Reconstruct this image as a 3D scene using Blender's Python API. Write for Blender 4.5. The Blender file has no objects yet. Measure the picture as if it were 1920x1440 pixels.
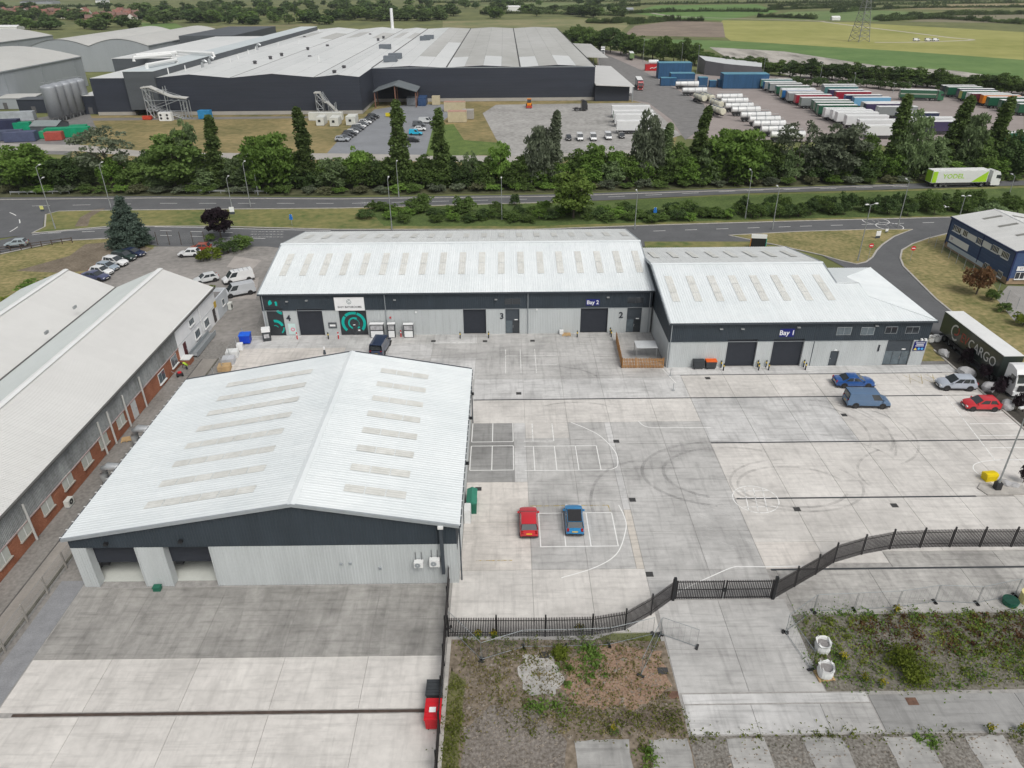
import bpy, bmesh, math, random
import numpy as np
from mathutils import Vector, Matrix
random.seed(7)
RNG = np.random.default_rng(7)
rad = math.radians
scene = bpy.context.scene
COL = scene.collection

# ------------------------------------------------------------------ camera
CAM_H, F_PX = 45.0, 1365.0
PITCH, ROLL, YAW = rad(29.3), rad(-0.4), rad(0.35)
_fw = Vector((math.sin(YAW)*math.cos(PITCH), math.cos(YAW)*math.cos(PITCH), -math.sin(PITCH)))
_r0 = Vector((math.cos(YAW), -math.sin(YAW), 0))
_u0 = _r0.cross(_fw)
_rt = math.cos(ROLL)*_r0 + math.sin(ROLL)*_u0
_up = -math.sin(ROLL)*_r0 + math.cos(ROLL)*_u0
cam_d = bpy.data.cameras.new('camera')
cam_d.sensor_width = 36.0
cam_d.lens = 36.0*F_PX/1920.0
cam_d.clip_start = 0.5
cam_d.clip_end = 30000
cam = bpy.data.objects.new('camera', cam_d)
COL.objects.link(cam)
cam.matrix_world = Matrix(((_rt.x, _up.x, -_fw.x, 0), (_rt.y, _up.y, -_fw.y, 0), (_rt.z, _up.z, -_fw.z, CAM_H), (0, 0, 0, 1)))
scene.camera = cam

# ------------------------------------------------------------------ sky, sun, exposure (flat overcast day)
SUN_EL, SUN_AZ = rad(52), rad(150)      # azimuth clockwise from +Y: from behind the camera, a little to the right
world = bpy.data.worlds.new('World')
scene.world = world
world.use_nodes = True
wn = world.node_tree.nodes
wl = world.node_tree.links
bg = wn['Background']
sky = wn.new('ShaderNodeTexSky')
sky.sky_type = 'NISHITA'
sky.sun_disc = False
sky.sun_elevation = SUN_EL
sky.sun_rotation = SUN_AZ
sky.air_density = 1.0
sky.dust_density = 4.0
sky.ozone_density = 1.0
hs = wn.new('ShaderNodeHueSaturation')
hs.inputs['Saturation'].default_value = 0.22
wl.new(sky.outputs[0], hs.inputs['Color'])
wl.new(hs.outputs[0], bg.inputs['Color'])
bg.inputs['Strength'].default_value = 0.115
sun_d = bpy.data.lights.new('sun', 'SUN')
sun_d.energy = 1.5
sun_d.angle = rad(24)
sun_d.color = (1.0, 0.965, 0.91)
sun = bpy.data.objects.new('sun', sun_d)
COL.objects.link(sun)
_sd = Vector((math.sin(SUN_AZ)*math.cos(SUN_EL), math.cos(SUN_AZ)*math.cos(SUN_EL), math.sin(SUN_EL)))
sun.rotation_euler = _sd.to_track_quat('Z', 'Y').to_euler()
scene.view_settings.view_transform = 'Standard'
scene.view_settings.look = 'None'
scene.view_settings.exposure = 0.08
scene.view_settings.gamma = 1.0
scene.view_settings.use_curve_mapping = False
scene.cycles.max_bounces = 5
scene.cycles.diffuse_bounces = 2
scene.cycles.glossy_bounces = 2
scene.cycles.transmission_bounces = 3
scene.cycles.transparent_max_bounces = 8
scene.cycles.use_denoising = True
scene.cycles.caustics_reflective = False
scene.cycles.caustics_refractive = False

# ------------------------------------------------------------------ surveying helpers (photo position -> point of the place)
def _ray(px, py):
    return _rt*((px-960)/F_PX) + _up*(-(py-720)/F_PX) + _fw
def G(px, py, z=0.0):
    d = _ray(px, py); t = (z-CAM_H)/d.z
    return (d.x*t, d.y*t)
def onY(px, py, Y):
    d = _ray(px, py); t = Y/d.y
    return (d.x*t, CAM_H+d.z*t)
def onX(px, py, X):
    d = _ray(px, py); t = X/d.x
    return (d.y*t, CAM_H+d.z*t)
def proj(x, y, z):
    d = Vector((x, y, z-CAM_H)); w = d.dot(_fw)
    return (960+F_PX*d.dot(_rt)/w, 720-F_PX*d.dot(_up)/w)
def hgt(px, py, ty):
    x, y = G(px, py); lo, hi = 0.0, 80.0
    for _ in range(30):
        m = (lo+hi)/2
        if proj(x, y, m)[1] > ty: lo = m
        else: hi = m
    return lo

# ------------------------------------------------------------------ objects
def tag(o, label=None, cat=None, group=None, kind=None):
    if label: o['label'] = label
    if cat: o['category'] = cat
    if group: o['group'] = group
    if kind: o['kind'] = kind
    return o
def empty(name, loc=(0, 0, 0), rz=0, label=None, cat=None, group=None, parent=None):
    o = bpy.data.objects.new(name, None)
    o.empty_display_size = 0.1
    COL.objects.link(o)
    o.location = loc
    o.rotation_euler = (0, 0, rz)
    if parent: o.parent = parent
    return tag(o, label, cat, group)
def inst(name, me, parent=None, loc=(0, 0, 0), rot=(0, 0, 0), scale=(1, 1, 1), mat=None):
    o = bpy.data.objects.new(name, me)
    COL.objects.link(o)
    o.location = loc; o.rotation_euler = rot; o.scale = scale
    if parent: o.parent = parent
    if mat:
        o.material_slots[0].link = 'OBJECT'
        o.material_slots[0].material = mat
    return o
def copy_tree(o, parent=None):
    c = o.copy(); COL.objects.link(c); c.parent = parent
    for ch in list(o.children): copy_tree(ch, c)
    return c

class MB:
    def __init__(s): s.v = []; s.f = []; s.m = []
    def quad(s, a, b, c, d, m=0):
        n = len(s.v); s.v += [tuple(a), tuple(b), tuple(c), tuple(d)]; s.f.append((n, n+1, n+2, n+3)); s.m.append(m); return s
    def poly(s, pts, m=0):
        n = len(s.v); s.v += [tuple(p) for p in pts]; s.f.append(tuple(range(n, n+len(pts)))); s.m.append(m); return s
    def box(s, x0, x1, y0, y1, z0, z1, m=0, taper=0):
        n = len(s.v); t = taper
        s.v += [(x0, y0, z0), (x1, y0, z0), (x1, y1, z0), (x0, y1, z0), (x0+t, y0+t, z1), (x1-t, y0+t, z1), (x1-t, y1-t, z1), (x0+t, y1-t, z1)]
        for q in ((0, 3, 2, 1), (4, 5, 6, 7), (0, 1, 5, 4), (1, 2, 6, 5), (2, 3, 7, 6), (3, 0, 4, 7)):
            s.f.append(tuple(n+i for i in q)); s.m.append(m)
        return s
    def prism(s, pts, z0, z1, m=0):
        k = len(pts); n = len(s.v)
        s.v += [(p[0], p[1], z0) for p in pts]+[(p[0], p[1], z1) for p in pts]
        s.f.append(tuple(n+i for i in reversed(range(k)))); s.m.append(m)
        s.f.append(tuple(n+k+i for i in range(k))); s.m.append(m)
        for i in range(k):
            j = (i+1) % k
            s.f.append((n+i, n+j, n+k+j, n+k+i)); s.m.append(m)
        return s
    def extr(s, prof, axis, a, b, m=0):
        # closed profile (u,w) swept along 'x' (profile = y,z) or 'y' (profile = x,z)
        k = len(prof); n = len(s.v)
        for t in (a, b):
            for (u, w) in prof: s.v.append((t, u, w) if axis == 'x' else (u, t, w))
        s.f.append(tuple(n+i for i in range(k))); s.m.append(m)
        s.f.append(tuple(n+k+i for i in reversed(range(k)))); s.m.append(m)
        for i in range(k):
            j = (i+1) % k
            s.f.append((n+j, n+i, n+k+i, n+k+j)); s.m.append(m)
        return s
    def tube(s, pts, r, sides=6, m=0, r2=None):
        pts = [Vector(p) for p in pts]; n0 = len(s.v); k = len(pts)
        for i, p in enumerate(pts):
            d = (pts[min(i+1, k-1)]-pts[max(i-1, 0)]).normalized()
            a = d.orthogonal().normalized() if abs(d.z) < .9 else Vector((1, 0, 0)).cross(d).normalized()
            b = d.cross(a)
            rr = r if r2 is None else r+(r2-r)*i/max(1, k-1)
            for j in range(sides):
                t = 2*math.pi*j/sides+math.pi/sides
                q = p+a*(rr*math.cos(t))+b*(rr*math.sin(t)); s.v.append(tuple(q))
        for i in range(k-1):
            for j in range(sides):
                j2 = (j+1) % sides
                s.f.append((n0+i*sides+j, n0+i*sides+j2, n0+(i+1)*sides+j2, n0+(i+1)*sides+j)); s.m.append(m)
        s.f.append(tuple(n0+j for j in reversed(range(sides)))); s.m.append(m)
        s.f.append(tuple(n0+(k-1)*sides+j for j in range(sides))); s.m.append(m)
        return s
    def strip(s, pts, w, z, m=0, closed=False):
        # flat ribbon of width w along a ground polyline
        P = [Vector((p[0], p[1])) for p in pts]; k = len(P); L = []; R = []
        for i in range(k):
            a = P[(i-1) % k] if (i or closed) else P[i]; b = P[(i+1) % k] if (i < k-1 or closed) else P[i]
            d = (b-a).normalized(); nrm = Vector((-d.y, d.x))*(w/2)
            L.append(P[i]+nrm); R.append(P[i]-nrm)
        for i in range(k if closed else k-1):
            j = (i+1) % k
            s.quad((R[i].x, R[i].y, z), (R[j].x, R[j].y, z), (L[j].x, L[j].y, z), (L[i].x, L[i].y, z), m)
        return s
    def kerb(s, pts, w, z0, z1, m=0):
        P = [Vector((p[0], p[1])) for p in pts]; k = len(P); L = []; R = []
        for i in range(k):
            a = P[i-1] if i else P[i]; b = P[i+1] if i < k-1 else P[i]
            d = (b-a).normalized(); nrm = Vector((-d.y, d.x))*(w/2)
            L.append(P[i]+nrm); R.append(P[i]-nrm)
        for i in range(k-1):
            s.prism([R[i], R[i+1], L[i+1], L[i]], z0, z1, m)
        return s
    def mesh(s, name, mats=()):
        me = bpy.data.meshes.new(name)
        me.from_pydata(s.v, [], s.f)
        for mm in (mats if isinstance(mats, (list, tuple)) else [mats]): me.materials.append(mm)
        me.polygons.foreach_set('material_index', s.m)
        me.update()
        return me
    def build(s, name, mats, parent=None, loc=(0, 0, 0), rot=(0, 0, 0), smooth=False, recalc=True):
        me = s.mesh(name, mats)
        if recalc:
            bm = bmesh.new(); bm.from_mesh(me); bmesh.ops.recalc_face_normals(bm, faces=bm.faces); bm.to_mesh(me); bm.free()
        if smooth: me.polygons.foreach_set('use_smooth', [True]*len(me.polygons))
        return inst(name, me, parent, loc, rot)

def spline(pts, n=6):
    P = [Vector((p[0], p[1])) for p in pts]; out = []
    for i in range(len(P)-1):
        p0 = P[max(i-1, 0)]; p1 = P[i]; p2 = P[i+1]; p3 = P[min(i+2, len(P)-1)]
        for j in range(n):
            t = j/n
            out.append(0.5*((2*p1)+(p2-p0)*t+(2*p0-5*p1+4*p2-p3)*t*t+(3*p1-p0-3*p2+p3)*t*t*t))
    out.append(P[-1])
    return [(p.x, p.y) for p in out]
def GP(*pts): return [G(*p) for p in pts]

# ------------------------------------------------------------------ materials
MATS = {}
def mat(name, col, rough=.8, var=.12, scale=1.0, col2=None, metal=0.0, rnd=0.0, stretch=(1, 1, 1), coord='world', bump=0.0, fine=0.5, emit=None, spec=.4, detail=5, bias=(.35, .65)):
    if name in MATS: return MATS[name]
    m = bpy.data.materials.new(name); m.use_nodes = True; MATS[name] = m
    nt = m.node_tree; N = nt.nodes; L = nt.links
    b = N['Principled BSDF']; b.inputs['Roughness'].default_value = rough; b.inputs['Metallic'].default_value = metal
    b.inputs['Specular IOR Level'].default_value = spec
    c1 = tuple(max(0, c*(1-var)) for c in col); c2 = col2 or tuple(min(1, c*(1+var)) for c in col)
    if var == 0 and not col2 and not rnd:
        b.inputs['Base Color'].default_value = (*col, 1)
    else:
        if coord == 'world':
            g = N.new('ShaderNodeNewGeometry'); src = g.outputs['Position']
        else:
            g = N.new('ShaderNodeTexCoord'); src = g.outputs['Object']
        mp = N.new('ShaderNodeMapping'); mp.inputs['Scale'].default_value = stretch; L.new(src, mp.inputs['Vector'])
        n1 = N.new('ShaderNodeTexNoise'); n1.inputs['Scale'].default_value = scale; n1.inputs['Detail'].default_value = detail; n1.inputs['Roughness'].default_value = .62
        L.new(mp.outputs[0], n1.inputs['Vector'])
        n2 = N.new('ShaderNodeTexNoise'); n2.inputs['Scale'].default_value = scale*9; n2.inputs['Detail'].default_value = 3
        L.new(src, n2.inputs['Vector'])
        mx = N.new('ShaderNodeMix'); mx.inputs['Factor'].default_value = fine*.5
        L.new(n1.outputs['Fac'], mx.inputs['A']); L.new(n2.outputs['Fac'], mx.inputs['B'])
        mr = N.new('ShaderNodeMapRange'); mr.inputs['From Min'].default_value = bias[0]; mr.inputs['From Max'].default_value = bias[1]
        L.new(mx.outputs['Result'], mr.inputs['Value'])
        cm = N.new('ShaderNodeMix'); cm.data_type = 'RGBA'
        cm.inputs[6].default_value = (*c1, 1); cm.inputs[7].default_value = (*c2, 1)
        L.new(mr.outputs[0], cm.inputs[0])
        out = cm.outputs[2]
        if rnd:
            oi = N.new('ShaderNodeObjectInfo')
            ml = N.new('ShaderNodeMapRange'); ml.inputs['To Min'].default_value = 1-rnd; ml.inputs['To Max'].default_value = 1+rnd
            L.new(oi.outputs['Random'], ml.inputs['Value'])
            vm = N.new('ShaderNodeVectorMath'); vm.operation = 'SCALE'
            L.new(out, vm.inputs[0]); L.new(ml.outputs[0], vm.inputs['Scale']); out = vm.outputs[0]
        L.new(out, b.inputs['Base Color'])
        if bump:
            bp = N.new('ShaderNodeBump'); bp.inputs['Strength'].default_value = bump; bp.inputs['Distance'].default_value = .05
            L.new(mx.outputs['Result'], bp.inputs['Height']); L.new(bp.outputs[0], b.inputs['Normal'])
    if emit:
        b.inputs['Emission Color'].default_value = (*emit[0], 1); b.inputs['Emission Strength'].default_value = emit[1]
    return m
def leafmat(name, c1, c2, rnd=.25, scale=.35):
    if name in MATS: return MATS[name]
    m = mat(name, c1, rough=.75, col2=c2, var=.35, scale=scale, rnd=rnd, coord='world', fine=1.0, spec=.15, bias=(.3, .7))
    nt = m.node_tree; N = nt.nodes; L = nt.links
    b = N['Principled BSDF']; src = b.inputs['Base Color'].links[0].from_socket
    tr = N.new('ShaderNodeBsdfTranslucent'); L.new(src, tr.inputs['Color'])
    ms = N.new('ShaderNodeMixShader'); ms.inputs[0].default_value = .42
    L.new(b.outputs[0], ms.inputs[1]); L.new(tr.outputs[0], ms.inputs[2])
    L.new(ms.outputs[0], N['Material Output'].inputs['Surface'])
    return m
def fademat(name, col, alpha=.5, scale=1.5, rough=.9, stretch=(1, 1, 1), lo=.35, hi=.65):
    # worn paint / rubber marks: broken coverage over the surface below
    if name in MATS: return MATS[name]
    m = mat(name, col, rough=rough, var=.1, scale=2)
    nt = m.node_tree; N = nt.nodes; L = nt.links; b = N['Principled BSDF']
    g = N.new('ShaderNodeNewGeometry'); mp = N.new('ShaderNodeMapping'); mp.inputs['Scale'].default_value = stretch
    L.new(g.outputs['Position'], mp.inputs['Vector'])
    n = N.new('ShaderNodeTexNoise'); n.inputs['Scale'].default_value = scale; n.inputs['Detail'].default_value = 6; n.inputs['Roughness'].default_value = .7
    L.new(mp.outputs[0], n.inputs['Vector'])
    mr = N.new('ShaderNodeMapRange'); mr.inputs['From Min'].default_value = lo; mr.inputs['From Max'].default_value = hi; mr.inputs['To Max'].default_value = alpha
    L.new(n.outputs['Fac'], mr.inputs['Value']); L.new(mr.outputs[0], b.inputs['Alpha'])
    return m

white_paint = mat('white_paint', (.78, .78, .76), .7, .08, 2)
worn_white = fademat('worn_white', (.78, .78, .76), 1.0, 2.2, lo=.22, hi=.5)
# ================================================================== GROUND, ROADS, FIELDS
def sheet(name, pts, z, m, kind='structure', parent=None, label=None, thick=0.0):
    mb = MB()
    if thick: mb.prism(pts, z-thick, z)
    else: mb.poly([(p[0], p[1], z) for p in pts])
    o = mb.build(name, m, parent)
    me = o.data
    bm = bmesh.new(); bm.from_mesh(me); bmesh.ops.triangulate(bm, faces=[f for f in bm.faces if len(f.verts) > 4]); 
    bm.to_mesh(me); bm.free()
    if not thick:
        if me.polygons and me.polygons[0].normal.z < 0: me.flip_normals()
    if not parent: tag(o, label, None, None, kind)
    return o
grass_far = mat('meadow', (.105, .135, .045), .95, .3, .012, col2=(.20, .21, .075), fine=.8)
grass_n = mat('verge_grass', (.105, .165, .04), .95, .3, .07, col2=(.27, .235, .095), fine=.9)
grass_dry = mat('dry_grass', (.14, .165, .045), .95, .3, .14, col2=(.36, .29, .14), fine=1.0)
grass_lush = mat('lush_grass', (.085, .15, .03), .95, .3, .3, col2=(.15, .21, .05), fine=1.0)
asphalt = mat('asphalt', (.115, .118, .122), .9, .14, .25, fine=.7)
asphalt_l = mat('old_asphalt', (.19, .185, .18), .92, .25, .35, fine=.9)
asphalt_pk = mat('pinkish_tarmac', (.30, .262, .245), .92, .14, .06, fine=.6)
gravel_l = mat('pale_gravel', (.33, .32, .30), .95, .3, .08, col2=(.43, .42, .40), fine=1.0)
soil = mat('bare_soil', (.15, .12, .085), .95, .3, .3, col2=(.24, .2, .15), fine=1.0)
mud = mat('river_mud', (.20, .18, .15), .6, .25, .09, col2=(.47, .44, .39), stretch=(1, .22, 1), fine=.5, bump=.5, bias=(.38, .56))
pave = mat('pavement_slabs', (.30, .29, .275), .9, .15, .6, fine=.9)
kerbm = mat('kerb_stone', (.42, .40, .37), .85, .2, 1.2)

ground = sheet('ground', [(-9000, -300), (9000, -300), (9000, 12000), (-9000, 12000)], -.12, grass_far)

# far fields
def field(name, px, c1, c2, z=-.10, sc=.02):
    return sheet(name, GP(*px), z, mat('field_%d' % len(MATS), c1, .95, .2, sc, col2=c2, fine=.6))
field('field', [(1355, 38), (1600, 42), (1920, 60), (1920, 112), (1700, 96), (1500, 84), (1370, 76), (1340, 55)], (.28, .30, .07), (.37, .35, .12), -.10, .012)
field('field', [(1360, 76), (1500, 84), (1700, 96), (1920, 112), (1920, 162), (1700, 138), (1500, 104), (1250, 88), (1170, 72)], (.095, .19, .045), (.15, .235, .07), -.098, .03)
field('field', [(1170, 66), (1190, 48), (1270, 38), (1355, 42), (1360, 70), (1280, 68)], (.21, .165, .13), (.29, .235, .18), -.096, .03)
field('field', [(1180, 24), (1230, 10), (1420, 8), (1460, 22), (1350, 38), (1270, 36)], (.10, .20, .04), (.14, .24, .06), -.09)
field('field', [(1420, 34), (1480, 22), (1640, 19), (1760, 24), (1760, 32), (1640, 40)], (.12, .20, .055), (.17, .23, .08), -.092)
field('field', [(1700, 40), (1800, 26), (1920, 22), (1920, 44)], (.20, .185, .115), (.25, .225, .145), -.094)
field('field', [(1640, 16), (1800, 6), (1920, 3), (1920, 12), (1780, 18)], (.28, .24, .12), (.33, .28, .16), -.088)
field('field', [(830, 52), (830, 40), (1000, 36), (1160, 36), (1180, 46), (1160, 62), (1060, 50)], (.16, .20, .07), (.30, .26, .14), -.096)
field('field', [(1150, 20), (1180, 6), (1000, 5), (900, 9), (930, 16)], (.13, .19, .06), (.19, .22, .09), -.09)
field('field', [(0, 18), (0, 4), (90, 3), (190, 6), (180, 14)], (.12, .18, .055), (.2, .2, .1), -.09)
field('field', [(270, 52), (260, 42), (330, 44), (350, 54), (300, 56)], (.11, .21, .045), (.15, .22, .06), -.09)
field('field', [(150, 70), (170, 64), (420, 48), (600, 45), (560, 58), (420, 62)], (.15, .18, .06), (.26, .22, .12), -.092)

# river and its mud bank
sheet('river', GP((1330, 88), (1470, 96), (1640, 122), (1790, 132), (1920, 150), (1920, 190), (1700, 178), (1520, 150), (1380, 118)), -.085, mud)
track_m = mat('chalk_track', (.46, .43, .36), .95, .15, .2)
tr = MB()
tr.strip(spline(GP((1540, 40), (1600, 48), (1700, 60), (1780, 70), (1822, 74), (1800, 76), (1700, 79), (1640, 79))), 4.5, -.08)
tr.build('track', track_m)['kind'] = 'structure'
tr = MB(); tr.strip(spline(GP((1220, 24), (1260, 30), (1320, 33), (1400, 35), (1500, 38), (1545, 40))), 7, -.079)
tr.build('track', mat('lane', (.36, .33, .28), .95, .15, .1))['kind'] = 'structure'

# factory ground
factory_gd = sheet('factory_yard', GP((165, 216), (640, 214), (690, 205), (730, 188), (1300, 170), (1240, 340), (600, 330), (200, 330), (100, 275), (160, 240)), -.09, mat('rough_grass', (.16, .16, .055), .95, .3, .05, col2=(.33, .255, .12), fine=.8))
sheet('factory_apron', GP((0, 232), (165, 205), (180, 240), (130, 290), (0, 285)), -.075, asphalt_l)
sheet('service_lane', GP((165, 221), (420, 219), (640, 217), (640, 220), (420, 223), (165, 226)), -.07, mat('lane_grey', (.2, .19, .18), .95, .2, .1))
sheet('car_park', GP((612, 288), (650, 245), (690, 215), (702, 205), (760, 196), (872, 195), (812, 240), (800, 292)), -.062, mat('grey_tarmac', (.225, .235, .25), .9, .12, .1))
sheet('gravel_lot', GP((905, 212), (930, 196), (1215, 192), (1260, 212), (1285, 250), (1190, 282), (960, 300), (930, 260)), -.066, gravel_l)
sheet('perimeter_track', GP((0, 268), (160, 272), (300, 286), (612, 287), (800, 290), (960, 292), (1240, 278), (1240, 288), (960, 304), (800, 302), (600, 299), (300, 297), (150, 283), (0, 282)), -.058, mat('pale_track', (.38, .36, .33), .95, .12, .15))
sheet('lawn', GP((798, 292), (812, 236), (850, 232), (870, 262), (945, 268), (930, 290)), -.054, grass_lush)
sheet('truck_park', GP((1130, 175), (1120, 120), (1120, 92), (1180, 98), (1260, 138), (1400, 140), (1580, 146), (1690, 150), (1920, 170), (1920, 262), (1700, 275), (1450, 262), (1285, 260), (1215, 195)), -.05, asphalt_pk)
sheet('works_road', GP((1120, 95), (1200, 130), (1320, 195), (1330, 230), (1285, 262), (1260, 225), (1215, 192), (1130, 178)), -.046, asphalt_l)

# ---- public roads
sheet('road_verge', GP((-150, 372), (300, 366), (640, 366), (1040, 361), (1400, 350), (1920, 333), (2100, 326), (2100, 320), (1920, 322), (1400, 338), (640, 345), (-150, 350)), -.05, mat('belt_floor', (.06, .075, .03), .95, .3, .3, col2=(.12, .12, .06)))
up_road = sheet('main_road', GP((-200, 368), (0, 370), (300, 367), (640, 370), (1040, 364), (1400, 352.5), (1700, 344), (1920, 338), (2150, 332), (2150, 340), (1920, 347), (1700, 354), (1400, 362), (1140, 375), (1040, 378), (640, 389), (300, 392), (150, 394), (85, 400), (80, 425), (52, 440), (-200, 470)), -.03, asphalt)
low_road = sheet('service_road', GP((-200, 490), (0, 450), (60, 437), (207, 424), (300, 423), (500, 428), (633, 430), (1000, 430), (1221, 422), (1500, 414), (1782, 407), (2000, 402), (2000, 412), (1800, 426), (1775, 437), (1739, 446), (1711, 456), (1690, 469), (1687, 484), (1693, 499), (1711, 517), (1754, 560), (1781, 582), (1850, 640), (2000, 760), (2000, 870), (1830, 690), (1740, 628), (1640, 530), (1540, 478), (1450, 458), (1210, 462), (1000, 465), (530, 467), (300, 462), (217, 445), (120, 450), (0, 474), (-200, 510)), -.034, asphalt)
sheet('grass_island', GP((1366, 441), (1500, 434), (1640, 430), (1711, 430), (1677, 443), (1655, 458), (1644, 469), (1636, 482), (1624, 491), (1606, 495), (1575, 488), (1540, 478), (1450, 458)), .02, grass_dry)
sheet('grass_island', GP((60, 437), (207, 424), (400, 424), (633, 430), (1000, 430), (1221, 422), (1500, 414), (1782, 407), (2000, 402), (2000, 346), (1700, 356), (1400, 364), (1140, 377), (1040, 380), (640, 391), (300, 394), (170, 395), (110, 396), (86, 402), (84, 425)), .02, grass_n)
sheet('scrub_ground', GP((690, 392), (900, 384), (1040, 381), (1400, 366), (1700, 358), (2000, 350), (2000, 399), (1782, 404), (1500, 410), (1221, 417), (1000, 424), (720, 424)), .03, mat('scrub_floor', (.055, .095, .022), .95, .3, .25, col2=(.12, .17, .045), fine=1.0))
sheet('desire_path', GP((140, 425), (150, 408), (177, 393), (197, 391), (170, 407), (165, 424)), .03, soil)
sheet('grass_bank', GP((-200, 520), (0, 478), (130, 452), (217, 447), (290, 465), (215, 500), (120, 520), (0, 590), (-200, 680)), .02, grass_dry)
sheet('bare_earth', GP((30, 508), (130, 480), (160, 458), (225, 452), (285, 466), (214, 502), (120, 512)), .03, soil)
sheet('grass_plot', GP((1775, 439), (1739, 448), (1711, 458), (1692, 470), (1689, 484), (1695, 499), (1713, 517), (1756, 560), (1783, 582), (1852, 640), (2000, 762), (2000, 640), (1880, 560), (1860, 530), (1770, 470)), .02, grass_dry)
sheet('grass_strip', GP((1208, 453), (1420, 453), (1450, 462), (1390, 464), (1210, 466)), .02, grass_n)
sheet('concrete_forecourt', GP((1868, 560), (1890, 536), (2000, 540), (2000, 640), (1900, 600)), .03, pave)
# kerbs
for px in ([(1366, 441), (1500, 434), (1640, 430), (1711, 430), (1677, 443), (1655, 458), (1644, 469), (1636, 482), (1624, 491), (1606, 495), (1575, 488), (1540, 478), (1450, 458), (1366, 441)],
           [(1800, 433), (1775, 438), (1739, 447), (1711, 457), (1691, 469), (1688, 484), (1694, 499), (1712, 517), (1755, 560), (1782, 582), (1851, 640), (2000, 761)],
           [(60, 437), (207, 424), (400, 424), (633, 430), (1000, 430), (1221, 422), (1500, 414), (1782, 407)],
           [(-150, 505), (0, 476), (120, 451), (217, 446)],
           [(60, 437), (84, 425), (86, 402), (110, 396), (170, 394.5), (300, 393), (640, 390), (1040, 379)],
           [(0, 374), (300, 371), (640, 373), (1040, 368), (1400, 356), (1700, 347)]):
    k = MB(); k.kerb(GP(*px), .3, -.05, .05); k.build('kerb', kerbm)['kind'] = 'structure'
# carriageway paint: children of the roads
def paint(parent, pts, w, z, m=None, name='road_marking'):
    mb = MB(); mb.strip(pts, w, z); return mb.build(name, m or white_paint, parent, recalc=False)
def dashes(parent, a, b, on, off, w, z):
    a = Vector(G(*a)); b = Vector(G(*b)); d = (b-a); L = d.length; d.normalize(); t = 0
    while t+on < L:
        p = a+d*t; q = a+d*(t+on); paint(parent, [p, q], w, z); t += on+off
for a, b in (((60, 386), (300, 381)), ((300, 381), (660, 381)), ((660, 381), (1040, 372)), ((1140, 369), (1400, 357)), ((1400, 357), (1720, 349))):
    dashes(up_road, a, b, 4, 5, .16, -.02)
for a, b in (((90, 437), (210, 432)), ((1225, 433), (1500, 424)), ((1500, 424), (1780, 416)), ((300, 441), (500, 447)), ((300, 432), (480, 437))):
    dashes(low_road, a, b, 2.5, 4, .16, -.02)
paint(low_road, GP((290, 425), (400, 427), (500, 430), (620, 432)), .18, -.02)
paint(low_road, GP((60, 440), (120, 433), (205, 427)), .18, -.02)
for i in range(4):
    paint(up_road, spline(GP((-20+i*0, 392), (10, 396), (30, 404), (37, 415), (33, 425), (12, 438)))[i*8:i*8+5], .2, -.02)
faint_white = fademat('faint_white', (.75, .75, .73), .55, 1.6, lo=.3, hi=.6)
# slow/keep-clear style worn lettering blocks on the carriageways
for (px, py) in ((690, 379), (690, 384)):
    for k in range(7):
        paint(up_road, GP((px-14+k*6, py), (px-10+k*6, py)), .35, -.02, faint_white)
for r in range(3):
    for k in range(9):
        paint(low_road, GP((470+k*7, 434+r*5), (475+k*7, 434+r*5)), .4, -.02, faint_white)
for (px, py) in ((1642, 414), (1668, 424)):
    c = G(px, py); paint(low_road, [(c[0]+2.6*math.cos(t*.35), c[1]+2.6*math.sin(t*.35)) for t in range(19)], .16, -.02, worn_white)
    for k in range(2): paint(low_road, [(c[0]-.5+k*1.0, c[1]-.8), (c[0]-.5+k*1.0, c[1]+.9)], .16, -.019, faint_white)
# ================================================================== THE CONCRETE YARD
def conc(name, c, rnd=.035, st=(1, 1, 1), var=.12, sm=1.0):
    m = mat(name, c, .88, var, .22, rnd=rnd, stretch=st, fine=.75, bump=.03, detail=5, bias=(.36, .64))
    # rubbed-in dirt: stretched dark smears over the cast slab
    nt = m.node_tree; N = nt.nodes; L = nt.links; b = N['Principled BSDF']
    src = b.inputs['Base Color'].links[0].from_socket
    g = N.new('ShaderNodeNewGeometry'); out = src
    for sc, stv, amt, lo in ((1.5, (.12, 1.5, 1), .15, .50), (1.2, (1.4, .13, 1), .13, .51), (.14, (1, 1, 1), .17, .46), (5.5, (1, 1, 1), .12, .60)):
        mp = N.new('ShaderNodeMapping'); mp.inputs['Scale'].default_value = stv; mp.inputs['Rotation'].default_value = (0, 0, .12*sc); L.new(g.outputs['Position'], mp.inputs['Vector'])
        n = N.new('ShaderNodeTexNoise'); n.inputs['Scale'].default_value = sc; n.inputs['Detail'].default_value = 3; n.inputs['Roughness'].default_value = .68
        L.new(mp.outputs[0], n.inputs['Vector'])
        mr = N.new('ShaderNodeMapRange'); mr.inputs['From Min'].default_value = lo; mr.inputs['From Max'].default_value = lo+.16; mr.inputs['To Min'].default_value = 1; mr.inputs['To Max'].default_value = 1-amt*1.3*sm
        L.new(n.outputs['Fac'], mr.inputs['Value'])
        vm = N.new('ShaderNodeVectorMath'); vm.operation = 'SCALE'; L.new(out, vm.inputs[0]); L.new(mr.outputs[0], vm.inputs['Scale']); out = vm.outputs[0]
    L.new(out, b.inputs['Base Color'])
    return m
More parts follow.
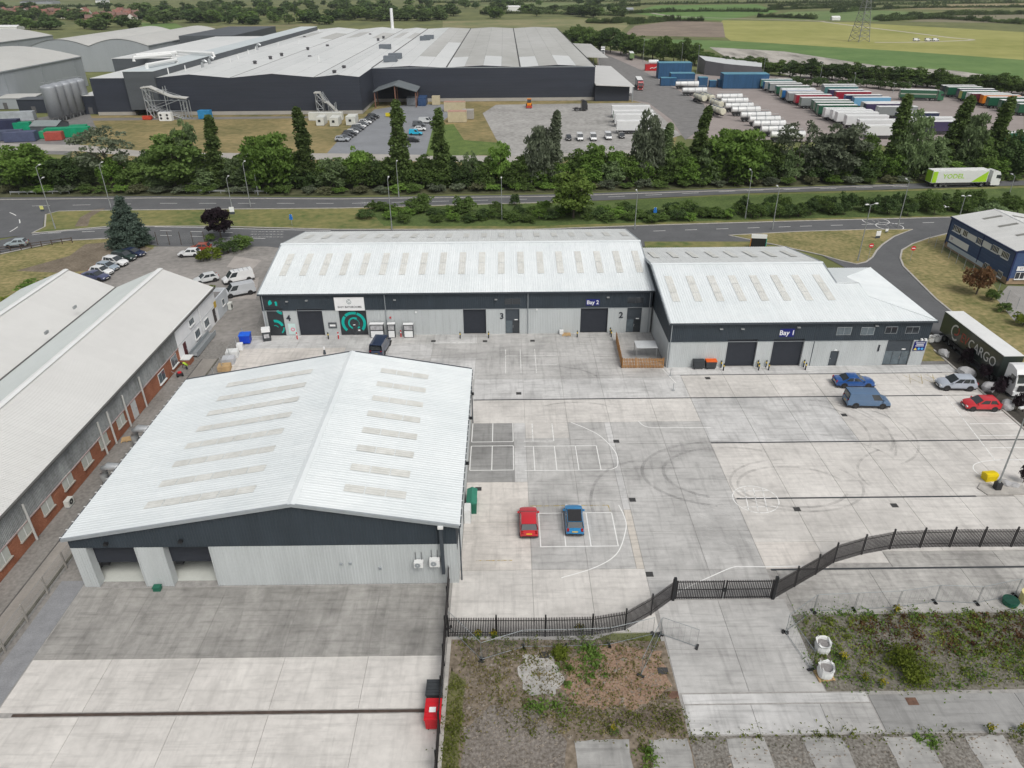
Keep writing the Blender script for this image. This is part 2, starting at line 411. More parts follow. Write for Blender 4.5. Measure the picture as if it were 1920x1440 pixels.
C = {'L': conc('concrete_light', (.62, .597, .563), sm=.65), 'M': conc('concrete_mid', (.495, .488, .473)), 'D': conc('concrete_dark', (.32, .318, .31)),
     'P': conc('concrete_pinkish', (.635, .60, .558), sm=.8), 'G': conc('concrete_grey', (.58, .576, .565)), 'B': conc('concrete_brownish', (.335, .325, .305), st=(1.4, .35, 1), var=.2), 'F': conc('concrete_footing', (.385, .38, .365), var=.18), 'T': conc('concrete_tan', (.57, .53, .475)), 'V': conc('concrete_weathered', (.43, .418, .395), st=(1.5, .5, 1), var=.24)}
joint_m = mat('joint_filler', (.33, .32, .305), .95, .2, 2)
yard = sheet('concrete_yard', [(-36.3, 20), (-4.6, 20), (-4.6, 39.6), (6.4, 39.5), (11.6, 41.6), (11.9, 30), (64, 28), (64, 72), (58.2, 72), (58.2, 88), (54, 96), (20, 96), (-40, 96), (-44, 90), (-37, 72), (-36.3, 60)], -.035, joint_m)
unit_box = MB().box(0, 1, 0, 1, -.15, 0).mesh('slab', C['L'])
def slab(x0, x1, y0, y1, t, gap=.035, z=0.0, parent=None):
    return inst('concrete_slab', unit_box, parent or yard, (x0+gap/2, y0+gap/2, z), (0, 0, 0), (x1-x0-gap, y1-y0-gap, 1), C[t])
def slabs(xs, ys, t, **k):
    for i in range(len(xs)-1):
        for j in range(len(ys)-1):
            slab(xs[i], xs[i+1], ys[j], ys[j+1], t if isinstance(t, str) and len(t) == 1 else t[(i+j) % len(t)], **k)
# in front of the gabled warehouse
slabs([-36.2, -30.2, -23.9, -17.4, -10.9, -4.95], [38.2, 45.6], 'B')
slabs([-36.2, -30.2, -23.5, -17.1, -10.8, -4.95], [33.65, 38.2], 'L')
slabs([-36.2, -30.2, -23.4, -17.0, -10.7, -4.95], [24, 33.25], 'L')
# main yard columns
X = [-4.3, 1.9, 6.8, 11.7, 17.2, 22.2]
slabs([-4.9, 1.9, 6.8, 11.7], [40.2, 47.2], 'L')
slabs([11.7, 17.2, 22.2], [43.6, 47.0, 52.0, 56.9, 61.9, 66.5, 71.0], 'M')
slabs([-4.3, 1.9], [47.2, 53.5, 59.8], 'P')
slabs([-4.3, .6], [59.8, 66.0, 71.0], 'D'); slabs([.6, 1.9], [59.8, 71.0], 'G')
slabs([1.9, 6.8], [47.2, 54.9, 59.8, 67.8], 'M'); slab(1.9, 6.8, 67.8, 71.0, 'L')
slabs([6.8, 11.0], [47.2, 54.9, 59.8, 67.5, 71.0], 'M'); slabs([11.0, 11.7], [47.2, 55.2], 'T'); slabs([11.0, 11.7], [55.2, 66, 68.5, 71.0], 'G')
slabs([-4.3, 1.9, 6.8, 11.7, 17.2, 22.2], [71.0, 76.2], 'L')
slabs([-4.3, 1.9, 6.8, 11.7, 17.2, 22.2], [76.4, 81.5], 'G')
XR = [22.2, 27.7, 33.2, 38.7, 44.2, 49.7]
slabs(XR, [50.4, 56.6], 'L'); slabs(XR, [56.8, 66.4], 'L'); slabs(XR[:4], [66.6, 76.2], 'G'); slabs(XR[3:], [66.6, 76.2], 'L')
slabs(XR, [76.4, 82.0], 'L')
slabs([22.2, 27.7], [47.0, 50.4], 'P'); slabs([27.7, 33.2], [47.6, 50.4], 'L'); slabs([33.2, 38.7, 44.2, 49.7], [49.0, 50.4], 'L')
slabs([49.7, 53.9, 58.1], [50.4, 56.6, 61.6, 66.4], 'L'); slabs([49.7, 53.9, 58.1], [66.6, 71.4, 76.2], 'L'); slabs([49.7, 53.9, 58.1], [76.4, 82.0], 'L')
slabs([20.6, 27.7, 33.2, 38.7, 44.2, 49.7, 54.2, 58.1], [82.15, 84.3], 'G')
slabs([-4.3, 1.9, 6.8, 11.7, 14.8, 20.6], [81.5, 87.5, 92.0, 95.1], 'M'); slab(20.6, 22.2, 81.5, 82.1, 'G')
slabs([-16.5, -10.4, -4.3], [72.4, 81.5, 87.5, 92.0, 95.1], 'GM')
slabs([-22.5, -16.5], [72.4, 81.5, 88.5], 'M'); slabs([-22.5, -16.5], [88.5, 92.0, 95.1], 'G')
slabs([-37.0, -29.5, -22.5], [72.4, 81.5, 86.5, 91.0], 'P'); slabs([-37.0, -29.5, -22.5], [91.0, 95.1], 'G')
# beyond the palisade fence: access strip, plots and old foundations
slabs([23, 31, 39, 47, 56, 64], [41.9, 46.8], 'V'); slabs([33.25, 43, 50, 57, 64], [47.0, 48.98], 'V')
slabs([12.0, 17.1, 22.6], [34.6, 38.5, 43.5], 'M')
slab(12.2, 25.4, 33.7, 34.5, 'G', parent=yard)
slabs([12.2, 16.9, 21.8], [31.3, 33.6], 'G'); slab(21.8, 25.4, 31.3, 33.6, 'M'); slabs([25.5, 36, 48], [31.3, 34.3], 'D')
def ragged0(pts, amp, seed, n=6):
    rr_ = random.Random(seed); out = []
    for i in range(len(pts)):
        a, b = pts[i], pts[(i+1) % len(pts)]
        for k in range(n): t = k/n; out.append((a[0]+(b[0]-a[0])*t+rr_.uniform(-amp, amp), a[1]+(b[1]-a[1])*t+rr_.uniform(-amp, amp)))
    return out
for x0, x1, t in ((4.3, 7.9, 'F'), (9.3, 11.9, 'F'), (14.5, 17.1, 'F'), (19.7, 22.3, 'F'), (25.2, 28.0, 'F'), (30.6, 33.2, 'F')):
    sheet('old_footing', ragged0([(x0, 25), (x1, 25), (x1, 31.0), (x0, 31.0)], .09, int(x0*7)), .0, C[t], parent=yard, thick=.1)
PATCH = True
# drainage channels cast into the yard
rust = mat('rusty_channel', (.075, .055, .045), .8, .3, 1.5); steel_d = mat('channel_steel', (.07, .075, .08), .5, .2, 1.5, metal=.3)
def channel(x0, x1, y, m):
    o = MB().box(x0, x1, y-.11, y+.11, -.1, -.004).build('drain_channel', m, yard)
channel(-35, -5, 33.45, rust)
for x0, x1, y in ((-4.2, 53, 76.3), (22.3, 58, 66.5), (22.4, 46, 56.7), (22.6, 64, 46.9)): channel(x0, x1, y, steel_d)
channel(21, 56, 82.08, steel_d)
gul = mat('gully_iron', (.055, .055, .055), .6, .2, 6)
for x, y in ((39.2, 72), (27.7, 55), (37.3, 55.4), (12, 46.5), (11.9, 67), (12.1, 56.7), (-3.1, 58.7), (1.3, 77.8), (45.5, 81), (25.5, 81.2), (3.5, 92.6), (-3.2, 92.6), (-10.5, 92.8)):
    g = MB().box(-.32, .32, -.3, .3, 0, .012)
    for k in range(5): g.box(-.27, .27, -.26+k*.11, -.2+k*.11, .012, .024)
    g.build('gully_grate', gul, yard, (x, y, 0))
for x, y, r in ((-31, 84.8, .5), (-29, 43, .0)):
    if r: MB().prism([(r*math.cos(t*.52), r*math.sin(t*.52)) for t in range(12)], 0, .01).build('manhole_cover', gul, yard, (x, y, 0))
# painted bay lines
def line(pts, w=.1, m=None, name='bay_line'):
    mb = MB(); mb.strip(pts, w, .006); return mb.build(name, m or white_paint, yard, recalc=False)
for a, b in (((2.8, 54.8), (9.8, 54.8)), ((2.75, 50.1), (9.85, 50.1))): line([a, b])
for x in (2.8, 5.07, 7.35, 9.8): line([(x, 50.15), (x, 54.75)])
line(spline([(10.64, 55.93), (10.95, 54), (10.8, 52.28), (9.6, 49.2), (7.5, 47.45), (4.4, 46.2)], 8))
for x0, x1, ys in ((-4.1, .5, (66.35, 67.15, 61.85)), (1.7, 9.6, (66.2,)), (1.65, 10.3, (61.7,))):
    for y in ys: line([(x0, y), (x1, y)])
for x in (-4.1, -1.8, .5): line([(x, 61.9), (x, 66.3)]); line([(x, 67.2), (x, 71)])
for x in (2.7, 5.0, 7.3, 9.6): line([(x, 61.75), (x, 66.2)])
line([(1.7, 67.2), (5, 67.2)], m=worn_white); line([(2.7, 67.2), (2.7, 70.8)], m=worn_white); line([(5, 67.2), (5, 70.8)], m=worn_white)
line(spline([(7.2, 71), (8.8, 69.7), (10.3, 68), (11.5, 65), (11.45, 62.6), (10.9, 61.9), (10.3, 61.7)], 8))
line(spline([(15, 71.1), (15.5, 70.1), (16.4, 69.73), (18, 69.65), (23, 69.6)], 6))
line(spline([(13.8, 44.2), (15.4, 45.2), (17.3, 46.2), (19.3, 47.2), (20.3, 47.3), (22.5, 47.25), (26, 47.3)], 6))
line([(2.0, 55.9), (9.6, 55.9)], .09, fademat('worn_yellow', (.6, .45, .08), .7, 2, lo=.35, hi=.6)); line([(-3, 48.4), (.2, 48.4)], .09, MATS['worn_yellow']); line([(9.6, 55.9), (9.7, 55.0)], .09, MATS['worn_yellow'])
cc = (24.2, 56.6); line([(cc[0]+2.2*math.cos(t*2*math.pi/36), cc[1]+2.1*math.sin(t*2*math.pi/36)) for t in range(37)], .1, worn_white)
for d in (-.9, 0, .9): line([(cc[0]+d-.3, cc[1]-1.8), (cc[0]+d+.3, cc[1]+1.8)], .1, worn_white)
for d in (-1.2, .2, 1.3): line([(cc[0]-1.5, cc[1]+d), (cc[0]+1.6, cc[1]+d)], .1, worn_white)
line([(53.3, 76.2), (51.4, 62.6)], .1, worn_white)
for y in (74.5, 72.2, 69.85, 67.4, 65, 62.7): line([(52.0+(y-62.6)*.1, y), (58, y)], .1, worn_white if y > 70 else None)
line(spline([(56, 62.8), (51.5, 62.7), (49.2, 62.2), (48.3, 61.3), (48.3, 60.2), (49, 58.5)], 6))
for k in range(3): line([(50.5+k*1.5, 79.2), (51.5+k*1.5, 81.6)], .08, MATS['worn_yellow']); line([(52+k*1.5, 79.2), (50.6+k*1.5, 81.6)], .08, MATS['worn_yellow'])
for x in (-.3, 1.7, 3.7): line([(x, 83), (x, 90)], .08, worn_white)
line([(1.7, 85.3), (6.5, 85.3)], .08, worn_white); line([(-.3, 88), (6.5, 88)], .08, worn_white)
line([(15.2, 84.2), (20.4, 84.0)], .09, worn_white); line([(20.2, 83.9), (21.2, 80)], .09)
line([(-17, 92.2), (-5, 92.2)], .09, worn_white)
# hatched lines in the mid-grey access lane
for k in range(5): line([(17.4+k*.1, 51.5+k*1.6), (21.8, 48.8+k*1.6)], .06, faint_white)
# tyre marks
skid = fademat('rubber_marks', (.12, .12, .12), .26, .7, lo=.36, hi=.66)
faint = fademat('faint_rubber', (.14, .135, .13), .16, .5, lo=.36, hi=.66)
def arc(cx, cy, r, a0, a1, w=.32, sq=1.0):
    n = 40; mb = MB(); mb.strip([(cx+r*math.cos(a0+(a1-a0)*i/n), cy+sq*r*math.sin(a0+(a1-a0)*i/n)) for i in range(n+1)], w, .010); mb.build('tyre_mark', skid, yard, recalc=False)
for cx, cy, r, a0, a1, w, sq in ((23, 61, 9.2, 1.2, 4.4, .35, .62), (23.4, 61, 7.4, 1.0, 4.2, .35, .62), (28.5, 58.6, 5.4, .2, 5.9, .3, .62), (29, 58.9, 6.6, 1.5, 6.9, .26, .65), (37, 69, 5.8, -.8, 1.5, .3, 1.1), (36, 69, 4.4, -.8, 1.6, .3, 1.2), (35, 68, 7.6, -.6, 1.4, .25, 1.0), (39, 68, 6.2, -1.2, 1.1, .25, 1), (30, 62, 11, .1, 1.2, .25, .6), (8, 73, 5, .6, 2.4, .25, .5), (5, 80, 7, .4, 1.9, .3, .7), (14, 56, 6, 1.4, 3.3, .3, 1.2), (46, 60, 10, 2.2, 3.4, .25, .6)):
    arc(cx, cy, r, a0, a1, w, sq)
for k in range(8):
    x = -33+k*3.7; mb = MB(); mb.strip([(x+random.uniform(-.6, .6), 38.3), (x, 42), (x+random.uniform(-.7, .7), 45.4)], random.uniform(.5, 1.4), .010); mb.build('tyre_mark', faint, yard, recalc=False)

# lane, footway and gravel strip between the two workshops; car park beyond
sheet('works_lane', [(-43.7, 15), (-36.3, 15), (-36.3, 72.4), (-37.0, 91), (-35.0, 96), (-35.2, 124), (-46, 126), (-43.7, 100)], -.03, mat('lane_tarmac', (.215, .205, .19), .95, .25, .35, col2=(.30, .285, .265), stretch=(1, .4, 1), fine=1.0))
sheet('gravel_strip', [(-38.4, 15), (-36.3, 15), (-36.3, 46.5), (-38.4, 46.5)], -.012, mat('blue_gravel', (.25, .255, .265), .95, .2, 1.2, fine=1.0))
sheet('footway', [(-41.3, 15), (-39.3, 15), (-39.3, 88), (-41.3, 88)], -.016, mat('old_footway', (.29, .27, .245), .95, .2, .5, stretch=(1, .3, 1)))
k = MB(); k.kerb([(-39.2, 15), (-39.2, 88)], .2, -.05, .05); k.build('kerb', mat('mossy_kerb', (.13, .125, .10), .95, .3, .8))['kind'] = 'structure'
k = MB(); k.kerb([(-41.35, 15), (-41.35, 88)], .1, -.05, .03); k.build('kerb', mat('dark_kerb', (.12, .115, .11), .95, .2, .8))['kind'] = 'structure'
carpark = sheet('worn_car_park', GP((140, 520), (215, 500), (290, 462), (500, 462), (535, 466), (500, 560), (470, 640), (330, 640), (240, 590), (150, 560)), -.026, mat('worn_tarmac', (.235, .225, .21), .95, .2, .12, col2=(.33, .31, .29), fine=.9))
for px in ([(420, 470), (500, 470), (450, 510), (360, 520)], [(440, 480), (490, 488), (470, 508), (425, 500)], [(440, 530), (485, 520), (480, 560), (430, 560)]):
    sheet('tarmac_patch', GP(*px), -.018-.003*px[0][0]%.01, mat('pale_patch', (.38, .35, .325), .95, .15, .4), parent=carpark)
# planting bed beside the lorry and its kerb
sheet('planting_bed', [(58.3, 60), (60.8, 58), (60.8, 94), (59.2, 94), (58.3, 88)], .04, mat('bark_mulch', (.055, .05, .042), .95, .3, 1.5))
k = MB(); k.kerb([(58.2, 88.5), (58.2, 62.5)], .25, -.05, .1); k.build('kerb', kerbm)['kind'] = 'structure'
sheet('grass_corner', [(54.6, 85.2), (58.0, 85.2), (58.6, 91), (54.6, 91)], .035, grass_dry)
sheet('footpath', [(54.4, 84.3), (58.1, 84.3), (58.1, 85.2), (54.4, 85.2)], .03, asphalt_l)
# derelict plots
rubble_m = mat('rubble_ground', (.14, .112, .078), .95, .3, .3, col2=(.28, .232, .18), fine=1.2, detail=8)
sheet('rubble_plot', [(-4.6, 20), (12.0, 20), (12.0, 33.5), (11.9, 39.3), (6.4, 39.5), (-4.6, 39.7)], -.02, rubble_m)
def ragged(pts, amp, seed, n=5):
    rr_ = random.Random(seed); out = []
    for i in range(len(pts)):
        a, b = pts[i], pts[(i+1) % len(pts)]
        for k in range(n): t = k/n; out.append((a[0]+(b[0]-a[0])*t+rr_.uniform(-amp, amp), a[1]+(b[1]-a[1])*t+rr_.uniform(-amp, amp)))
    return out
red_e = mat('red_earth', (.27, .165, .11), .95, .25, .7, col2=(.36, .26, .19), fine=1.3)
sheet('red_soil', ragged([(3.6, 35.2), (5, 33.6), (8.5, 33.4), (11.6, 35.0), (11.3, 38.4), (7.5, 39.1), (5.2, 38.6), (4.2, 37)], .28, 3), -.012, red_e)
sheet('red_soil', ragged([(6, 32.2), (10.5, 31.8), (11.8, 33.2), (8, 33.5)], .25, 4), -.0125, mat('dark_earth', (.10, .075, .055), .95, .3, .6, col2=(.2, .165, .13), fine=1.3))
sheet('mossy_edge', ragged([(-4.6, 22), (-3.3, 22), (-3.4, 36), (-4.6, 37)], .2, 5), -.0115, mat('moss', (.10, .115, .035), .95, .3, .8, col2=(.2, .19, .09), fine=1.2))
sheet('dark_gravel', ragged([(-3.2, 26), (3.4, 26), (3.8, 31), (1.6, 33.4), (-1.5, 33.8), (-3.2, 32)], .2, 12, 5), -.012, mat('grey_gravel', (.15, .128, .105), .95, .3, .5, col2=(.27, .245, .22), fine=1.5))
sheet('concrete_patch', ragged([(.6, 36.6), (.9, 38.1), (3.2, 38.3), (3.9, 36), (3.2, 34.6), (1.2, 34.4)], .22, 8), .004, C['V'])
sheet('weedy_plot', [(22.7, 34.6), (64, 34.6), (64, 41.8), (22.4, 41.8)], -.02, mat('weedy_ground', (.13, .12, .085), .95, .3, .5, col2=(.24, .225, .195), fine=1.2))
sheet('gravel_between_footings', [(12.0, 20), (60, 20), (60, 31.2), (12.0, 31.2)], -.02, mat('footing_gravel', (.13, .115, .095), .95, .3, .6, col2=(.29, .275, .25), fine=1.3))
k = MB(); k.kerb([(-4.75, 20), (-4.75, 39.8)], .3, -.05, .08); k.build('kerb', kerbm)['kind'] = 'structure'
# ================================================================== BUILDINGS
clad_lt = mat('cladding_light_grey', (.50, .53, .535), .5, .07, .6, stretch=(1, 1, .25), metal=.1, rnd=.025)
clad_dk = mat('cladding_dark_grey', (.038, .051, .064), .5, .1, .7, stretch=(1, 1, .25), metal=.1, rnd=.05)
roof_wh = mat('roof_white_steel', (.675, .72, .73), .75, .035, .12, col2=(.745, .78, .785), stretch=(1, 1, 1), rnd=.018, spec=.15)
roof_wh_shade = mat('roof_white_steel_shaded', (.66, .68, .67), .55, .06, .3, rnd=.03)  # same white sheet, shade of the slopes facing away put into its colour
roof_lite = mat('rooflight_grp', (.635, .638, .595), .45, .10, 1.2, col2=(.70, .705, .675), rnd=.04)
trim_dk = mat('trim_dark', (.065, .078, .092), .45, .08, 2, metal=.2)
trim_gy = mat('trim_grey', (.33, .36, .38), .45, .08, 2, metal=.2)
shutter = mat('roller_shutter', (.032, .037, .048), .5, .08, 1.5, metal=.15)
glass_d = mat('dark_glass', (.03, .036, .042), .08, .15, .8, spec=.8)
glass_b = mat('bluish_glass', (.10, .13, .15), .08, .25, .9, spec=.8)
core_m = mat('inner_wall', (.12, .12, .125), .9, .1, 1)
frame_w = mat('white_frame', (.72, .73, .72), .5, .05, 3)
steel = mat('galvanised', (.42, .44, .45), .4, .1, 3, metal=.5)
black_m = mat('black_steel', (.018, .019, .021), .45, .1, 4)

_sheet_cache = {}
def rib_profile(w, pitch, h):
    n = max(1, round(w/pitch)); p = w/n; pts = []
    for i in range(n):
        o = i*p; pts += [(o, 0), (o+p*.52, 0), (o+p*.62, h), (o+p*.86, h), (o+p*.96, 0)]
    pts.append((w, 0)); return pts
def ribbed(w, L, pitch, h, m):
    key = (round(w, 2), round(L, 2), pitch, h, m.name)
    if key in _sheet_cache: return _sheet_cache[key]
    pr = rib_profile(w, pitch, h); mb = MB()
    for i in range(len(pr)-1):
        (a, ha), (b, hb) = pr[i], pr[i+1]
        mb.quad((a, 0, ha), (b, 0, hb), (b, L, hb), (a, L, ha))
    me = mb.mesh('ribbed_sheet', m); _sheet_cache[key] = me
    return me
def frame_mat(o, along, up):
    a = Vector(along).normalized(); u = Vector(up).normalized(); n = a.cross(u)
    return Matrix(((a.x, u.x, n.x, o[0]), (a.y, u.y, n.y, o[1]), (a.z, u.z, n.z, o[2]), (0, 0, 0, 1)))
def place(name, me, parent, o, along, up):
    ob = bpy.data.objects.new(name, me); COL.objects.link(ob)
    M = frame_mat(o, along, up); ob.location = M.translation; ob.rotation_euler = M.to_euler()
    if parent: ob.parent = parent
    return ob
def roof_slope(parent, A, B, up, L, m, w=1.0, pitch=.34, h=.022, name='roof_sheet'):
    A = Vector(A); B = Vector(B); d = B-A; n = max(1, round(d.length/w)); ww = d.length/n; d.normalize()
    me = ribbed(ww-.006, L, pitch, h, m)
    for i in range(n): place(name, me, parent, A+d*(ww*i), d, up)
def wall_run(parent, O, along, s0, s1, z0, top, m, w=1.0, name='cladding_sheet', pitch=.25, h=.018):
    # vertical ribbed sheets from s0 to s1 along a wall line; top = number or function of s
    along = Vector((along[0], along[1], 0)).normalized(); n = max(1, round((s1-s0)/w)); ww = (s1-s0)/n
    for i in range(n):
        a = s0+i*ww; o = Vector(O)+along*a; o.z = z0
        if not callable(top):
            me = ribbed(ww-.006, top-z0, pitch, h, m)
        else:
            pr = rib_profile(ww-.006, pitch, h); mb = MB()
            for k in range(len(pr)-1):
                (x0, h0), (x1, h1) = pr[k], pr[k+1]
                mb.quad((x0, 0, h0), (x1, 0, h1), (x1, top(a+x1)-z0, h1), (x0, top(a+x0)-z0, h0))
            me = mb.mesh('gable_sheet', m)
        place(name, me, parent, o, along, (0, 0, 1))
def rebase(root, loc):
    root.location = loc
    for c in root.children: c.location = Vector(c.location)-Vector(loc)
def boxo(name, m, parent, *a, **k):
    # a box as its own object, origin at its base centre
    x0, x1, y0, y1, z0, z1 = a
    cx, cy = (x0+x1)/2, (y0+y1)/2
    return MB().box(x0-cx, x1-cx, y0-cy, y1-cy, 0, z1-z0, **k).build(name, m, parent, (cx, cy, z0))
def text(body, size, m, parent, o, along, up, depth=.02, align='CENTER', name='lettering', bold=0.0, sx=1.0):
    cu = bpy.data.curves.new('txt', 'FONT'); cu.body = body; cu.size = size; cu.align_x = align; cu.align_y = 'CENTER'; cu.extrude = depth; cu.offset = bold; cu.resolution_u = 3
    tmp = bpy.data.objects.new('txt', cu); COL.objects.link(tmp)
    dg = bpy.context.evaluated_depsgraph_get(); me = bpy.data.meshes.new_from_object(tmp.evaluated_get(dg))
    bpy.data.objects.remove(tmp); me.materials.clear(); me.materials.append(m)
    ob = place(name, me, parent, o, along, up); ob.scale = (sx, 1, 1)
    return ob
def ring(mb, r0, r1, a0, a1, z0, z1, n=14, m=0, c=(0, 0)):
    for i in range(n):
        t0 = a0+(a1-a0)*i/n; t1 = a0+(a1-a0)*(i+1)/n
        mb.prism([(c[0]+r0*math.cos(t0), c[1]+r0*math.sin(t0)), (c[0]+r1*math.cos(t0), c[1]+r1*math.sin(t0)), (c[0]+r1*math.cos(t1), c[1]+r1*math.sin(t1)), (c[0]+r0*math.cos(t1), c[1]+r0*math.sin(t1))], z0, z1, m)
def roller(parent, x0, x1, y, z0, z1, m=None):
    d = MB(); n = max(4, int((z1-z0)/.16)); hh = (z1-z0)/n
    for i in range(n):
        d.box(x0, x1, y, y+.05, z0+i*hh+.008, z0+(i+1)*hh); 
    d.box(x0, x1, y+.03, y+.08, z0, z1)
    return d.build('roller_door', m or shutter, parent)
def downpipe(parent, x, y, ztop, dy=-.12, m=None):
    return MB().tube([(x, y+dy, ztop), (x, y+dy, .05)], .06, 6).build('downpipe', m or trim_gy, parent)

# ---------------------------------------------------------------- gabled warehouse nearest the camera
def build_gabled():
    W = empty('gabled_warehouse', label='white-roofed gabled warehouse with two half-open roller doors', cat='warehouse')
    x0, x1, yf, yb, xr, zr, zl, zt = -36.0, -4.35, 45.75, 72.0, -17.2, 8.8, 5.5, 6.5
    def top(x): return zl+(zr-zl)*(x-x0)/(xr-x0) if x < xr else zr+(zt-zr)*(x-xr)/(x1-xr)
    # walls: slim boxes so the open doors show a real inside
    wl_ = MB()
    wl_.box(x0+.1, x0+.3, yf+.2, yb-.1, 0, zl-.15); wl_.box(x1-.3, x1-.1, yf+.2, yb-.1, 0, zt-.15)
    wl_.extr([(x0+.3, 0), (x1-.3, 0), (x1-.3, zt-.2), (xr, zr-.2), (x0+.3, zl-.2)], 'y', yb-.4, yb-.1)
    wl_.extr([(x0+.3, 4.3), (x1-.3, 4.3), (x1-.3, zt-.2), (xr, zr-.2), (x0+.3, zl-.2)], 'y', yf+.15, yf+.4)
    wl_.box(-24.6, x1-.3, yf+.15, yf+.4, 0, 4.3)
    wl_.box(x0+.3, -24.0, yf+9, yf+9.2, 0, 5)
    wl_.build('inner_wall', core_m, W)
    boxo('floor_slab', mat('painted_floor', (.56, .58, .54), .6, .08, .5), W, x0+.3, -24.0, yf+.6, yf+9, 0, .03)
    # front cladding
    A = (x0, yf, 0)
    wall_run(W, A, (1, 0), 0, x1-x0, 4.33, lambda s: top(x0+s)-.05, clad_dk)
    doors = [(-34.73, -30.77), (-28.45, -24.69)]
    wall_run(W, A, (1, 0), .0, doors[0][0]-x0, 0, 4.33, clad_lt, w=.65)
    wall_run(W, A, (1, 0), doors[0][1]-x0, doors[1][0]-x0, 0, 4.33, clad_lt, w=1.2)
    wall_run(W, A, (1, 0), doors[1][1]-x0, x1-x0, 0, 4.33, clad_lt)
    for (a, b) in doors:
        roller(W, a, b, yf+.75, 2.06, 4.33)
        for xx in (a, b):
            s = -1 if xx == a else 1
            boxo('door_jamb', clad_lt, W, min(xx, xx+s*.06), max(xx, xx+s*.06), yf+.03, yf+.8, 0, 4.33)
        boxo('lintel', clad_dk, W, a, b, yf+.03, yf+.8, 4.31, 4.45)
        MB().box(a-.06, a+.02, yf-.06, yf-.02, 0, 4.33).build('corner_trim', clad_lt, W); MB().box(b-.02, b+.06, yf-.06, yf-.02, 0, 4.33).build('corner_trim', clad_lt, W)
        boxo('motor_box', black_m, W, a+.05, a+.7, yf+1.0, yf+1.5, 1.5, 2.3)
    # flank walls
    wall_run(W, (x1, yf, 0), (0, 1), 0, yb-yf, 0, 3.6, clad_lt); wall_run(W, (x1, yf, 0), (0, 1), 0, yb-yf, 3.6, zt-.1, clad_dk)
    wall_run(W, (x0, yb, 0), (0, -1), 0, yb-yf, 0, zl-.1, clad_lt)
    wall_run(W, (x1, yb, 0), (-1, 0), 0, x1-x0, 0, lambda s: top(x1-s)-.05, clad_dk)
    # roof: ribbed sheets run from the eaves up to the ridge
    roof = empty('roof', parent=W)
    sl = Vector((xr-x0, 0, zr-zl)); LL = sl.length+.35; up = sl.normalized()
    e = Vector((x0, yb+.25, zl))-up*.35
    roof_slope(roof, e, (e.x, yf-.25, e.z), up, LL, roof_wh, pitch=.33)
    sr = Vector((xr-x1, 0, zr-zt)); LR = sr.length+.35; upr = sr.normalized(); e2 = Vector((x1, yf-.25, zt))-upr*.35
    roof_slope(roof, e2, (e2.x, yb+.25, e2.z), upr, LR, roof_wh, pitch=.33)
    rg = MB().extr([(xr-.35, zr-.01), (xr, zr+.1), (xr+.35, zr-.01), (xr, zr-.06)], 'y', yf-.28, yb+.28).build('ridge_cap', roof_wh, roof)
    nl = up.cross(Vector((0, -1, 0))); 
    for i in range(8):
        y = 48.4+i*2.93
        for (xa, xb, segs) in ((-30.4, -20.9, 6), (-13.6, -8.5, 3)):
            for k in range(segs):
                a = xa+(xb-xa)*k/segs; b = xa+(xb-xa)*(k+1)/segs-.09
                if xa < xr:
                    L = (b-a)/up.x; me = ribbed(.95, L, .33, .012, roof_lite)
                    place('rooflight', me, roof, (a, y+.48, top(a)+.06), (0, -1, 0), up)
                else:
                    L = (b-a)/-upr.x; me = ribbed(.95, L, .33, .012, roof_lite)
                    place('rooflight', me, roof, (b, y-.48, top(b)+.06), (0, 1, 0), upr)
    # verge trims on the front gable, gutters
    for s in ((x0-.3, top(x0)-.05, xr, zr), (xr, zr, x1+.3, zt-.05)):
        xa, za, xb, zb = s
        for yy in (yf-.33, yb+.22):
            MB().poly([(xa, yy, za-.22), (xb, yy, zb-.22), (xb, yy, zb+.06), (xa, yy, za+.06)]).poly([(xa, yy, za+.06), (xb, yy, zb+.06), (xb, yy+.16, zb+.06), (xa, yy+.16, za+.06)]).build('verge_trim', trim_gy if yy < 50 else trim_dk, W, recalc=False)
    boxo('gutter', trim_dk, W, x1+.2, x1+.42, yf-.2, yb+.2, zt-.28, zt-.1); boxo('gutter', trim_dk, W, x0-.48, x0-.26, yf-.2, yb+.2, zl-.28, zl-.1)
    for i in range(27): boxo('gutter_bracket', frame_w, W, x1+.30, x1+.46, yf+i*.99, yf+i*.99+.06, zt-.09, zt-.05); boxo('gutter_bracket', frame_w, W, x0-.56, x0-.36, yf+i*.99, yf+i*.99+.06, zl-.09, zl-.05)
    downpipe(W, x1+.25, yf+.3, zt-.2, 0, trim_dk); downpipe(W, x1+.25, yb-1, zt-.2, 0, trim_dk)
    # flue, air conditioners, vents on the front wall
    xx, zz = onY(826, 990, yf-.3); MB().box(xx-.14, xx+.14, yf-.45, yf-.05, 1.4, zz).build('flue_pipe', trim_dk, W); boxo('flue_cowl', frame_w, W, xx-.22, xx+.22, yf-.5, yf-.05, zz, zz+.25)
    for (px, py, w, h) in ((785, 1058, .75, .55), (815, 1055, .85, .72)):
        a, z = onY(px, py, yf-.4); u = boxo('air_conditioner', frame_w, W, a-w/2, a+w/2, yf-.55, yf-.1, z-h/2, z+h/2)
        f = MB(); ring(f, .05, .24, 0, 6.283, 0, .012, 16); f.build('fan_grille', trim_gy, u, (-.08, -.24, h/2), (math.pi/2, 0, 0))
        for s in (-.25, .25): MB().tube([(a+s, yf-.15, z+h/2), (a+s, yf-.15, z+h/2+.8)], .025, 5).build('pipework', black_m, W)
    for (px, py) in ((640, 1057), (657, 1056), (713, 1065)):
        a, z = onY(px, py, yf); boxo('wall_vent', trim_gy, W, a-.12, a+.12, yf-.12, yf, z-.1, z+.1)
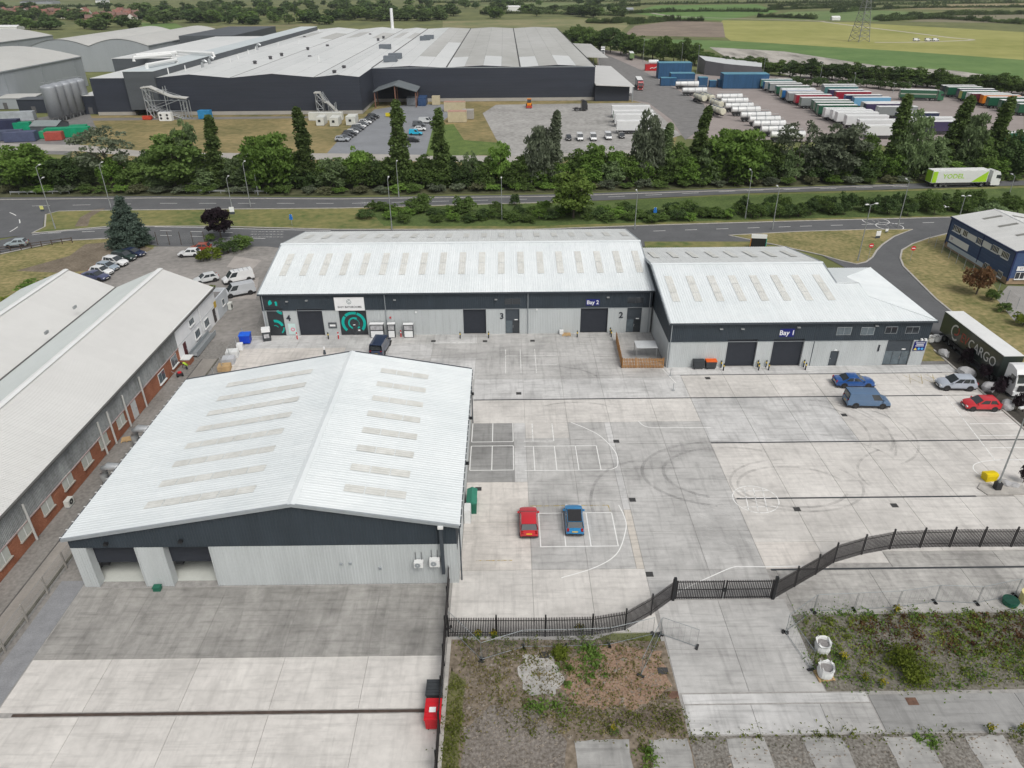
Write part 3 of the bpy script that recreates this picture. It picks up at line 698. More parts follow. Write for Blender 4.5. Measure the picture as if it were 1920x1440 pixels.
    for (px, py) in ((200, 1018), (340, 1013)):
        a, z = onY(px, py, yf); boxo('floodlight', black_m, W, a-.15, a+.15, yf-.3, yf, z-.1, z+.12)
    for y, w in ((56, .5), (64, .5), (69, .5)): boxo('floodlight', black_m, W, x1, x1+.6, y-.15, y+.15, 5.0, 5.2)
    rebase(W, ((x0+x1)/2, (yf+yb)/2, 0))
build_gabled()

# ---------------------------------------------------------------- long unit building (units 4, 3, 2)
navy = mat('sign_navy', (.012, .018, .16), .4, .05, 2); teal = mat('mural_teal', (.0, .42, .36), .5, .08, 2); ink = mat('sign_ink', (.03, .035, .045), .5, 0)
mural_bg = mat('mural_dark', (.035, .04, .045), .5, .1, 2); sign_w = mat('sign_white', (.80, .81, .81), .4, .03, 2)
def win(parent, x0, x1, y, z0, z1, n=2, m=None, fr=None, name='window'):
    w = boxo(name, fr or frame_w, parent, x0, x1, y-.03, y+.06, z0, z1)
    pw = (x1-x0-.06)/n
    for i in range(n):
        a = -(x1-x0)/2+.05+i*pw
        MB().box(a, a+pw-.05, -.055, -.04, .06, z1-z0-.06).build('pane', m or glass_d, w)
    return w
def bay_sign(parent, px0, py0, px1, py1, y, body):
    a, zb = onY(px0, py1, y); b, zt = onY(px1, py0, y)
    s = boxo('bay_sign', navy, parent, a, b, y-.08, y-.02, zb, zt)
    text(body, (zt-zb)*.86, sign_w, s, (0, -.035, (zt-zb)/2-.02), (1, 0, 0), (0, 0, 1), .006, bold=.012, sx=.95)
def build_units():
    U = empty('unit_terrace', label='long white-roofed terrace of industrial units numbered 4, 3 and 2', cat='warehouse')
    x0, x1, yf, yb, yr, zr, ze = -34.6, 20.45, 95.0, 122.8, 108.9, 9.1, 6.6
    MB().extr([(yf+.35, 0), (yb-.1, 0), (yb-.1, ze-.15), (yr, zr-.15), (yf+.35, ze-.15)], 'x', x0+.1, x1-.1).build('inner_wall', core_m, U)
    def top(y): return ze+(zr-ze)*(1-abs(y-yr)/(yr-yf))
    A = (x0, yf, 0); S = lambda x: x-x0
    ops = [(-34.1, -31.75, 4.35), (-29.8, -26.2, 4.2), (-23.9, -20.0, 3.95), (-6.3, -3.05, 4.0), (-.3, 1.72, 4.05), (10.4, 14.3, 4.0), (17.0, 19.1, 4.05)]
    cur = x0
    for (a, b, h) in ops:
        if a-cur > .1: wall_run(U, A, (1, 0), S(cur), S(a), 0, 3.9, clad_lt)
        for xx, s in ((a, -1), (b, 1)):
            boxo('door_jamb', clad_lt, U, min(xx, xx+s*.08), max(xx, xx+s*.08), yf-.04, yf+.36, 0, 3.9)
        cur = b
    wall_run(U, A, (1, 0), S(cur), S(x1), 0, 3.9, clad_lt)
    cur = x0
    for (a, b, h) in ops:
        if h > 3.92:
            wall_run(U, A, (1, 0), S(cur), S(a), 3.9, ze-.05, clad_dk); wall_run(U, A, (1, 0), S(a), S(b), h, ze-.05, clad_dk); cur = b
            boxo('lintel', trim_dk, U, a, b, yf-.02, yf+.36, h-.06, h)
    wall_run(U, A, (1, 0), S(cur), S(x1), 3.9, ze-.05, clad_dk)
    boxo('drip_trim', trim_gy, U, x0, x1, yf-.07, yf-.045, 3.88, 3.94)
    # flanks
    for X_, al, rev in ((x1, (0, 1), False), (x0, (0, -1), True)):
        oy = yf if not rev else yb
        f = (lambda s: top(yf+s)-.05) if not rev else (lambda s: top(yb-s)-.05)
        wall_run(U, (X_, oy, 0), al, 0, yb-yf, 0, 3.9, clad_lt); wall_run(U, (X_, oy, 0), al, 0, yb-yf, 3.9, f, clad_dk)
    wall_run(U, (x1, yb, 0), (-1, 0), 0, x1-x0, 0, ze-.1, clad_dk)
    roof = empty('roof', parent=U)
    d = Vector((0, yr-yf, zr-ze)); up = d.normalized(); L = d.length+.3; e = Vector((x0-.2, yf, ze))-up*.3
    roof_slope(roof, e, (x1+.2, e.y, e.z), up, L, roof_wh, pitch=.33)
    ub = Vector((0, -(yb-yr), zr-ze)).normalized(); e2 = Vector((x1+.2, yb, ze))-ub*.3
    roof_slope(roof, e2, (x0-.2, e2.y, e2.z), ub, L, roof_wh_shade, pitch=.33)  # back slope: white sheeting coloured greyer to stand for its shade
    MB().extr([(yr-.4, zr-.01), (yr, zr+.09), (yr+.4, zr-.01), (yr, zr-.06)], 'x', x0-.25, x1+.25).build('ridge_cap', roof_wh, roof)
    for i in range(19):
        x = -32.9+i*2.872
        for k in range(2):
            y = 99.5+k*3.15; place('rooflight', ribbed(.95, 3.05/up.y, .33, .012, roof_lite), roof, (x, y, top(y)+.06), (1, 0, 0), up)
        y = 118.8; place('rooflight', ribbed(.95, 4.6/-ub.y, .33, .012, roof_lite), roof, (x+.95, y, top(y)+.06), (-1, 0, 0), ub)
    for ya, yb_ in ((yf-.3, yr), (yr, yb+.3)):
        for xx in (x0-.24, x1+.08):
            za, zb = (top(yf)-.05, zr) if ya < yr-1 else (zr, top(yb)-.05)
            MB().extr([(ya, za-.22), (yb_, zb-.22), (yb_, zb+.06), (ya, za+.06)], 'x', xx, xx+.16).build('verge_trim', trim_gy, U)
    boxo('gutter', trim_dk, U, x0-.2, x1+.2, yf-.42, yf-.2, ze-.25, ze-.08)
    for x in (-34.3, -17.2, 2.9, 20.1): downpipe(U, x, yf, ze-.2)
    # roller doors, entrances
    for (a, b, h) in (ops[1], ops[3], ops[5]): roller(U, a, b, yf+.28, 0, h-.06)
    for (a, b, h), n in ((ops[4], '3'), (ops[6], '2')):
        d = boxo('entrance_panel', trim_dk, U, a, b, yf+.2, yf+.34, 0, h-.06)
        w = (b-a)
        MB().box(-w/2+.08, -.04, -.09, -.075, .06, 2.0).build('door_glass', glass_b, d); MB().box(.04, w/2-.08, -.09, -.075, .06, 2.0).build('door_glass', glass_d, d)
        boxo('door_handle', steel, d, .06, .1, -.13, -.09, .9, 1.3); boxo('notice', sign_w, d, .3, .75, -.1, -.078, 2.05, 2.2)
        win(U, a-.1, b+.15, yf-.02, 4.55, 5.5, 2, glass_d, trim_dk)
    # numbers beside the doors
    for n, x, z in (('4', onY(542, 602, yf)[0], 2.75), ('3', onY(941, 597, yf)[0], 2.75), ('2', onY(1164, 593, yf)[0], 2.75)):
        text(n, 1.25, ink, U, (x, yf-.06, z), (1, 0, 0), (0, 0, 1), .015, name='unit_number', bold=.03)
    # shop sign and its spiral
    a, zb = onY(629, 582, yf); b, _ = onY(684.5, 582, yf); zt = onY(655, 557, yf)[1]
    s = boxo('shop_sign', sign_w, U, a, b, yf-.12, yf-.04, zb, zt); hh = zt-zb
    text('EASY BATHROOMS', .40, ink, s, (0, -.05, hh*.27), (1, 0, 0), (0, 0, 1), .006, sx=.98, bold=.004)
    sp = MB(); pts = [(.40*(1-t/26*.72)*math.cos(1.2+t*.42), -.055, hh*.66+.40*(1-t/26*.72)*math.sin(1.2+t*.42)) for t in range(27)]; sp.tube(pts, .028, 5); sp.build('spiral_emblem', mat('emblem_grey', (.10, .17, .17), .5, 0), s)
    # painted entrance of the end unit
    P4 = boxo('mural_panel', mural_bg, U, ops[0][0], ops[0][1], yf+.2, yf+.34, 0, 4.29); h4 = 4.29
    def mural(parent, parts, y, zc, xc):
        for (r0, r1, a0, a1, cx, cz) in parts:
            mb = MB(); ring(mb, r0, r1, a0, a1, 0, .012, 12)
            mb.build('painted_arc', teal, parent, (xc+cx, y, zc+cz), (math.pi/2, 0, 0))
    mural(P4, [(.75, 1.15, .2, 1.75, -.2, -.9), (.4, .5, .4, 1.9, -.3, -1.1), (.9, 1.1, -.9, .05, -.1, -1.0), (.55, .95, 3.55, 4.6, 1.05, 2.0)], -.075, 2.2, 0)
    P4b = boxo('mural_panel', mural_bg, U, -34.2, -31.9, yf-.08, yf-.03, 4.5, 5.6)
    mural(P4b, [(.1, .62, 2.0, 3.6, .1, .55), (.55, .85, -.4, .5, -.1, .5)], -.03, 0, 0)
    E4 = boxo('mural_panel', mural_bg, U, ops[2][0], ops[2][1], yf+.18, yf+.34, 0, 3.95)
    mural(E4, [(1.35, 1.75, -.75, 1.2, 0, 0), (1.35, 1.75, 1.28, 2.35, 0, 0), (1.35, 1.75, 2.45, 3.95, 0, 0), (.72, .95, 1.1, 5.6, .12, -.05), (.62, .68, -.5, 1.6, .12, -.05)], -.085, 1.85, 0)
    MB().box(-.35, .35, -.1, -.085, 0, 2.1).build('door_glass', glass_d, E4, (-.35+.5, 0, 0)); boxo('notice', sign_w, E4, -.12, .2, -.13, -.1, 1.5, 1.62); boxo('notice', sign_w, E4, .5, .8, -.13, -.1, .6, .8)
    boxo('fascia', mural_bg, U, ops[2][0]-.05, ops[2][1]+.05, yf-.06, yf+.34, 3.86, 4.0)
    bay_sign(U, 1098.5, 560.5, 1124.5, 572.5, yf, 'Bay 2')
    for px, py in ((538, 565), (575, 563), (740, 562), (930, 561), (1140, 557)):
        x, z = onY(px, py, yf); boxo('wall_light', steel, U, x-.18, x+.18, yf-.3, yf-.02, z-.04, z+.08)
    x, z = onY(732, 595, yf); boxo('alarm_box', mat('alarm_red', (.5, .03, .04), .4, 0), U, x-.12, x+.12, yf-.15, yf-.03, z-.12, z+.12)
    for px, py in ((780, 585), (1006.5, 580)):
        x, z = onY(px, py, yf); boxo('camera_dome', sign_w, U, x-.1, x+.1, yf-.2, yf-.03, z-.1, z+.1)
    # wall posters of the end unit
    x, z = onY(548, 618, yf); p = boxo('poster', mat('poster_mint', (.55, .70, .68), .6, .06, 3), U, x-.5, x+.55, yf-.07, yf-.04, z-.7, z+.95)
    ring_ = MB(); ring(ring_, .16, .3, 0, 6.283, 0, .01, 14); ring_.build('printed_ring', mat('poster_pink', (.7, .2, .3), .6, 0), p, (.1, -.02, .75), (math.pi/2, 0, 0))
    x, z = onY(624, 611, yf); p = boxo('poster', mat('poster_grey', (.10, .11, .12), .6, .2, 3), U, x-.6, x+.6, yf-.07, yf-.04, z-.35, z+.55); boxo('print', sign_w, p, -.4, .4, -.025, -.016, .3, .6)
    rebase(U, ((x0+x1)/2, (yf+yb)/2, 0))
build_units()

# ---------------------------------------------------------------- bay 1 building
def build_bay():
    B = empty('corner_unit', label='white-roofed unit 1 with two bay doors and glazed corner entrance', cat='warehouse')
    x0, xm, x1, yf, yb, yr, zr, ze = 20.75, 45.0, 54.3, 84.25, 113.0, 98.8, 9.0, 6.5
    R0 = Vector((xm, 93.1, 8.05)); R1 = Vector((47.8, 93.2, 8.05)); ye = 103.0
    def top(y): return ze+(zr-ze)*(1-abs(y-yr)/(yr-yf))
    MB().extr([(yf+.35, 0), (yb-.1, 0), (yb-.1, ze-.15), (yr, zr-.15), (yf+.35, ze-.15)], 'x', x0+.1, xm-.05).box(xm-.05, x1-.1, yf+.35, ye-.1, 0, ze-.2).build('inner_wall', core_m, B)
    A = (x0, yf, 0); S = lambda x: x-x0
    ops = [(28.39, 32.25, 3.95), (34.3, 38.3, 3.95), (42.0, 43.1, 2.15), (49.1, 52.45, 3.7)]
    cur = x0
    for (a, b, h) in ops:
        wall_run(B, A, (1, 0), S(cur), S(a), 0, 3.65, clad_lt)
        for xx, s in ((a, -1), (b, 1)): boxo('door_jamb', clad_lt, B, min(xx, xx+s*.08), max(xx, xx+s*.08), yf-.04, yf+.36, 0, min(3.65, h))
        if h < 3: wall_run(B, A, (1, 0), S(a), S(b), h, 3.65, clad_lt)
        cur = b
    wall_run(B, A, (1, 0), S(cur), S(x1), 0, 3.65, clad_lt)
    cur = x0
    for (a, b, h) in ops[:2]:
        wall_run(B, A, (1, 0), S(cur), S(a), 3.65, ze-.05, clad_dk); wall_run(B, A, (1, 0), S(a), S(b), h, ze-.05, clad_dk); cur = b
    wall_run(B, A, (1, 0), S(cur), S(x1), 3.65, ze-.05, clad_dk)
    boxo('drip_trim', trim_gy, B, x0, ops[3][0], yf-.07, yf-.045, 3.63, 3.69)
    wall_run(B, (x0, yb, 0), (0, -1), 0, yb-yf, 0, 3.65, clad_lt); wall_run(B, (x0, yb, 0), (0, -1), 0, yb-yf, 3.65, lambda s: top(yb-s)-.05, clad_dk)
    wall_run(B, (x1, yf, 0), (0, 1), 0, ye-yf, 0, 3.65, clad_lt); wall_run(B, (x1, yf, 0), (0, 1), 0, ye-yf, 3.65, ze-.1, clad_dk)
    wall_run(B, (xm, ye, 0), (0, 1), 0, yb-ye, 0, lambda s: top(ye+s)-.05, clad_dk); wall_run(B, (x1, ye, 0), (-1, 0), 0, x1-xm, 0, ze-.1, clad_dk); wall_run(B, (xm, yb, 0), (-1, 0), 0, xm-x0, 0, ze-.1, clad_dk)
    MB().poly([(xm, R0.y, R0.z-.3), (xm, ye, ze-.2), (xm, ye, top(ye)-.05), (xm, yr, zr-.05), (xm, R0.y, top(R0.y)-.05)]).build('upper_gable', trim_gy, B)
    roof = empty('roof', parent=B)
    d = Vector((0, yr-yf, zr-ze)); up = d.normalized(); L = d.length+.3; e = Vector((x0-.2, yf, ze))-up*.3
    roof_slope(roof, e, (xm, e.y, e.z), up, L, roof_wh, pitch=.33)
    ub = Vector((0, -(yb-yr), zr-ze)).normalized(); e2 = Vector((xm+.1, yb, ze))-ub*.3
    roof_slope(roof, e2, (x0-.2, e2.y, e2.z), ub, (Vector((0, yb-yr, zr-ze))).length+.3, roof_wh_shade, pitch=.33)  # back slope again uses the white sheet with shade in its colour
    MB().extr([(yr-.4, zr-.01), (yr, zr+.09), (yr+.4, zr-.01), (yr, zr-.06)], 'x', x0-.25, xm+.12).build('ridge_cap', roof_wh, roof)
    # lower hipped corner: front, east and north faces as sheets clipped by the hips
    def hip(mb_name, base, dirx, n, w, upv, lim, m):
        upv = Vector(upv).normalized(); dx = Vector(dirx)
        for i in range(n):
            a = i*w; pr = rib_profile(w-.006, .33, .02); mb = MB()
            for k in range(len(pr)-1):
                (u0, h0), (u1, h1) = pr[k], pr[k+1]; l0, l1 = lim(a+u0), lim(a+u1)
                if l0 > .02 or l1 > .02: mb.quad((u0, 0, h0), (u1, 0, h1), (u1, max(l1, .01), h1), (u0, max(l0, .01), h0))
            if mb.f: place(mb_name, mb.mesh('hip_sheet', m), roof, Vector(base)+dx*a, dx, upv)
    Lf = math.hypot(R0.y-yf, R0.z-ze)+.3; n9 = 9; wf = (x1+.3-xm)/n9; xs = 48.1; yA, yB, zs = 89.8, 96.9, 7.45
    LA = (yA-yf)/up.y+.3; xe_ = x1+.3-xm
    hip('roof_sheet', (xm, yf-.3*up.y, ze-.3*up.z), (1, 0, 0), n9, wf, up, lambda s: Lf if s < xs-xm else LA*max(0, (xe_-s)/(xe_-(xs-xm))), roof_wh)
    ue = Vector((xs-x1, 0, zs-ze)).normalized(); Le = math.hypot(x1-xs, zs-ze)+.3; yy0 = yf-.3; LB = ye+.3-yy0
    hip('roof_sheet', (x1+.3*-ue.x, yy0, ze-.3*ue.z), (0, 1, 0), 19, LB/19, ue, lambda s: Le*min(1, s/(yA-yy0), max(0, LB-s)/(ye+.3-yB)), roof_wh)
    un = Vector((0, R1.y-ye, R1.z-ze)).normalized(); Ln = math.hypot(ye-R1.y, R1.z-ze)+.3; LNB = (ye-yB)/-un.y+.3
    hip('roof_sheet', (x1+.3, ye-.3*un.y, ze-.3*un.z), (-1, 0, 0), n9, wf, un, lambda s: Ln if s > x1+.3-xs else LNB*s/(x1+.3-xs), roof_wh)
    MB().extr([(yA, zs-.12), (R1.y, R1.z), (yB, zs-.12)], 'x', xs-.03, xs+.05).build('upstand', trim_gy, roof)
    for p, q in ((Vector((xs, yA, zs)), Vector((x1+.25, yy0+.05, ze-.04))), (Vector((xs, yB, zs)), Vector((x1+.25, ye+.25, ze-.04))), (R0, Vector((xs, R1.y, R1.z)))):
        MB().tube([p+Vector((0, 0, .04)), q+Vector((0, 0, .05))], .05, 4).build('hip_cap', roof_wh, roof)
    for i in range(8):
        x = 21.85+i*2.94
        for k in range(3):
            y = 88.9+k*2.17; place('rooflight', ribbed(1.0, 2.1/up.y, .33, .012, roof_lite), roof, (x, y, top(y)+.06), (1, 0, 0), up)
        y = 108.6; place('rooflight', ribbed(.95, 5.2/-ub.y, .33, .012, roof_lite), roof, (x+.95, y, top(y)+.06), (-1, 0, 0), ub)
    for (ya, yb_, za, zb, xx) in ((yf-.3, yr, ze-.05, zr, x0-.25), (yr, yb+.3, zr, ze-.05, x0-.25), (R0.y, yr, top(R0.y), zr, xm+.0), (yr, yb+.3, zr, ze-.05, xm+.05)):
        MB().extr([(ya, za-.25), (yb_, zb-.25), (yb_, zb+.07), (ya, za+.07)], 'x', xx, xx+.16).build('verge_trim', trim_gy, B)
    boxo('gutter', trim_dk, B, x0-.2, x1+.35, yf-.45, yf-.22, ze-.26, ze-.09); boxo('gutter', trim_dk, B, x1+.25, x1+.46, yf-.2, ye+.3, ze-.26, ze-.09)
    downpipe(B, x0+.2, yf, ze-.2); downpipe(B, 39.6, yf, ze-.2, .0, trim_dk)
    for (a, b, h) in ops[:2]: roller(B, a, b, yf+.28, 0, h-.04)
    dr = boxo('side_door', trim_dk, B, 42.0, 43.1, yf+.1, yf+.34, 0, 2.12); boxo('door_handle', steel, dr, -.4, -.34, -.16, -.12, .95, 1.1); boxo('door_light', sign_w, B, 42.4, 42.75, yf-.12, yf-.03, 2.25, 2.4)
    en = boxo('glazed_entrance', trim_dk, B, 49.1, 52.45, yf+.15, yf+.34, 0, 3.7)
    for k in range(3): MB().box(-1.6+k*1.1, -.6+k*1.1, -.115, -.1, .08, 2.0).build('pane', glass_b, en)
    boxo('notice', sign_w, en, .5, 1.0, -.13, -.1, 2.2, 2.35); boxo('door_handle', steel, en, .42, .47, -.17, -.115, .9, 1.3)
    for (p0, p1) in (((1567, 628), (1598, 613)), ((1612, 628), (1641, 613)), ((1658, 625), (1684, 612)), ((1696, 625), (1725, 612))):
        a, zb = onY(*p0, yf); b, zt = onY(*p1, yf); win(B, a, b, yf-.03, zb, zt, 2, glass_b if p0[0] < 1650 else glass_d, trim_gy)
    bay_sign(B, 1460.5, 616, 1491, 631, yf, 'Bay 1')
    x, _ = onY(1651, 655, yf); text('1', 1.2, ink, B, (x-.3, yf-.06, 2.5), (1, 0, 0), (0, 0, 1), .015, name='unit_number', bold=.05)
    a, zb = onY(1706, 652, yf); b, zt = onY(1732, 637, yf)
    s = boxo('safety_sign', navy, B, 52.6, 54.1, yf-.1, yf-.05, 2.15, 3.45)
    for k, w in enumerate((1.2, .95, 1.1)): boxo('printed_line', sign_w, s, -w/2, w/2, -.04, -.026, 1.08-k*.22, 1.17-k*.22)
    for xx in (.0, .42):
        mb = MB(); ring(mb, 0, .17, 0, 6.283, 0, .012, 12); mb.build('printed_disc', mat('sign_blue', (.1, .4, .75), .5, 0), s, (xx, -.026, .27), (math.pi/2, 0, 0))
    MB().extr([(-.22, .0), (.22, .0), (0, .36)], 'y', -.038, -.026).build('printed_triangle', mat('sign_yellow', (.75, .6, .1), .5, 0), s, (-.46, 0, .1))
    for k in range(2): boxo('security_camera', sign_w, B, 53.2+k*.5, 53.45+k*.5, yf-.35, yf-.05, 3.7, 3.9)
    for px, py in ((1352, 616), (1392, 616), (1497, 613), (1643, 610)):
        x, z = onY(px, py, yf); boxo('wall_light', steel, B, x-.2, x+.2, yf-.32, yf-.02, z-.04, z+.08)
    rebase(B, (38, 98, 0))
build_bay()
# ---------------------------------------------------------------- old twin-gabled brick workshop on the left
brick_m = mat('red_brick', (.30, .105, .055), .9, .25, .9, col2=(.40, .17, .10), fine=1.0, bump=.1)
asb = mat('stained_sheeting', (.24, .25, .25), .85, .3, .35, col2=(.38, .40, .40), stretch=(1, 1.2, .2), fine=.6)
roof_old = mat('roof_offwhite_steel', (.565, .565, .55), .6, .04, .12, rnd=.01)
roof_old2 = mat('roof_offwhite_green', (.525, .56, .55), .6, .04, .12, rnd=.01)
render_w = mat('white_render', (.83, .84, .85), .8, .05, .6)
_brick = MB().box(0, 1, 0, 1, 0, 1).mesh('brick', brick_m)
def uwin(parent, X, y0, y1, z0, z1, n=3, fr=None, gl=None):
    # a window in a wall that faces +X
    w = boxo('window', fr or frame_w, parent, X-.05, X+.05, y0, y1, z0, z1); pw = (y1-y0-.08)/n
    for i in range(n):
        a = -(y1-y0)/2+.07+i*pw; MB().box(.055, .07, a, a+pw-.07, .08, z1-z0-.08).build('pane', gl or glass_b, w)
    MB().box(-.02, .2, -(y1-y0)/2-.1, (y1-y0)/2+.1, -.1, 0).build('sill', frame_w, w)
    return w
def build_brick():
    W = empty('brick_workshop', label='twin-gabled brick workshop with grey sheeted upper wall and white end', cat='workshop')
    X, yf, yb = -43.6, 24.0, 101.0; ze, zr = 5.2, 8.1; xr1, xv, xr2, xl = -50.5, -57.7, -64.2, -71.5; yw = 86.6
    MB().extr([(X-.15, 0), (X-.15, ze-.1), (xr1, zr-.12), (xv, ze-.1), (xr2, zr-.12), (xl+.1, ze-.1), (xl+.1, 0)], 'y', yf, yb-.1).build('inner_wall', core_m, W)
    # brick plinth in courses: real bricks only as stretcher-course blocks along the visible wall
    boxo('brick_wall', brick_m, W, X-.2, X, yf, yw, 0, 2.35)
    bw = empty('brick_courses', parent=W)
    for r in range(7):
        y = 44.5+(.55 if r % 2 else 0)
        while y < yw-1.2:
            if random.random() < .16:
                inst('brick', _brick, bw, (X-.01, y, .12+r*.31), (0, 0, 0), (.03, random.choice((.45, .9)), .14), None)
            y += 1.1
    wall_run(W, (X+.02, yf, 0), (0, 1), 0, yw-yf, 2.35, ze-.05, asb, w=1.1, name='wall_sheet', pitch=.18, h=.03)
    boxo('drip_trim', mat('pinkish_trim', (.42, .33, .32), .8, .2, 1), W, X, X+.12, yf, yw, 2.3, 2.4)
    # white rendered end and annex
    boxo('white_wall', render_w, W, X-.2, X+.12, yw, yb, 0, ze-.02); boxo('string_course', mat('grey_line', (.6, .62, .64), .8, .05, 1), W, X+.1, X+.15, yw, yb, 2.55, 2.65)
    MB().extr([(X, 0), (X, ze-.1), (xr1, zr-.1), (xv, ze-.1), (xr2, zr-.1), (xl, ze-.1), (xl, 0)], 'y', yb-.05, yb+.05).build('end_wall', render_w, W)
    an = MB(); an.box(X-2.4, X-2.2, yb, yb+4.6, 0, 3.3); an.box(X+.0, X+.2, yb+.06, yb+4.6, 0, 3.3); an.box(X-2.2, X, yb+4.4, yb+4.6, 0, 3.3); an.box(X-2.2, X, yb+.1, yb+4.4, 0, 2.7, 1)
    an.build('annex', [mat('pale_render', (.56, .59, .62), .8, .06, .6), asphalt_l], W)
    uwin(W, X+.2, yb+2.0, yb+2.9, 1.3, 2.3, 1)
    for (a, b, z0, z1) in ((91.0, 92.6, 3.35, 4.25), (92.0, 93.6, .95, 2.15), (95.6, 97.2, .95, 2.15)): uwin(W, X+.15, a, b, z0, z1, 3)
    for (a, b, c) in ((87.9, 88.8, (.10, .025, .03)), (99.2, 100.1, (.06, .05, .05))):
        d = boxo('door', mat('door_%d' % len(MATS), c, .5, .1, 3), W, X+.1, X+.17, a, b, .25, 2.3); boxo('door_handle', steel, d, .035, .08, .25, .32, .9, 1.1)
    stp = MB(); stp.box(X+.12, X+1.3, yw-.4, yw+1.0, 0, .75); stp.build('porch', brick_m, W); boxo('porch_cap', frame_w, W, X+.12, X+1.35, yw-.45, yw+1.05, .75, .85)
    boxo('yellow_sign', mat('sign_mustard', (.55, .38, .05), .6, .1, 2), W, X+.15, X+.2, 100.1, 100.9, 2.2, 3.1)
    MB().tube([(X+.25, 94.6, 4.9), (X+.25, 94.6, .1)], .06, 6).build('downpipe', frame_w, W)
    # boarded and glazed windows in the brick
    board = mat('boarded_window', (.50, .52, .48), .8, .1, .9)
    for (p0, p1, n) in (((305, 715), (317, 690), 3), ((330, 688), (343, 660), 3)):
        pass
    for i, (px, py) in enumerate(((5, 1045), (45, 995), (88, 947), (126, 901), (162, 862), (194, 826), (226, 788))):
        y, z = onX(px, py, X); w = boxo('window', board, W, X-.02, X+.06, y-.85, y+.85, z-.62, z+.62)
        MB().box(.03, .06, -.04, .04, 0, 1.24).build('batten', frame_w, w); MB().box(-.02, .16, -.95, .95, -.1, 0).build('sill', mat('stone_sill', (.4, .37, .33), .8, .1, 2), w)
    for px, py in ((303, 706), (326, 676)):
        y, z = onX(px, py, X); uwin(W, X, y-.9, y+.9, z-.7, z+.7, 2, frame_w, glass_b)
    y, z = onX(253, 770, X); d = boxo('door', mat('pale_door', (.55, .56, .56), .6, .08, 2), W, X-.02, X+.07, y-.55, y+.55, .1, 2.2); boxo('door_handle', steel, d, .04, .1, .3, .38, .95, 1.1)
    for px, py, tz in ((65, 1000, 920), (197, 835, 0), (220, 834, 760), (246, 798, 725), (275, 760, 700)):
        y, z = onX(px, py, X+.25)
        MB().tube([(X+.25, y, 4.2), (X+.25, y, .1)], .11, 7).build('downpipe', mat('pipe_offwhite', (.50, .50, .48), .6, .1, 2), W)
    # roofs
    roof = empty('roof', parent=W)
    def slope(xe, xr, m, rev, ov):
        up = Vector((xr-xe, 0, zr-ze)).normalized(); L = math.hypot(xr-xe, zr-ze)+ov; e = Vector((xe, 0, ze))-up*ov
        a, b = (yb+.2, yf) if rev else (yf, yb+.2)
        roof_slope(roof, (e.x, a, e.z), (e.x, b, e.z), up, L, m, w=1.0, pitch=.2, h=.025)
    slope(X, xr1, roof_old, False, .3); slope(xv, xr1, roof_old2, True, 0); slope(xv, xr2, roof_old, False, 0); slope(xl, xr2, roof_old2, True, .3)
    for xr in (xr1, xr2): MB().extr([(xr-.4, zr-.01), (xr, zr+.08), (xr+.4, zr-.01), (xr, zr-.05)], 'y', yf, yb+.22).build('ridge_cap', mat('ridge_offwhite', (.72, .73, .72), .6, .04, 1), roof)
    boxo('valley_gutter', mat('gutter_dark', (.10, .10, .095), .8, .1, 1), roof, xv-.22, xv+.22, yf, yb+.2, ze-.06, ze+.08)
    boxo('gutter', mat('gutter_dark', (.10, .10, .095)), W, X+.28, X+.5, yf, yb+.1, ze-.22, ze-.04)
    for px, py in ((139, 573), (86, 620)):
        x, y = G(px, py, 7.0); boxo('roof_vent', asb, roof, x-.1, x+.1, y-.35, y+.35, 6.6, 6.95)
    rebase(W, ((X+xl)/2, (yf+yb)/2, 0))
build_brick()

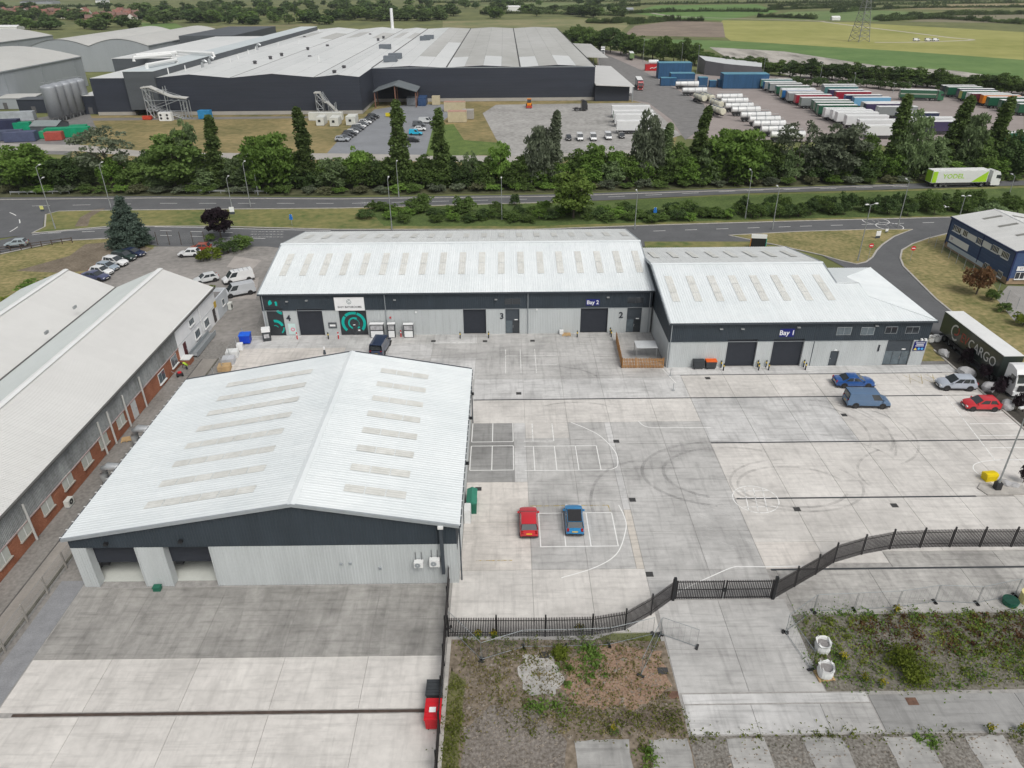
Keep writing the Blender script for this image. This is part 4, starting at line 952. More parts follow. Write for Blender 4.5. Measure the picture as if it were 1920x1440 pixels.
# ---------------------------------------------------------------- blue two-storey office at the right edge
def build_blue():
    W = empty('blue_office', label='blue two-storey clad office block beside the curved side road', cat='office')
    X, x1, yf, yb, ze, zr, xr = 82.4, 97.2, 112.2, 131.6, 5.7, 7.0, 89.8
    blue = mat('blue_cladding', (.055, .095, .20), .55, .08, .5, stretch=(1, 1, 4)); blue_d = mat('blue_trim', (.02, .035, .11), .5, .05, 2)
    buff = mat('buff_brick', (.36, .26, .17), .9, .2, 1.2, fine=1.0)
    MB().extr([(X+.05, 1.0), (x1, 1.0), (x1, ze), (xr, zr-.1), (X+.05, ze)], 'y', yf+.05, yb).build('wall', blue, W)
    boxo('plinth', buff, W, X+.02, x1, yf+.02, yb, 0, 1.0)
    for k in range(9): boxo('cladding_plank', blue, W, X-.0, X+.05, yf, yb, 1.02+k*.52, 1.02+k*.52+.505)
    for k in range(9): boxo('cladding_plank', blue, W, X, x1, yf-.0, yf+.05, 1.02+k*.52, 1.02+k*.52+.505)
    for y in (yf-.03, yb-.15, 121.0): boxo('corner_trim', blue_d, W, X-.08, X+.02, y, y+.22, .6, ze)
    boxo('corner_trim', blue_d, W, X-.08, X+.2, yf-.08, yf, .6, ze)
    def bw(p0, p1, n, X=X):
        y0, z0 = onX(*p0, X-.03); y1, z1 = onX(*p1, X-.03); a, b = min(y0, y1), max(y0, y1)
        return a, b
    def band(px0, py0, px1, py1, h, n, white=False):
        ya, za = onX(px0, py0, X); yb_, zb = onX(px1, py1, X); a, b = min(ya, yb_), max(ya, yb_); z0 = (za+zb)/2
        if white: return boxo('white_panel', frame_w, W, X-.06, X-.01, a, b, z0, z0+h)
        w = boxo('window', frame_w, W, X-.06, X+.0, a, b, z0, z0+h); pw = (b-a)/n
        for i in range(n): MB().box(-.045, -.032, -(b-a)/2+i*pw+.06, -(b-a)/2+(i+1)*pw-.06, .08, h-.06).build('pane', glass_d, w)
        MB().box(-.16, 0, -(b-a)/2-.05, (b-a)/2+.05, -.1, 0).build('sill', frame_w, w)
    f = lambda x, y: (1720+x/7.2, 380+y/7.2)
    for (x0, y0, xb, y1, n, wh) in ((480, 375, 580, 420, 5, 0), (582, 422, 612, 440, 1, 1), (612, 440, 668, 470, 3, 0), (670, 480, 785, 545, 1, 1), (800, 545, 870, 585, 4, 0), (873, 590, 985, 640, 1, 1), (1000, 640, 1090, 695, 5, 0), (1092, 700, 1130, 715, 1, 1), (1135, 720, 1225, 780, 5, 0), (890, 885, 950, 910, 3, 0), (1070, 990, 1135, 1020, 4, 0)):
        band(*f(x0, y0), *f(xb, y1), 1.05, n, wh)
    ya, za = onX(*f(425, 520), X); yb_, zb = onX(*f(680, 650), X)
    s = boxo('company_sign', sign_w, W, X-.1, X-.05, min(ya, yb_), max(ya, yb_), (za+zb)/2, (za+zb)/2+1.15)
    text('ST', .7, mat('logo_ink', (.2, .06, .12), .5, 0), s, (-.03, 2.2, .6), (0, -1, 0), (0, 0, 1), .005)
    ya, za = onX(*f(400, 600), X); yb_, zb = onX(*f(880, 860), X)
    boxo('white_panel', mat('pale_panel', (.55, .62, .68), .5, .04, 1), W, X-.07, X-.03, min(ya, yb_), max(ya, yb_), (za+zb)/2, (za+zb)/2+.75)
    for (x0, xb, z0, h, n) in ((84.2, 87.5, 3.6, 1.0, 5), (83.4, 88, .9, 1.2, 6)):
        w = boxo('window', frame_w, W, x0, xb, yf-.06, yf, z0, z0+h); pw = (xb-x0)/n
        for i in range(n): MB().box(-(xb-x0)/2+i*pw+.06, -(xb-x0)/2+(i+1)*pw-.06, -.045, -.03, .08, h-.06).build('pane', glass_d, w)
        MB().box(-(xb-x0)/2-.05, (xb-x0)/2+.05, -.16, 0, -.1, 0).build('sill', frame_w, w)
    s = boxo('company_sign', sign_w, W, 83.3, 85.6, yf-.1, yf-.05, 2.35, 3.1); text('ST', .5, MATS['logo_ink'], s, (-.4, -.03, .38), (1, 0, 0), (0, 0, 1), .005)
    roof = empty('roof', parent=W); rm = mat('roof_pale_old', (.55, .555, .54), .6, .06, .3, rnd=.02)
    for xe, a, b in ((X-.15, yf-.1, yb+.1), (x1+.15, yb+.1, yf-.1)):
        up = Vector((xr-xe, 0, zr-ze)).normalized(); 
        if xe < xr: roof_slope(roof, (xe, b, ze), (xe, a, ze), up, math.hypot(xr-xe, zr-ze), rm, pitch=.3)
        else: roof_slope(roof, (xe, b, ze), (xe, a, ze), up, math.hypot(xr-xe, zr-ze), rm, pitch=.3)
    for y in (127.8, 123.2, 118.2, 114.2):
        for s, xc in ((1, 87.3), (-1, 92.5)):
            z = zr-abs(xc-xr)*(zr-ze)/(xr-X)+.06
            MB().box(-1.6, 1.6, -.35, .35, 0, .03).build('rooflight', mat('rooflight_grey', (.22, .22, .20), .5, .15, 1), roof, (xc, y, z), (0, -s*math.atan((zr-ze)/(xr-X)), 0))
    MB().tube([(xr, yf-.1, zr), (xr, yb+.1, zr)], .12, 5).build('ridge_cap', frame_w, roof)
    boxo('gutter', blue_d, W, X-.32, X-.14, yf-.1, yb+.1, ze-.2, ze-.03); boxo('fascia', blue_d, W, X, x1, yf-.08, yf-.02, ze-.25, ze-.02)
    rebase(W, (89.8, 121.9, 0))
build_blue()

# ---------------------------------------------------------------- the big dark factory
fac_dk = mat('factory_cladding', (.033, .039, .054), .6, .12, .15, stretch=(.3, .3, 3), fine=.4)
fac_gy = mat('factory_grey', (.085, .095, .105), .6, .12, .2, stretch=(.3, .3, 2))
fac_roof = mat('factory_roof_bright', (.60, .62, .61), .55, .07, .03, col2=(.68, .69, .68), stretch=(1, .3, 1), fine=.5)
fac_roof2 = mat('factory_roof_dull', (.43, .43, .40), .6, .12, .02, col2=(.53, .53, .51), stretch=(1, .3, 1), fine=.5)
plinth = mat('concrete_plinth', (.36, .345, .32), .9, .1, .3)
def gable_face(ob, pts, y, m):
    return MB().poly([(x, y, z) for x, z in pts]).build('x', m, ob, recalc=False)
def build_factory():
    F = empty('factory', label='huge dark-clad factory with multi-ridged pale roof beyond the tree belt', cat='factory')
    zb = 12.8; y1 = 289.0; y2 = 318.0; yb = 566.0
    # left hall body and right hall body
    left = [(-130.5, zb), (-115.8, zb+1.3), (-101, zb), (-85.5, zb+1.3), (-70.2, zb), (-61.5, zb+.8), (-53.6, zb)]
    right = [(-53.6, zb), (-38.5, zb+.7), (-23.6, zb), (-8.8, zb+.7), (6.1, zb), (21.2, zb+.7), (36.4, zb)]
    for prof, y in ((left, y1), (right, y2)):
        prof = [(prof[0][0]+.0, 1.2)]+prof+[(prof[-1][0], 1.2)]
        MB().extr(prof, 'y', y, yb).build('wall', fac_dk, F)
        boxo('plinth', plinth, F, prof[0][0], prof[-1][0], y-.15, yb-1, 0, 1.25)
        # long cladding planks across the front
        for k in range(11): boxo('cladding_plank', fac_dk, F, prof[0][0]+.05, prof[-1][0]-.05, y-.09, y+.05, 1.3+k*1.03, 1.3+k*1.03+1.0)
    boxo('side_wall', fac_dk, F, -53.7, -53.5, y1, y2, 1.2, zb)
    roof = empty('roof', parent=F)
    for prof, y in ((left, y1), (right, y2)):
        for i in range(len(prof)-1):
            (xa, za), (xb, zb_) = prof[i], prof[i+1]
            m = fac_roof if prof is left or i == 0 else (fac_roof2 if i in (1, 2, 3, 4, 5) else fac_roof)
            n = max(2, round(abs(xb-xa)/7.5))
            for k in range(n):
                x_, x2 = xa+(xb-xa)*k/n, xa+(xb-xa)*(k+1)/n; z_, z2 = za+(zb_-za)*k/n+.06, za+(zb_-za)*(k+1)/n+.06
                segs = 6
                for s in range(segs):
                    ya = y-.15+(yb-y)*s/segs; yb2 = y-.15+(yb-y)*(s+1)/segs-.12
                    mm = m
                    if prof is left and s >= 4 and (i*3+k*5+s) % 3 == 0: mm = fac_roof2
                    if prof is right and (s == 0 and k == 0 or (i == 1 and k == 1 and s < 3)): mm = fac_roof
                    MB().box(x_+.03, x2-.03, ya, yb2, 0, .05).build('roof_panel', mm, roof) if False else MB().poly([(x_+.03, ya, z_), (x2-.03, ya, z2), (x2-.03, yb2, z2), (x_+.03, yb2, z_)]).build('roof_panel', mm, roof, recalc=False)
    vg = mat('valley_dark', (.06, .06, .06), .8, .1, 1)
    for x in (-101, -70.2): boxo('valley_gutter', vg, roof, x-.15, x+.15, y1, yb, zb+.0, zb+.1)
    for x in (-53.6, -23.6, 6.1): boxo('valley_gutter', vg, roof, x-.28, x+.28, y2, yb, zb+.0, zb+.14)
    boxo('parapet_gutter', vg, roof, 36.1, 36.6, y2, yb, zb-.2, zb+.15)
    # tall conveyor strip and lower block on the left
    boxo('conveyor_block', fac_gy, F, -139.2, -128.2, 287.8, 555, 2.2, 15.3); boxo('conveyor_roof', mat('roof_pale_blue', (.55, .60, .61), .55, .06, .05), F, -139.3, -128.1, 287.7, 555.1, 15.3, 15.42)
    boxo('side_block', fac_dk, F, -153.0, -139.2, 290.0, 340, 1.2, 12.9); boxo('plinth', plinth, F, -153, -139, 289.85, 340, 0, 1.2); boxo('side_roof', fac_roof, F, -152.8, -139.3, 290.2, 340, 12.9, 12.98)
    boxo('upper_block', fac_gy, F, -168, -139.4, 341, 470, 1, 15); boxo('upper_roof', fac_roof, F, -168.1, -139.4, 340.9, 470, 15, 15.1)
    boxo('plant_block', fac_gy, F, -190, -158, 471, 560, 1, 15.5)
    # roof plant: fans, ducts, air handlers
    fan = MB(); fan.tube([(0, 0, 0), (0, 0, .9)], .7, 8); fan.tube([(0, 0, .9), (0, 0, 1.3)], 1.0, 8, r2=.6); fm = fan.mesh('roof_fan', mat('fan_dark', (.07, .07, .075), .6, .1, 2))
    for px, py in ((478, 117), (507, 108), (528, 102), (577, 91), (581, 107), (614, 86), (627, 135), (645, 126), (694, 65), (709, 74), (719, 70), (571, 70)):
        x, y = G(px, py, 13.8); inst('roof_fan', fm, roof, (x, y, 13.2))
    vp = MB().tube([(0, 0, 0), (0, 0, 2.6)], .22, 6).mesh('vent_pipe', frame_w)
    for px, py in ((316, 137), (348, 132), (432, 117), (447, 112), (466, 101), (480, 95), (522, 86), (560, 80), (598, 113), (598, 60)): x, y = G(px, py, 13.8); inst('vent_pipe', vp, roof, (x, y, 13.0))
    for px, py in ((380, 125), (393, 118), (482, 92)):
        x, y = G(px, py, 14); MB().tube([(0, 0, 0), (0, 0, 2.4), (.4, 0, 3.0), (1.1, 0, 3.2), (2.0, 0, 2.6)], .55, 8).build('elbow_duct', steel, roof, (x, y, 13))
    for px, py in ((732, 109), (741, 104), (722, 87), (797, 71), (804, 69)):
        x, y = G(px, py, 14.5); boxo('air_handler', mat('plant_slate', (.13, .15, .17), .6, .1, 1), roof, x-2.8, x+2.8, y-2, y+2, 13.2, 15.4)
    for a, b in (((250, 108), (320, 102)), ((255, 104), (330, 98)), ((330, 96), (400, 100)), ((275, 122), (330, 112))):
        p = G(*a, 16.6); q = G(*b, 16.6); MB().tube([(p[0], p[1], 15.2), (p[0], p[1], 16.6), (q[0], q[1], 16.6), (q[0], q[1], 15.2)], .7, 7).build('roof_duct', frame_w, roof)
    # chimney, loading canopies, timber porch
    x, y = G(735, 53); y = 560; x = onY(735, 40, 560)[0]; MB().tube([(x, y, 12), (x, y, 13.4), (x, y, 26)], 1.25, 10, r2=.95).build('chimney', frame_w, F)
    MB().extr([(36.4, 6.3), (52.0, 5.6), (52.0, 5.9), (36.4, 6.7)], 'y', 313, 388).build('loading_canopy', roof_old, F); MB().extr([(36.4, 6.3), (56, 5.6), (56, 5.9), (36.4, 6.7)], 'y', 430, 520).build('loading_canopy', fac_roof2, F)
    for yy in (313.5, 330, 350, 386, 431, 460, 519): MB().tube([(51.5, yy, 0), (51.5, yy, 5.6)], .2, 5).build('canopy_post', trim_gy, F)
    boxo('canopy_wall', fac_dk, F, 36.5, 50.5, 316, 386, 0, 5.6)
    x0, z = onY(700, 178, 300)
    MB().extr([(-51.5, 5.6), (-43.0, 8.0), (-34.5, 5.6), (-34.5, 5.9), (-43.0, 8.4), (-51.5, 5.9)], 'y', 303, 318).build('porch_roof', mat('porch_slate', (.15, .17, .18), .6, .1, .5), F)
    for xx in (-51, -43, -35):
        for yy in (303.6, 310): boxo('porch_post', mat('rusty_post', (.2, .10, .07), .8, .2, 1), F, xx-.2, xx+.2, yy-.2, yy+.2, 0, 7.9 if xx == -43 else 5.7)
    for z in (12.83,):
        MB().box(-53.6, 36.4, y2-.16, y2-.1, z-.15, z+.12).build('eaves_trim', trim_gy, F)
    rebase(F, (-45, 430, 0))
build_factory()

# outside stairs on the factory wall
def stair(px, py, h, runs, label):
    x, y = G(px, py); T = empty('fire_stair', (x, y, 0), label=label, cat='staircase'); w = 2.2
    L = runs*4.2+2.5
    for xx in ((0, 1.2, 2.4, L*.5, L-2.4, L-1.2, L) if runs > 1 else (0, 2.4, L-2.4, L)):
        for yy in (0, w): MB().tube([(xx, yy, 0), (xx, yy, h-(h*.45 if xx > L/2 else 0)+.2)], .14, 5).build('post', steel, T)
    n = runs
    for i in range(n):
        za, zb = h-1-(h-1)*i/n, h-1-(h-1)*(i+1)/n; xa, xb = (2.4, L-2.4) if i % 2 == 0 else (L-2.4, 2.4)
        if runs == 1: xa, xb = 2.4, L
        for yy in (.1, w-.1): MB().tube([(xa, yy+.0, za), (xb, yy, zb)], .12, 4).tube([(xa, yy, za+1), (xb, yy, zb+1)], .06, 4).build('stringer', steel, T)
        for k in range(10): boxo('tread', trim_gy, T, xa+(xb-xa)*k/10-.15, xa+(xb-xa)*k/10+.15, .1, w-.1, za+(zb-za)*k/10-.03, za+(zb-za)*k/10+.02)
        boxo('landing', trim_gy, T, min(xb, 0) if xb < L/2 else xb, 2.4 if xb < L/2 else L, 0, w, zb-.05, zb)
    for k in range(3):
        z0, z1 = h*k/3, h*(k+1)/3
        if runs > 1: MB().tube([(0, w, z0), (2.4, w, z1)], .09, 4).tube([(0, w, z1), (2.4, w, z0)], .09, 4).tube([(0, 0, z1-.9), (L*(1 if k < 2 else .6), 0, z1-.9)], .09, 4).tube([(L-2.4, 0, z0*.6), (L, 0, z1*.6)], .09, 4).build('bracing', trim_gy, T)
        MB().tube([(0, 0, z0), (2.4, 0, z1)], .07, 4).tube([(0, 0, z1), (2.4, 0, z0)], .07, 4).tube([(0, 0, z1), (2.4, 0, z1)], .08, 4).build('bracing', steel, T)
    hp = h+.3
    pr = [(-.4, hp-.3), (2.6, hp), (L*.62, hp-(h*.3)), (L+.4, hp-h*.35-.2)] if runs > 1 else [(-.4, hp), (1.6, hp), (L*.45, hp-h*.4), (L*.6, hp-h*.42), (L+.6, hp-h*.85)]
    m = MB()
    for (a, za), (b, zb) in zip(pr, pr[1:]): m.quad((a, -.3, za), (b, -.3, zb), (b, w+.3, zb), (a, w+.3, za)); m.quad((a, -.3, za), (b, -.3, zb), (b, -.3, zb-.4), (a, -.3, za-.4))
    m.build('stair_roof', fac_roof2, T, recalc=False)
stair(279, 223, 10.8, 3, 'tall galvanised stair tower with sloping roof against the dark factory wall')
stair(596, 218, 8, 1, 'galvanised covered single-flight stair beside the white cabins')

# barrel-roofed warehouses
vgrey = mat('vault_wall', (.33, .355, .38), .7, .06, .2, stretch=(1, 1, .2)); vroof = mat('vault_roof', (.50, .50, .475), .6, .06, .06)
def vault(label, x0, x1, y0, y1, ze, rise, humps, right_ribs=True):
    V = empty('vaulted_warehouse', ((x0+x1)/2, (y0+y1)/2, 0), label=label, cat='warehouse'); cx, cy = (x0+x1)/2, (y0+y1)/2
    w = (x1-x0)/humps; prof = []
    for hmp in range(humps):
        for i in range(13):
            t = i/12
            if hmp and i == 0: continue
            prof.append((x0+w*(hmp+t)-cx, ze+rise*math.sin(math.pi*t)))
    MB().extr([(x0-cx, 0)]+prof+[(x1-cx, 0)], 'y', y0-cy, y1-cy).build('wall', vgrey, V)
    for i in range(len(prof)-1):
        (a, za), (b, zb) = prof[i], prof[i+1]
        MB().poly([(a, y0-cy-.3, za+.12), (b, y0-cy-.3, zb+.12), (b, y1-cy+.3, zb+.12), (a, y1-cy+.3, za+.12)]).build('roof_panel', vroof, V, recalc=False)
    n = max(2, int((y1-y0)/22))
    for i in range(n): boxo('wall_rib', trim_gy, V, x1-cx, x1-cx+.25, y0-cy+(y1-y0)*(i+.7)/n-.25, y0-cy+(y1-y0)*(i+.7)/n+.25, 0, ze)
    boxo('gutter', trim_gy, V, x1-cx, x1-cx+.4, y0-cy, y1-cy, ze-.3, ze)
    boxo('louvre', trim_gy, V, (x1-cx)*.55, (x1-cx)*.55+3, y0-cy-.1, y0-cy, ze*.55, ze*.7)
vault('grey barrel-roofed warehouse nearest the row of silos', -262, -200.5, 270, 378, 12.8, 4.6, 1)
vault('grey twin-barrelled warehouse behind the low dark plant block', -258, -194, 437, 556, 12.9, 3.4, 2)
vault('smaller grey barrel-roofed warehouse at the far edge by trees', -352, -297, 470, 532, 12.5, 4.0, 1)
# row of silos
silo_m = mat('silo_steel', (.33, .35, .375), .5, .12, .25, stretch=(1, 1, .2), metal=.2)
smb = MB(); smb.tube([(0, 0, 1.6), (0, 0, 11.2), (0, 0, 11.9)], 2.45, 20); 
for i in range(5):
    S_ = empty('silo', (-161.8+.25*i, 277.5+i*4.6, 0), label=['steel silo standing nearest in the row of five', 'second steel silo of the row beside the factory', 'middle steel silo of the row of five', 'fourth steel silo of the row counted from the front', 'steel silo at the back end of the row'][i], cat='silo', group='silos beside the factory')
    b = inst('drum', smb.mesh('drum', silo_m) if i == 0 else b.data, S_)
    if i == 0: b.data.polygons.foreach_set('use_smooth', [len(p.vertices) == 4 for p in b.data.polygons]); top_me = MB().tube([(0, 0, 11.9), (0, 0, 12.5)], 2.45, 20, r2=.6).mesh('silo_top', silo_m); leg_me = MB().box(-.15, .15, -.15, .15, 0, 1.7).mesh('silo_leg', steel)
    inst('top_cone', top_me, S_)
    for a in range(4): inst('leg', leg_me, S_, (1.9*math.cos(a*1.57+.78), 1.9*math.sin(a*1.57+.78), 0))
    MB().tube([(-2, 0, 12.1), (-2, 0, 13.0), (2, 0, 13.0), (2, 0, 12.1)], .07, 4).build('handrail', steel, S_)

# small service buildings on the left of the factory
def shed(name, label, cat, x0, x1, y0, y1, z, wm, rm, pitch=.8, axis='x', group=None, door=True):
    cx, cy = (x0+x1)/2, (y0+y1)/2
    T = empty(name, (cx, cy, 0), label=label, cat=cat, group=group); a, b, c, d = x0-cx, x1-cx, y0-cy, y1-cy
    if axis == 'x': MB().extr([(c, 0), (d, 0), (d, z), (0, z+pitch), (c, z)], 'x', a, b).build('wall', wm, T); r = MB().quad((a-.2, c-.2, z), (b+.2, c-.2, z), (b+.2, 0, z+pitch+.08), (a-.2, 0, z+pitch+.08)).quad((a-.2, 0, z+pitch+.08), (b+.2, 0, z+pitch+.08), (b+.2, d+.2, z), (a-.2, d+.2, z))
    else: MB().extr([(a, 0), (b, 0), (b, z), (0, z+pitch), (a, z)], 'y', c, d).build('wall', wm, T); r = MB().quad((a-.2, c-.2, z), (0, c-.2, z+pitch+.08), (0, d+.2, z+pitch+.08), (a-.2, d+.2, z)).quad((0, c-.2, z+pitch+.08), (b+.2, c-.2, z), (b+.2, d+.2, z), (0, d+.2, z+pitch+.08))
    r.build('roof', rm, T, recalc=False)
    if door: boxo('door', core_m, T, -.8, .8, c-.08, c-.02, 0, min(2.4, z*.8))
    return T
def px_shed(name, label, cat, px0, py, px1, depth, topy, wm, rm, pitch=.8, axis='x', door=True):
    x0, y0 = G(px0, py); x1, _ = G(px1, py); z = hgt((px0+px1)/2, py, topy)
    return shed(name, label, cat, x0, x1, y0, y0+depth, z, wm, rm, pitch, axis, None, door)
px_shed('plant_shed', 'dark flat shed left of the silos with pale edge', 'shed', 38, 212, 92, 8, 187, fac_dk, fac_gy, .1)
px_shed('open_shed', 'dark green-grey pitched shed in front of the silos', 'shed', 60, 252, 108, 8, 237, fac_gy, mat('roof_green_grey', (.22, .25, .25), .6, .1, .5), 1.2)
px_shed('lean_to', 'long low grey lean-to below the barrel-roofed warehouse', 'shed', -40, 205, 62, 14, 185, vgrey, vroof, .6)
px_shed('link_shed', 'pale-roofed low shed between silos and dark factory', 'shed', 158, 214, 186, 40, 180, fac_dk, fac_roof, .3)
# grey curved-roof depot in the truck park, far barns and houses
def build_depot():
    x0, y0 = G(1320, 140); x1, y1 = G(1425, 148)
    D = empty('curved_depot', ((x0+x1)/2, y0, 0), label='slate-grey depot with curved pale roof behind the blue containers', cat='depot'); cx, cy = (x0+x1)/2, y0
    h0, h1 = 6.6, 5.2
    pts = [(x0, y0), ((x0*2+x1)/3, y0-8), ((x0+2*x1)/3, y0-14), (x1, y1), (x1+5, y1+16), (x0+1, y0+20)]
    P = [(p[0]-cx, p[1]-cy) for p in pts]; Z = [h0, h0-.7, h0-1.0, h1+.2, h1+.6, h0+.6]
    mb = MB()
    for i in range(6):
        j = (i+1) % 6; mb.quad((*P[i], 0), (*P[j], 0), (*P[j], Z[j]), (*P[i], Z[i]))
    mb.build('wall', mat('slate_wall', (.145, .145, .155), .7, .06, .2), D)
    MB().poly([(p[0], p[1], z+.02) for p, z in zip(P, Z)]).build('roof', mat('depot_roof', (.55, .57, .57), .6, .05, .1), D)
    for px in (1386, 1415):
        x, y = G(px, 143); boxo('bay_door', core_m, D, x-cx-2.5, x-cx+2.5, y-cy-3.4, y-cy-1.6, 0, 3.6)
build_depot()
wh_barn = mat('barn_white', (.72, .73, .71), .6, .04, .2); gy_barn = mat('barn_grey', (.32, .34, .36), .6, .06, .2)
for name, px0, py, px1, dep, ty, wm, rm, lab in (('barn', 950, 21, 977, 18, 13, wh_barn, wh_barn, 'small white barn among far trees beyond the factory roof'), ('barn', 1166, 24, 1188, 14, 17, gy_barn, gy_barn, 'small grey barn beside far fields near the top edge'), ('barn', 38, 8, 92, 30, 3, gy_barn, mat('barn_dark', (.1, .1, .11), .7, .1, .2), 'long dark-roofed barn in the far corner field'), ('barn', 180, 8, 196, 20, 1, wh_barn, gy_barn, 'pale barn above the red-roofed housing estate'), ('barn', 1560, 38, 1576, 6, 33, wh_barn, wh_barn, 'white site cabin beside the chalk track'), ('barn', -30, 56, 28, 14, 51, wh_barn, wh_barn, 'low white building beside the far barrel-roofed warehouse')):
    px_shed(name, lab, 'barn', px0, py, px1, dep, ty, wm, rm, 1.5, 'x', False)
tile = [mat('roof_tile_red', (.24, .115, .09), .9, .2, .2), mat('roof_tile_brown', (.19, .115, .095), .9, .2, .2)]
hw = [mat('house_render', (.66, .64, .60), .8, .1, .3), mat('house_brick', (.28, .16, .12), .9, .15, .3)]
rr = random.Random(4)
HP = [(8, 26), (22, 29), (38, 24), (52, 28), (66, 24), (12, 33), (30, 34), (98, 27), (112, 30), (125, 34), (138, 31), (150, 36), (163, 33), (172, 44), (182, 38), (195, 35), (201, 42), (212, 37), (222, 33), (232, 38), (242, 35), (250, 41), (228, 27), (240, 30), (160, 27), (-12, 28), (84, 32), (255, 33)]
for i, (px, py) in enumerate(HP):
    x, y = G(px, py); w, d, h = rr.uniform(8, 13), rr.uniform(8, 10), rr.uniform(5, 6)
    H_ = empty('house', (x, y, 0), rr.choice((0, 1.57, .3, 1.2)), 'small pitched-roof house of the far red-roofed estate', 'house', 'houses of the far estate')
    wm = hw[0] if i % 3 == 0 else hw[1]
    MB().extr([(-d/2, 0), (d/2, 0), (d/2, h), (0, h+3.4), (-d/2, h)], 'x', -w/2, w/2).build('wall', wm, H_)
    MB().quad((-w/2-.3, -d/2-.4, h-.2), (w/2+.3, -d/2-.4, h-.2), (w/2+.3, 0, h+3.6), (-w/2-.3, 0, h+3.6)).quad((-w/2-.3, 0, h+3.6), (w/2+.3, 0, h+3.6), (w/2+.3, d/2+.4, h-.2), (-w/2-.3, d/2+.4, h-.2)).build('roof', tile[i % 2], H_, recalc=False)
    for s in (-1, 1):
        boxo('window', glass_d, H_, s*w/4-.7, s*w/4+.7, -d/2-.06, -d/2-.01, 3.4, 4.6)
    boxo('chimney', tile[0], H_, w/3, w/3+.8, -.4, .4, h+2, h+4.6)
# ================================================================== VEHICLES
rubber = mat('tyre_rubber', (.018, .018, .019), .85, .1, 4); alloy = mat('wheel_alloy', (.35, .36, .37), .35, .1, 4, metal=.6)
lamp_r = mat('tail_lamp', (.35, .01, .012), .25, 0); lamp_w = mat('head_lamp', (.75, .77, .78), .15, 0); plate_y = mat('plate_yellow', (.75, .52, .03), .5, 0); plate_w = mat('plate_white', (.8, .8, .78), .5, 0)
carglass = mat('car_glass', (.045, .052, .057), .05, .1, 1, spec=.9); plastic = mat('black_plastic', (.03, .03, .032), .6, .1, 4)
PAINT = {}
def paintm(c):
    k = 'paint_%s' % '_'.join(str(int(v*255)) for v in c)
    if k not in MATS:
        m = mat(k, c, .28, .04, .8, coord='obj', spec=.55); b = m.node_tree.nodes['Principled BSDF']; b.inputs['Coat Weight'].default_value = .6; b.inputs['Coat Roughness'].default_value = .08
    return MATS[k]
def wheel_meshes(r, w):
    t = MB(); n = 16
    prof = [(r*.62, -w/2), (r*.94, -w/2), (r, -w*.32), (r, w*.32), (r*.94, w/2), (r*.62, w/2)]
    for i in range(n):
        a0, a1 = 2*math.pi*i/n, 2*math.pi*(i+1)/n
        for (ra, ya), (rb, yb) in zip(prof, prof[1:]):
            t.quad((ra*math.cos(a0), ya, ra*math.sin(a0)), (ra*math.cos(a1), ya, ra*math.sin(a1)), (rb*math.cos(a1), yb, rb*math.sin(a1)), (rb*math.cos(a0), yb, rb*math.sin(a0)))
    rim = MB()
    for s in (-1, 1):
        y = s*w*.42
        for i in range(5):
            a = 2*math.pi*i/5; 
            rim.quad((r*.1*math.cos(a-1.2), y, r*.1*math.sin(a-1.2)), (r*.62*math.cos(a-.28), y, r*.62*math.sin(a-.28)), (r*.62*math.cos(a+.28), y, r*.62*math.sin(a+.28)), (r*.1*math.cos(a+1.2), y, r*.1*math.sin(a+1.2)))
        rim.poly([(r*.64*math.cos(k*.52), s*w*.25, r*.64*math.sin(k*.52)) for k in range(12)], 1)
        for i in range(12):
            a0, a1 = .5236*i, .5236*(i+1); rim.quad((r*.56*math.cos(a0), y, r*.56*math.sin(a0)), (r*.64*math.cos(a0), y, r*.64*math.sin(a0)), (r*.64*math.cos(a1), y, r*.64*math.sin(a1)), (r*.56*math.cos(a1), y, r*.56*math.sin(a1)))
    return t.mesh('tyre', rubber), rim.mesh('rim', [alloy, plastic])
WHEELS = {}
def add_wheel(T, x, y, r, w):
    k = (r, w)
    if k not in WHEELS: WHEELS[k] = wheel_meshes(r, w)
    e = inst('wheel', WHEELS[k][0], T, (x, y, r)); inst('rim', WHEELS[k][1], e)
    return e
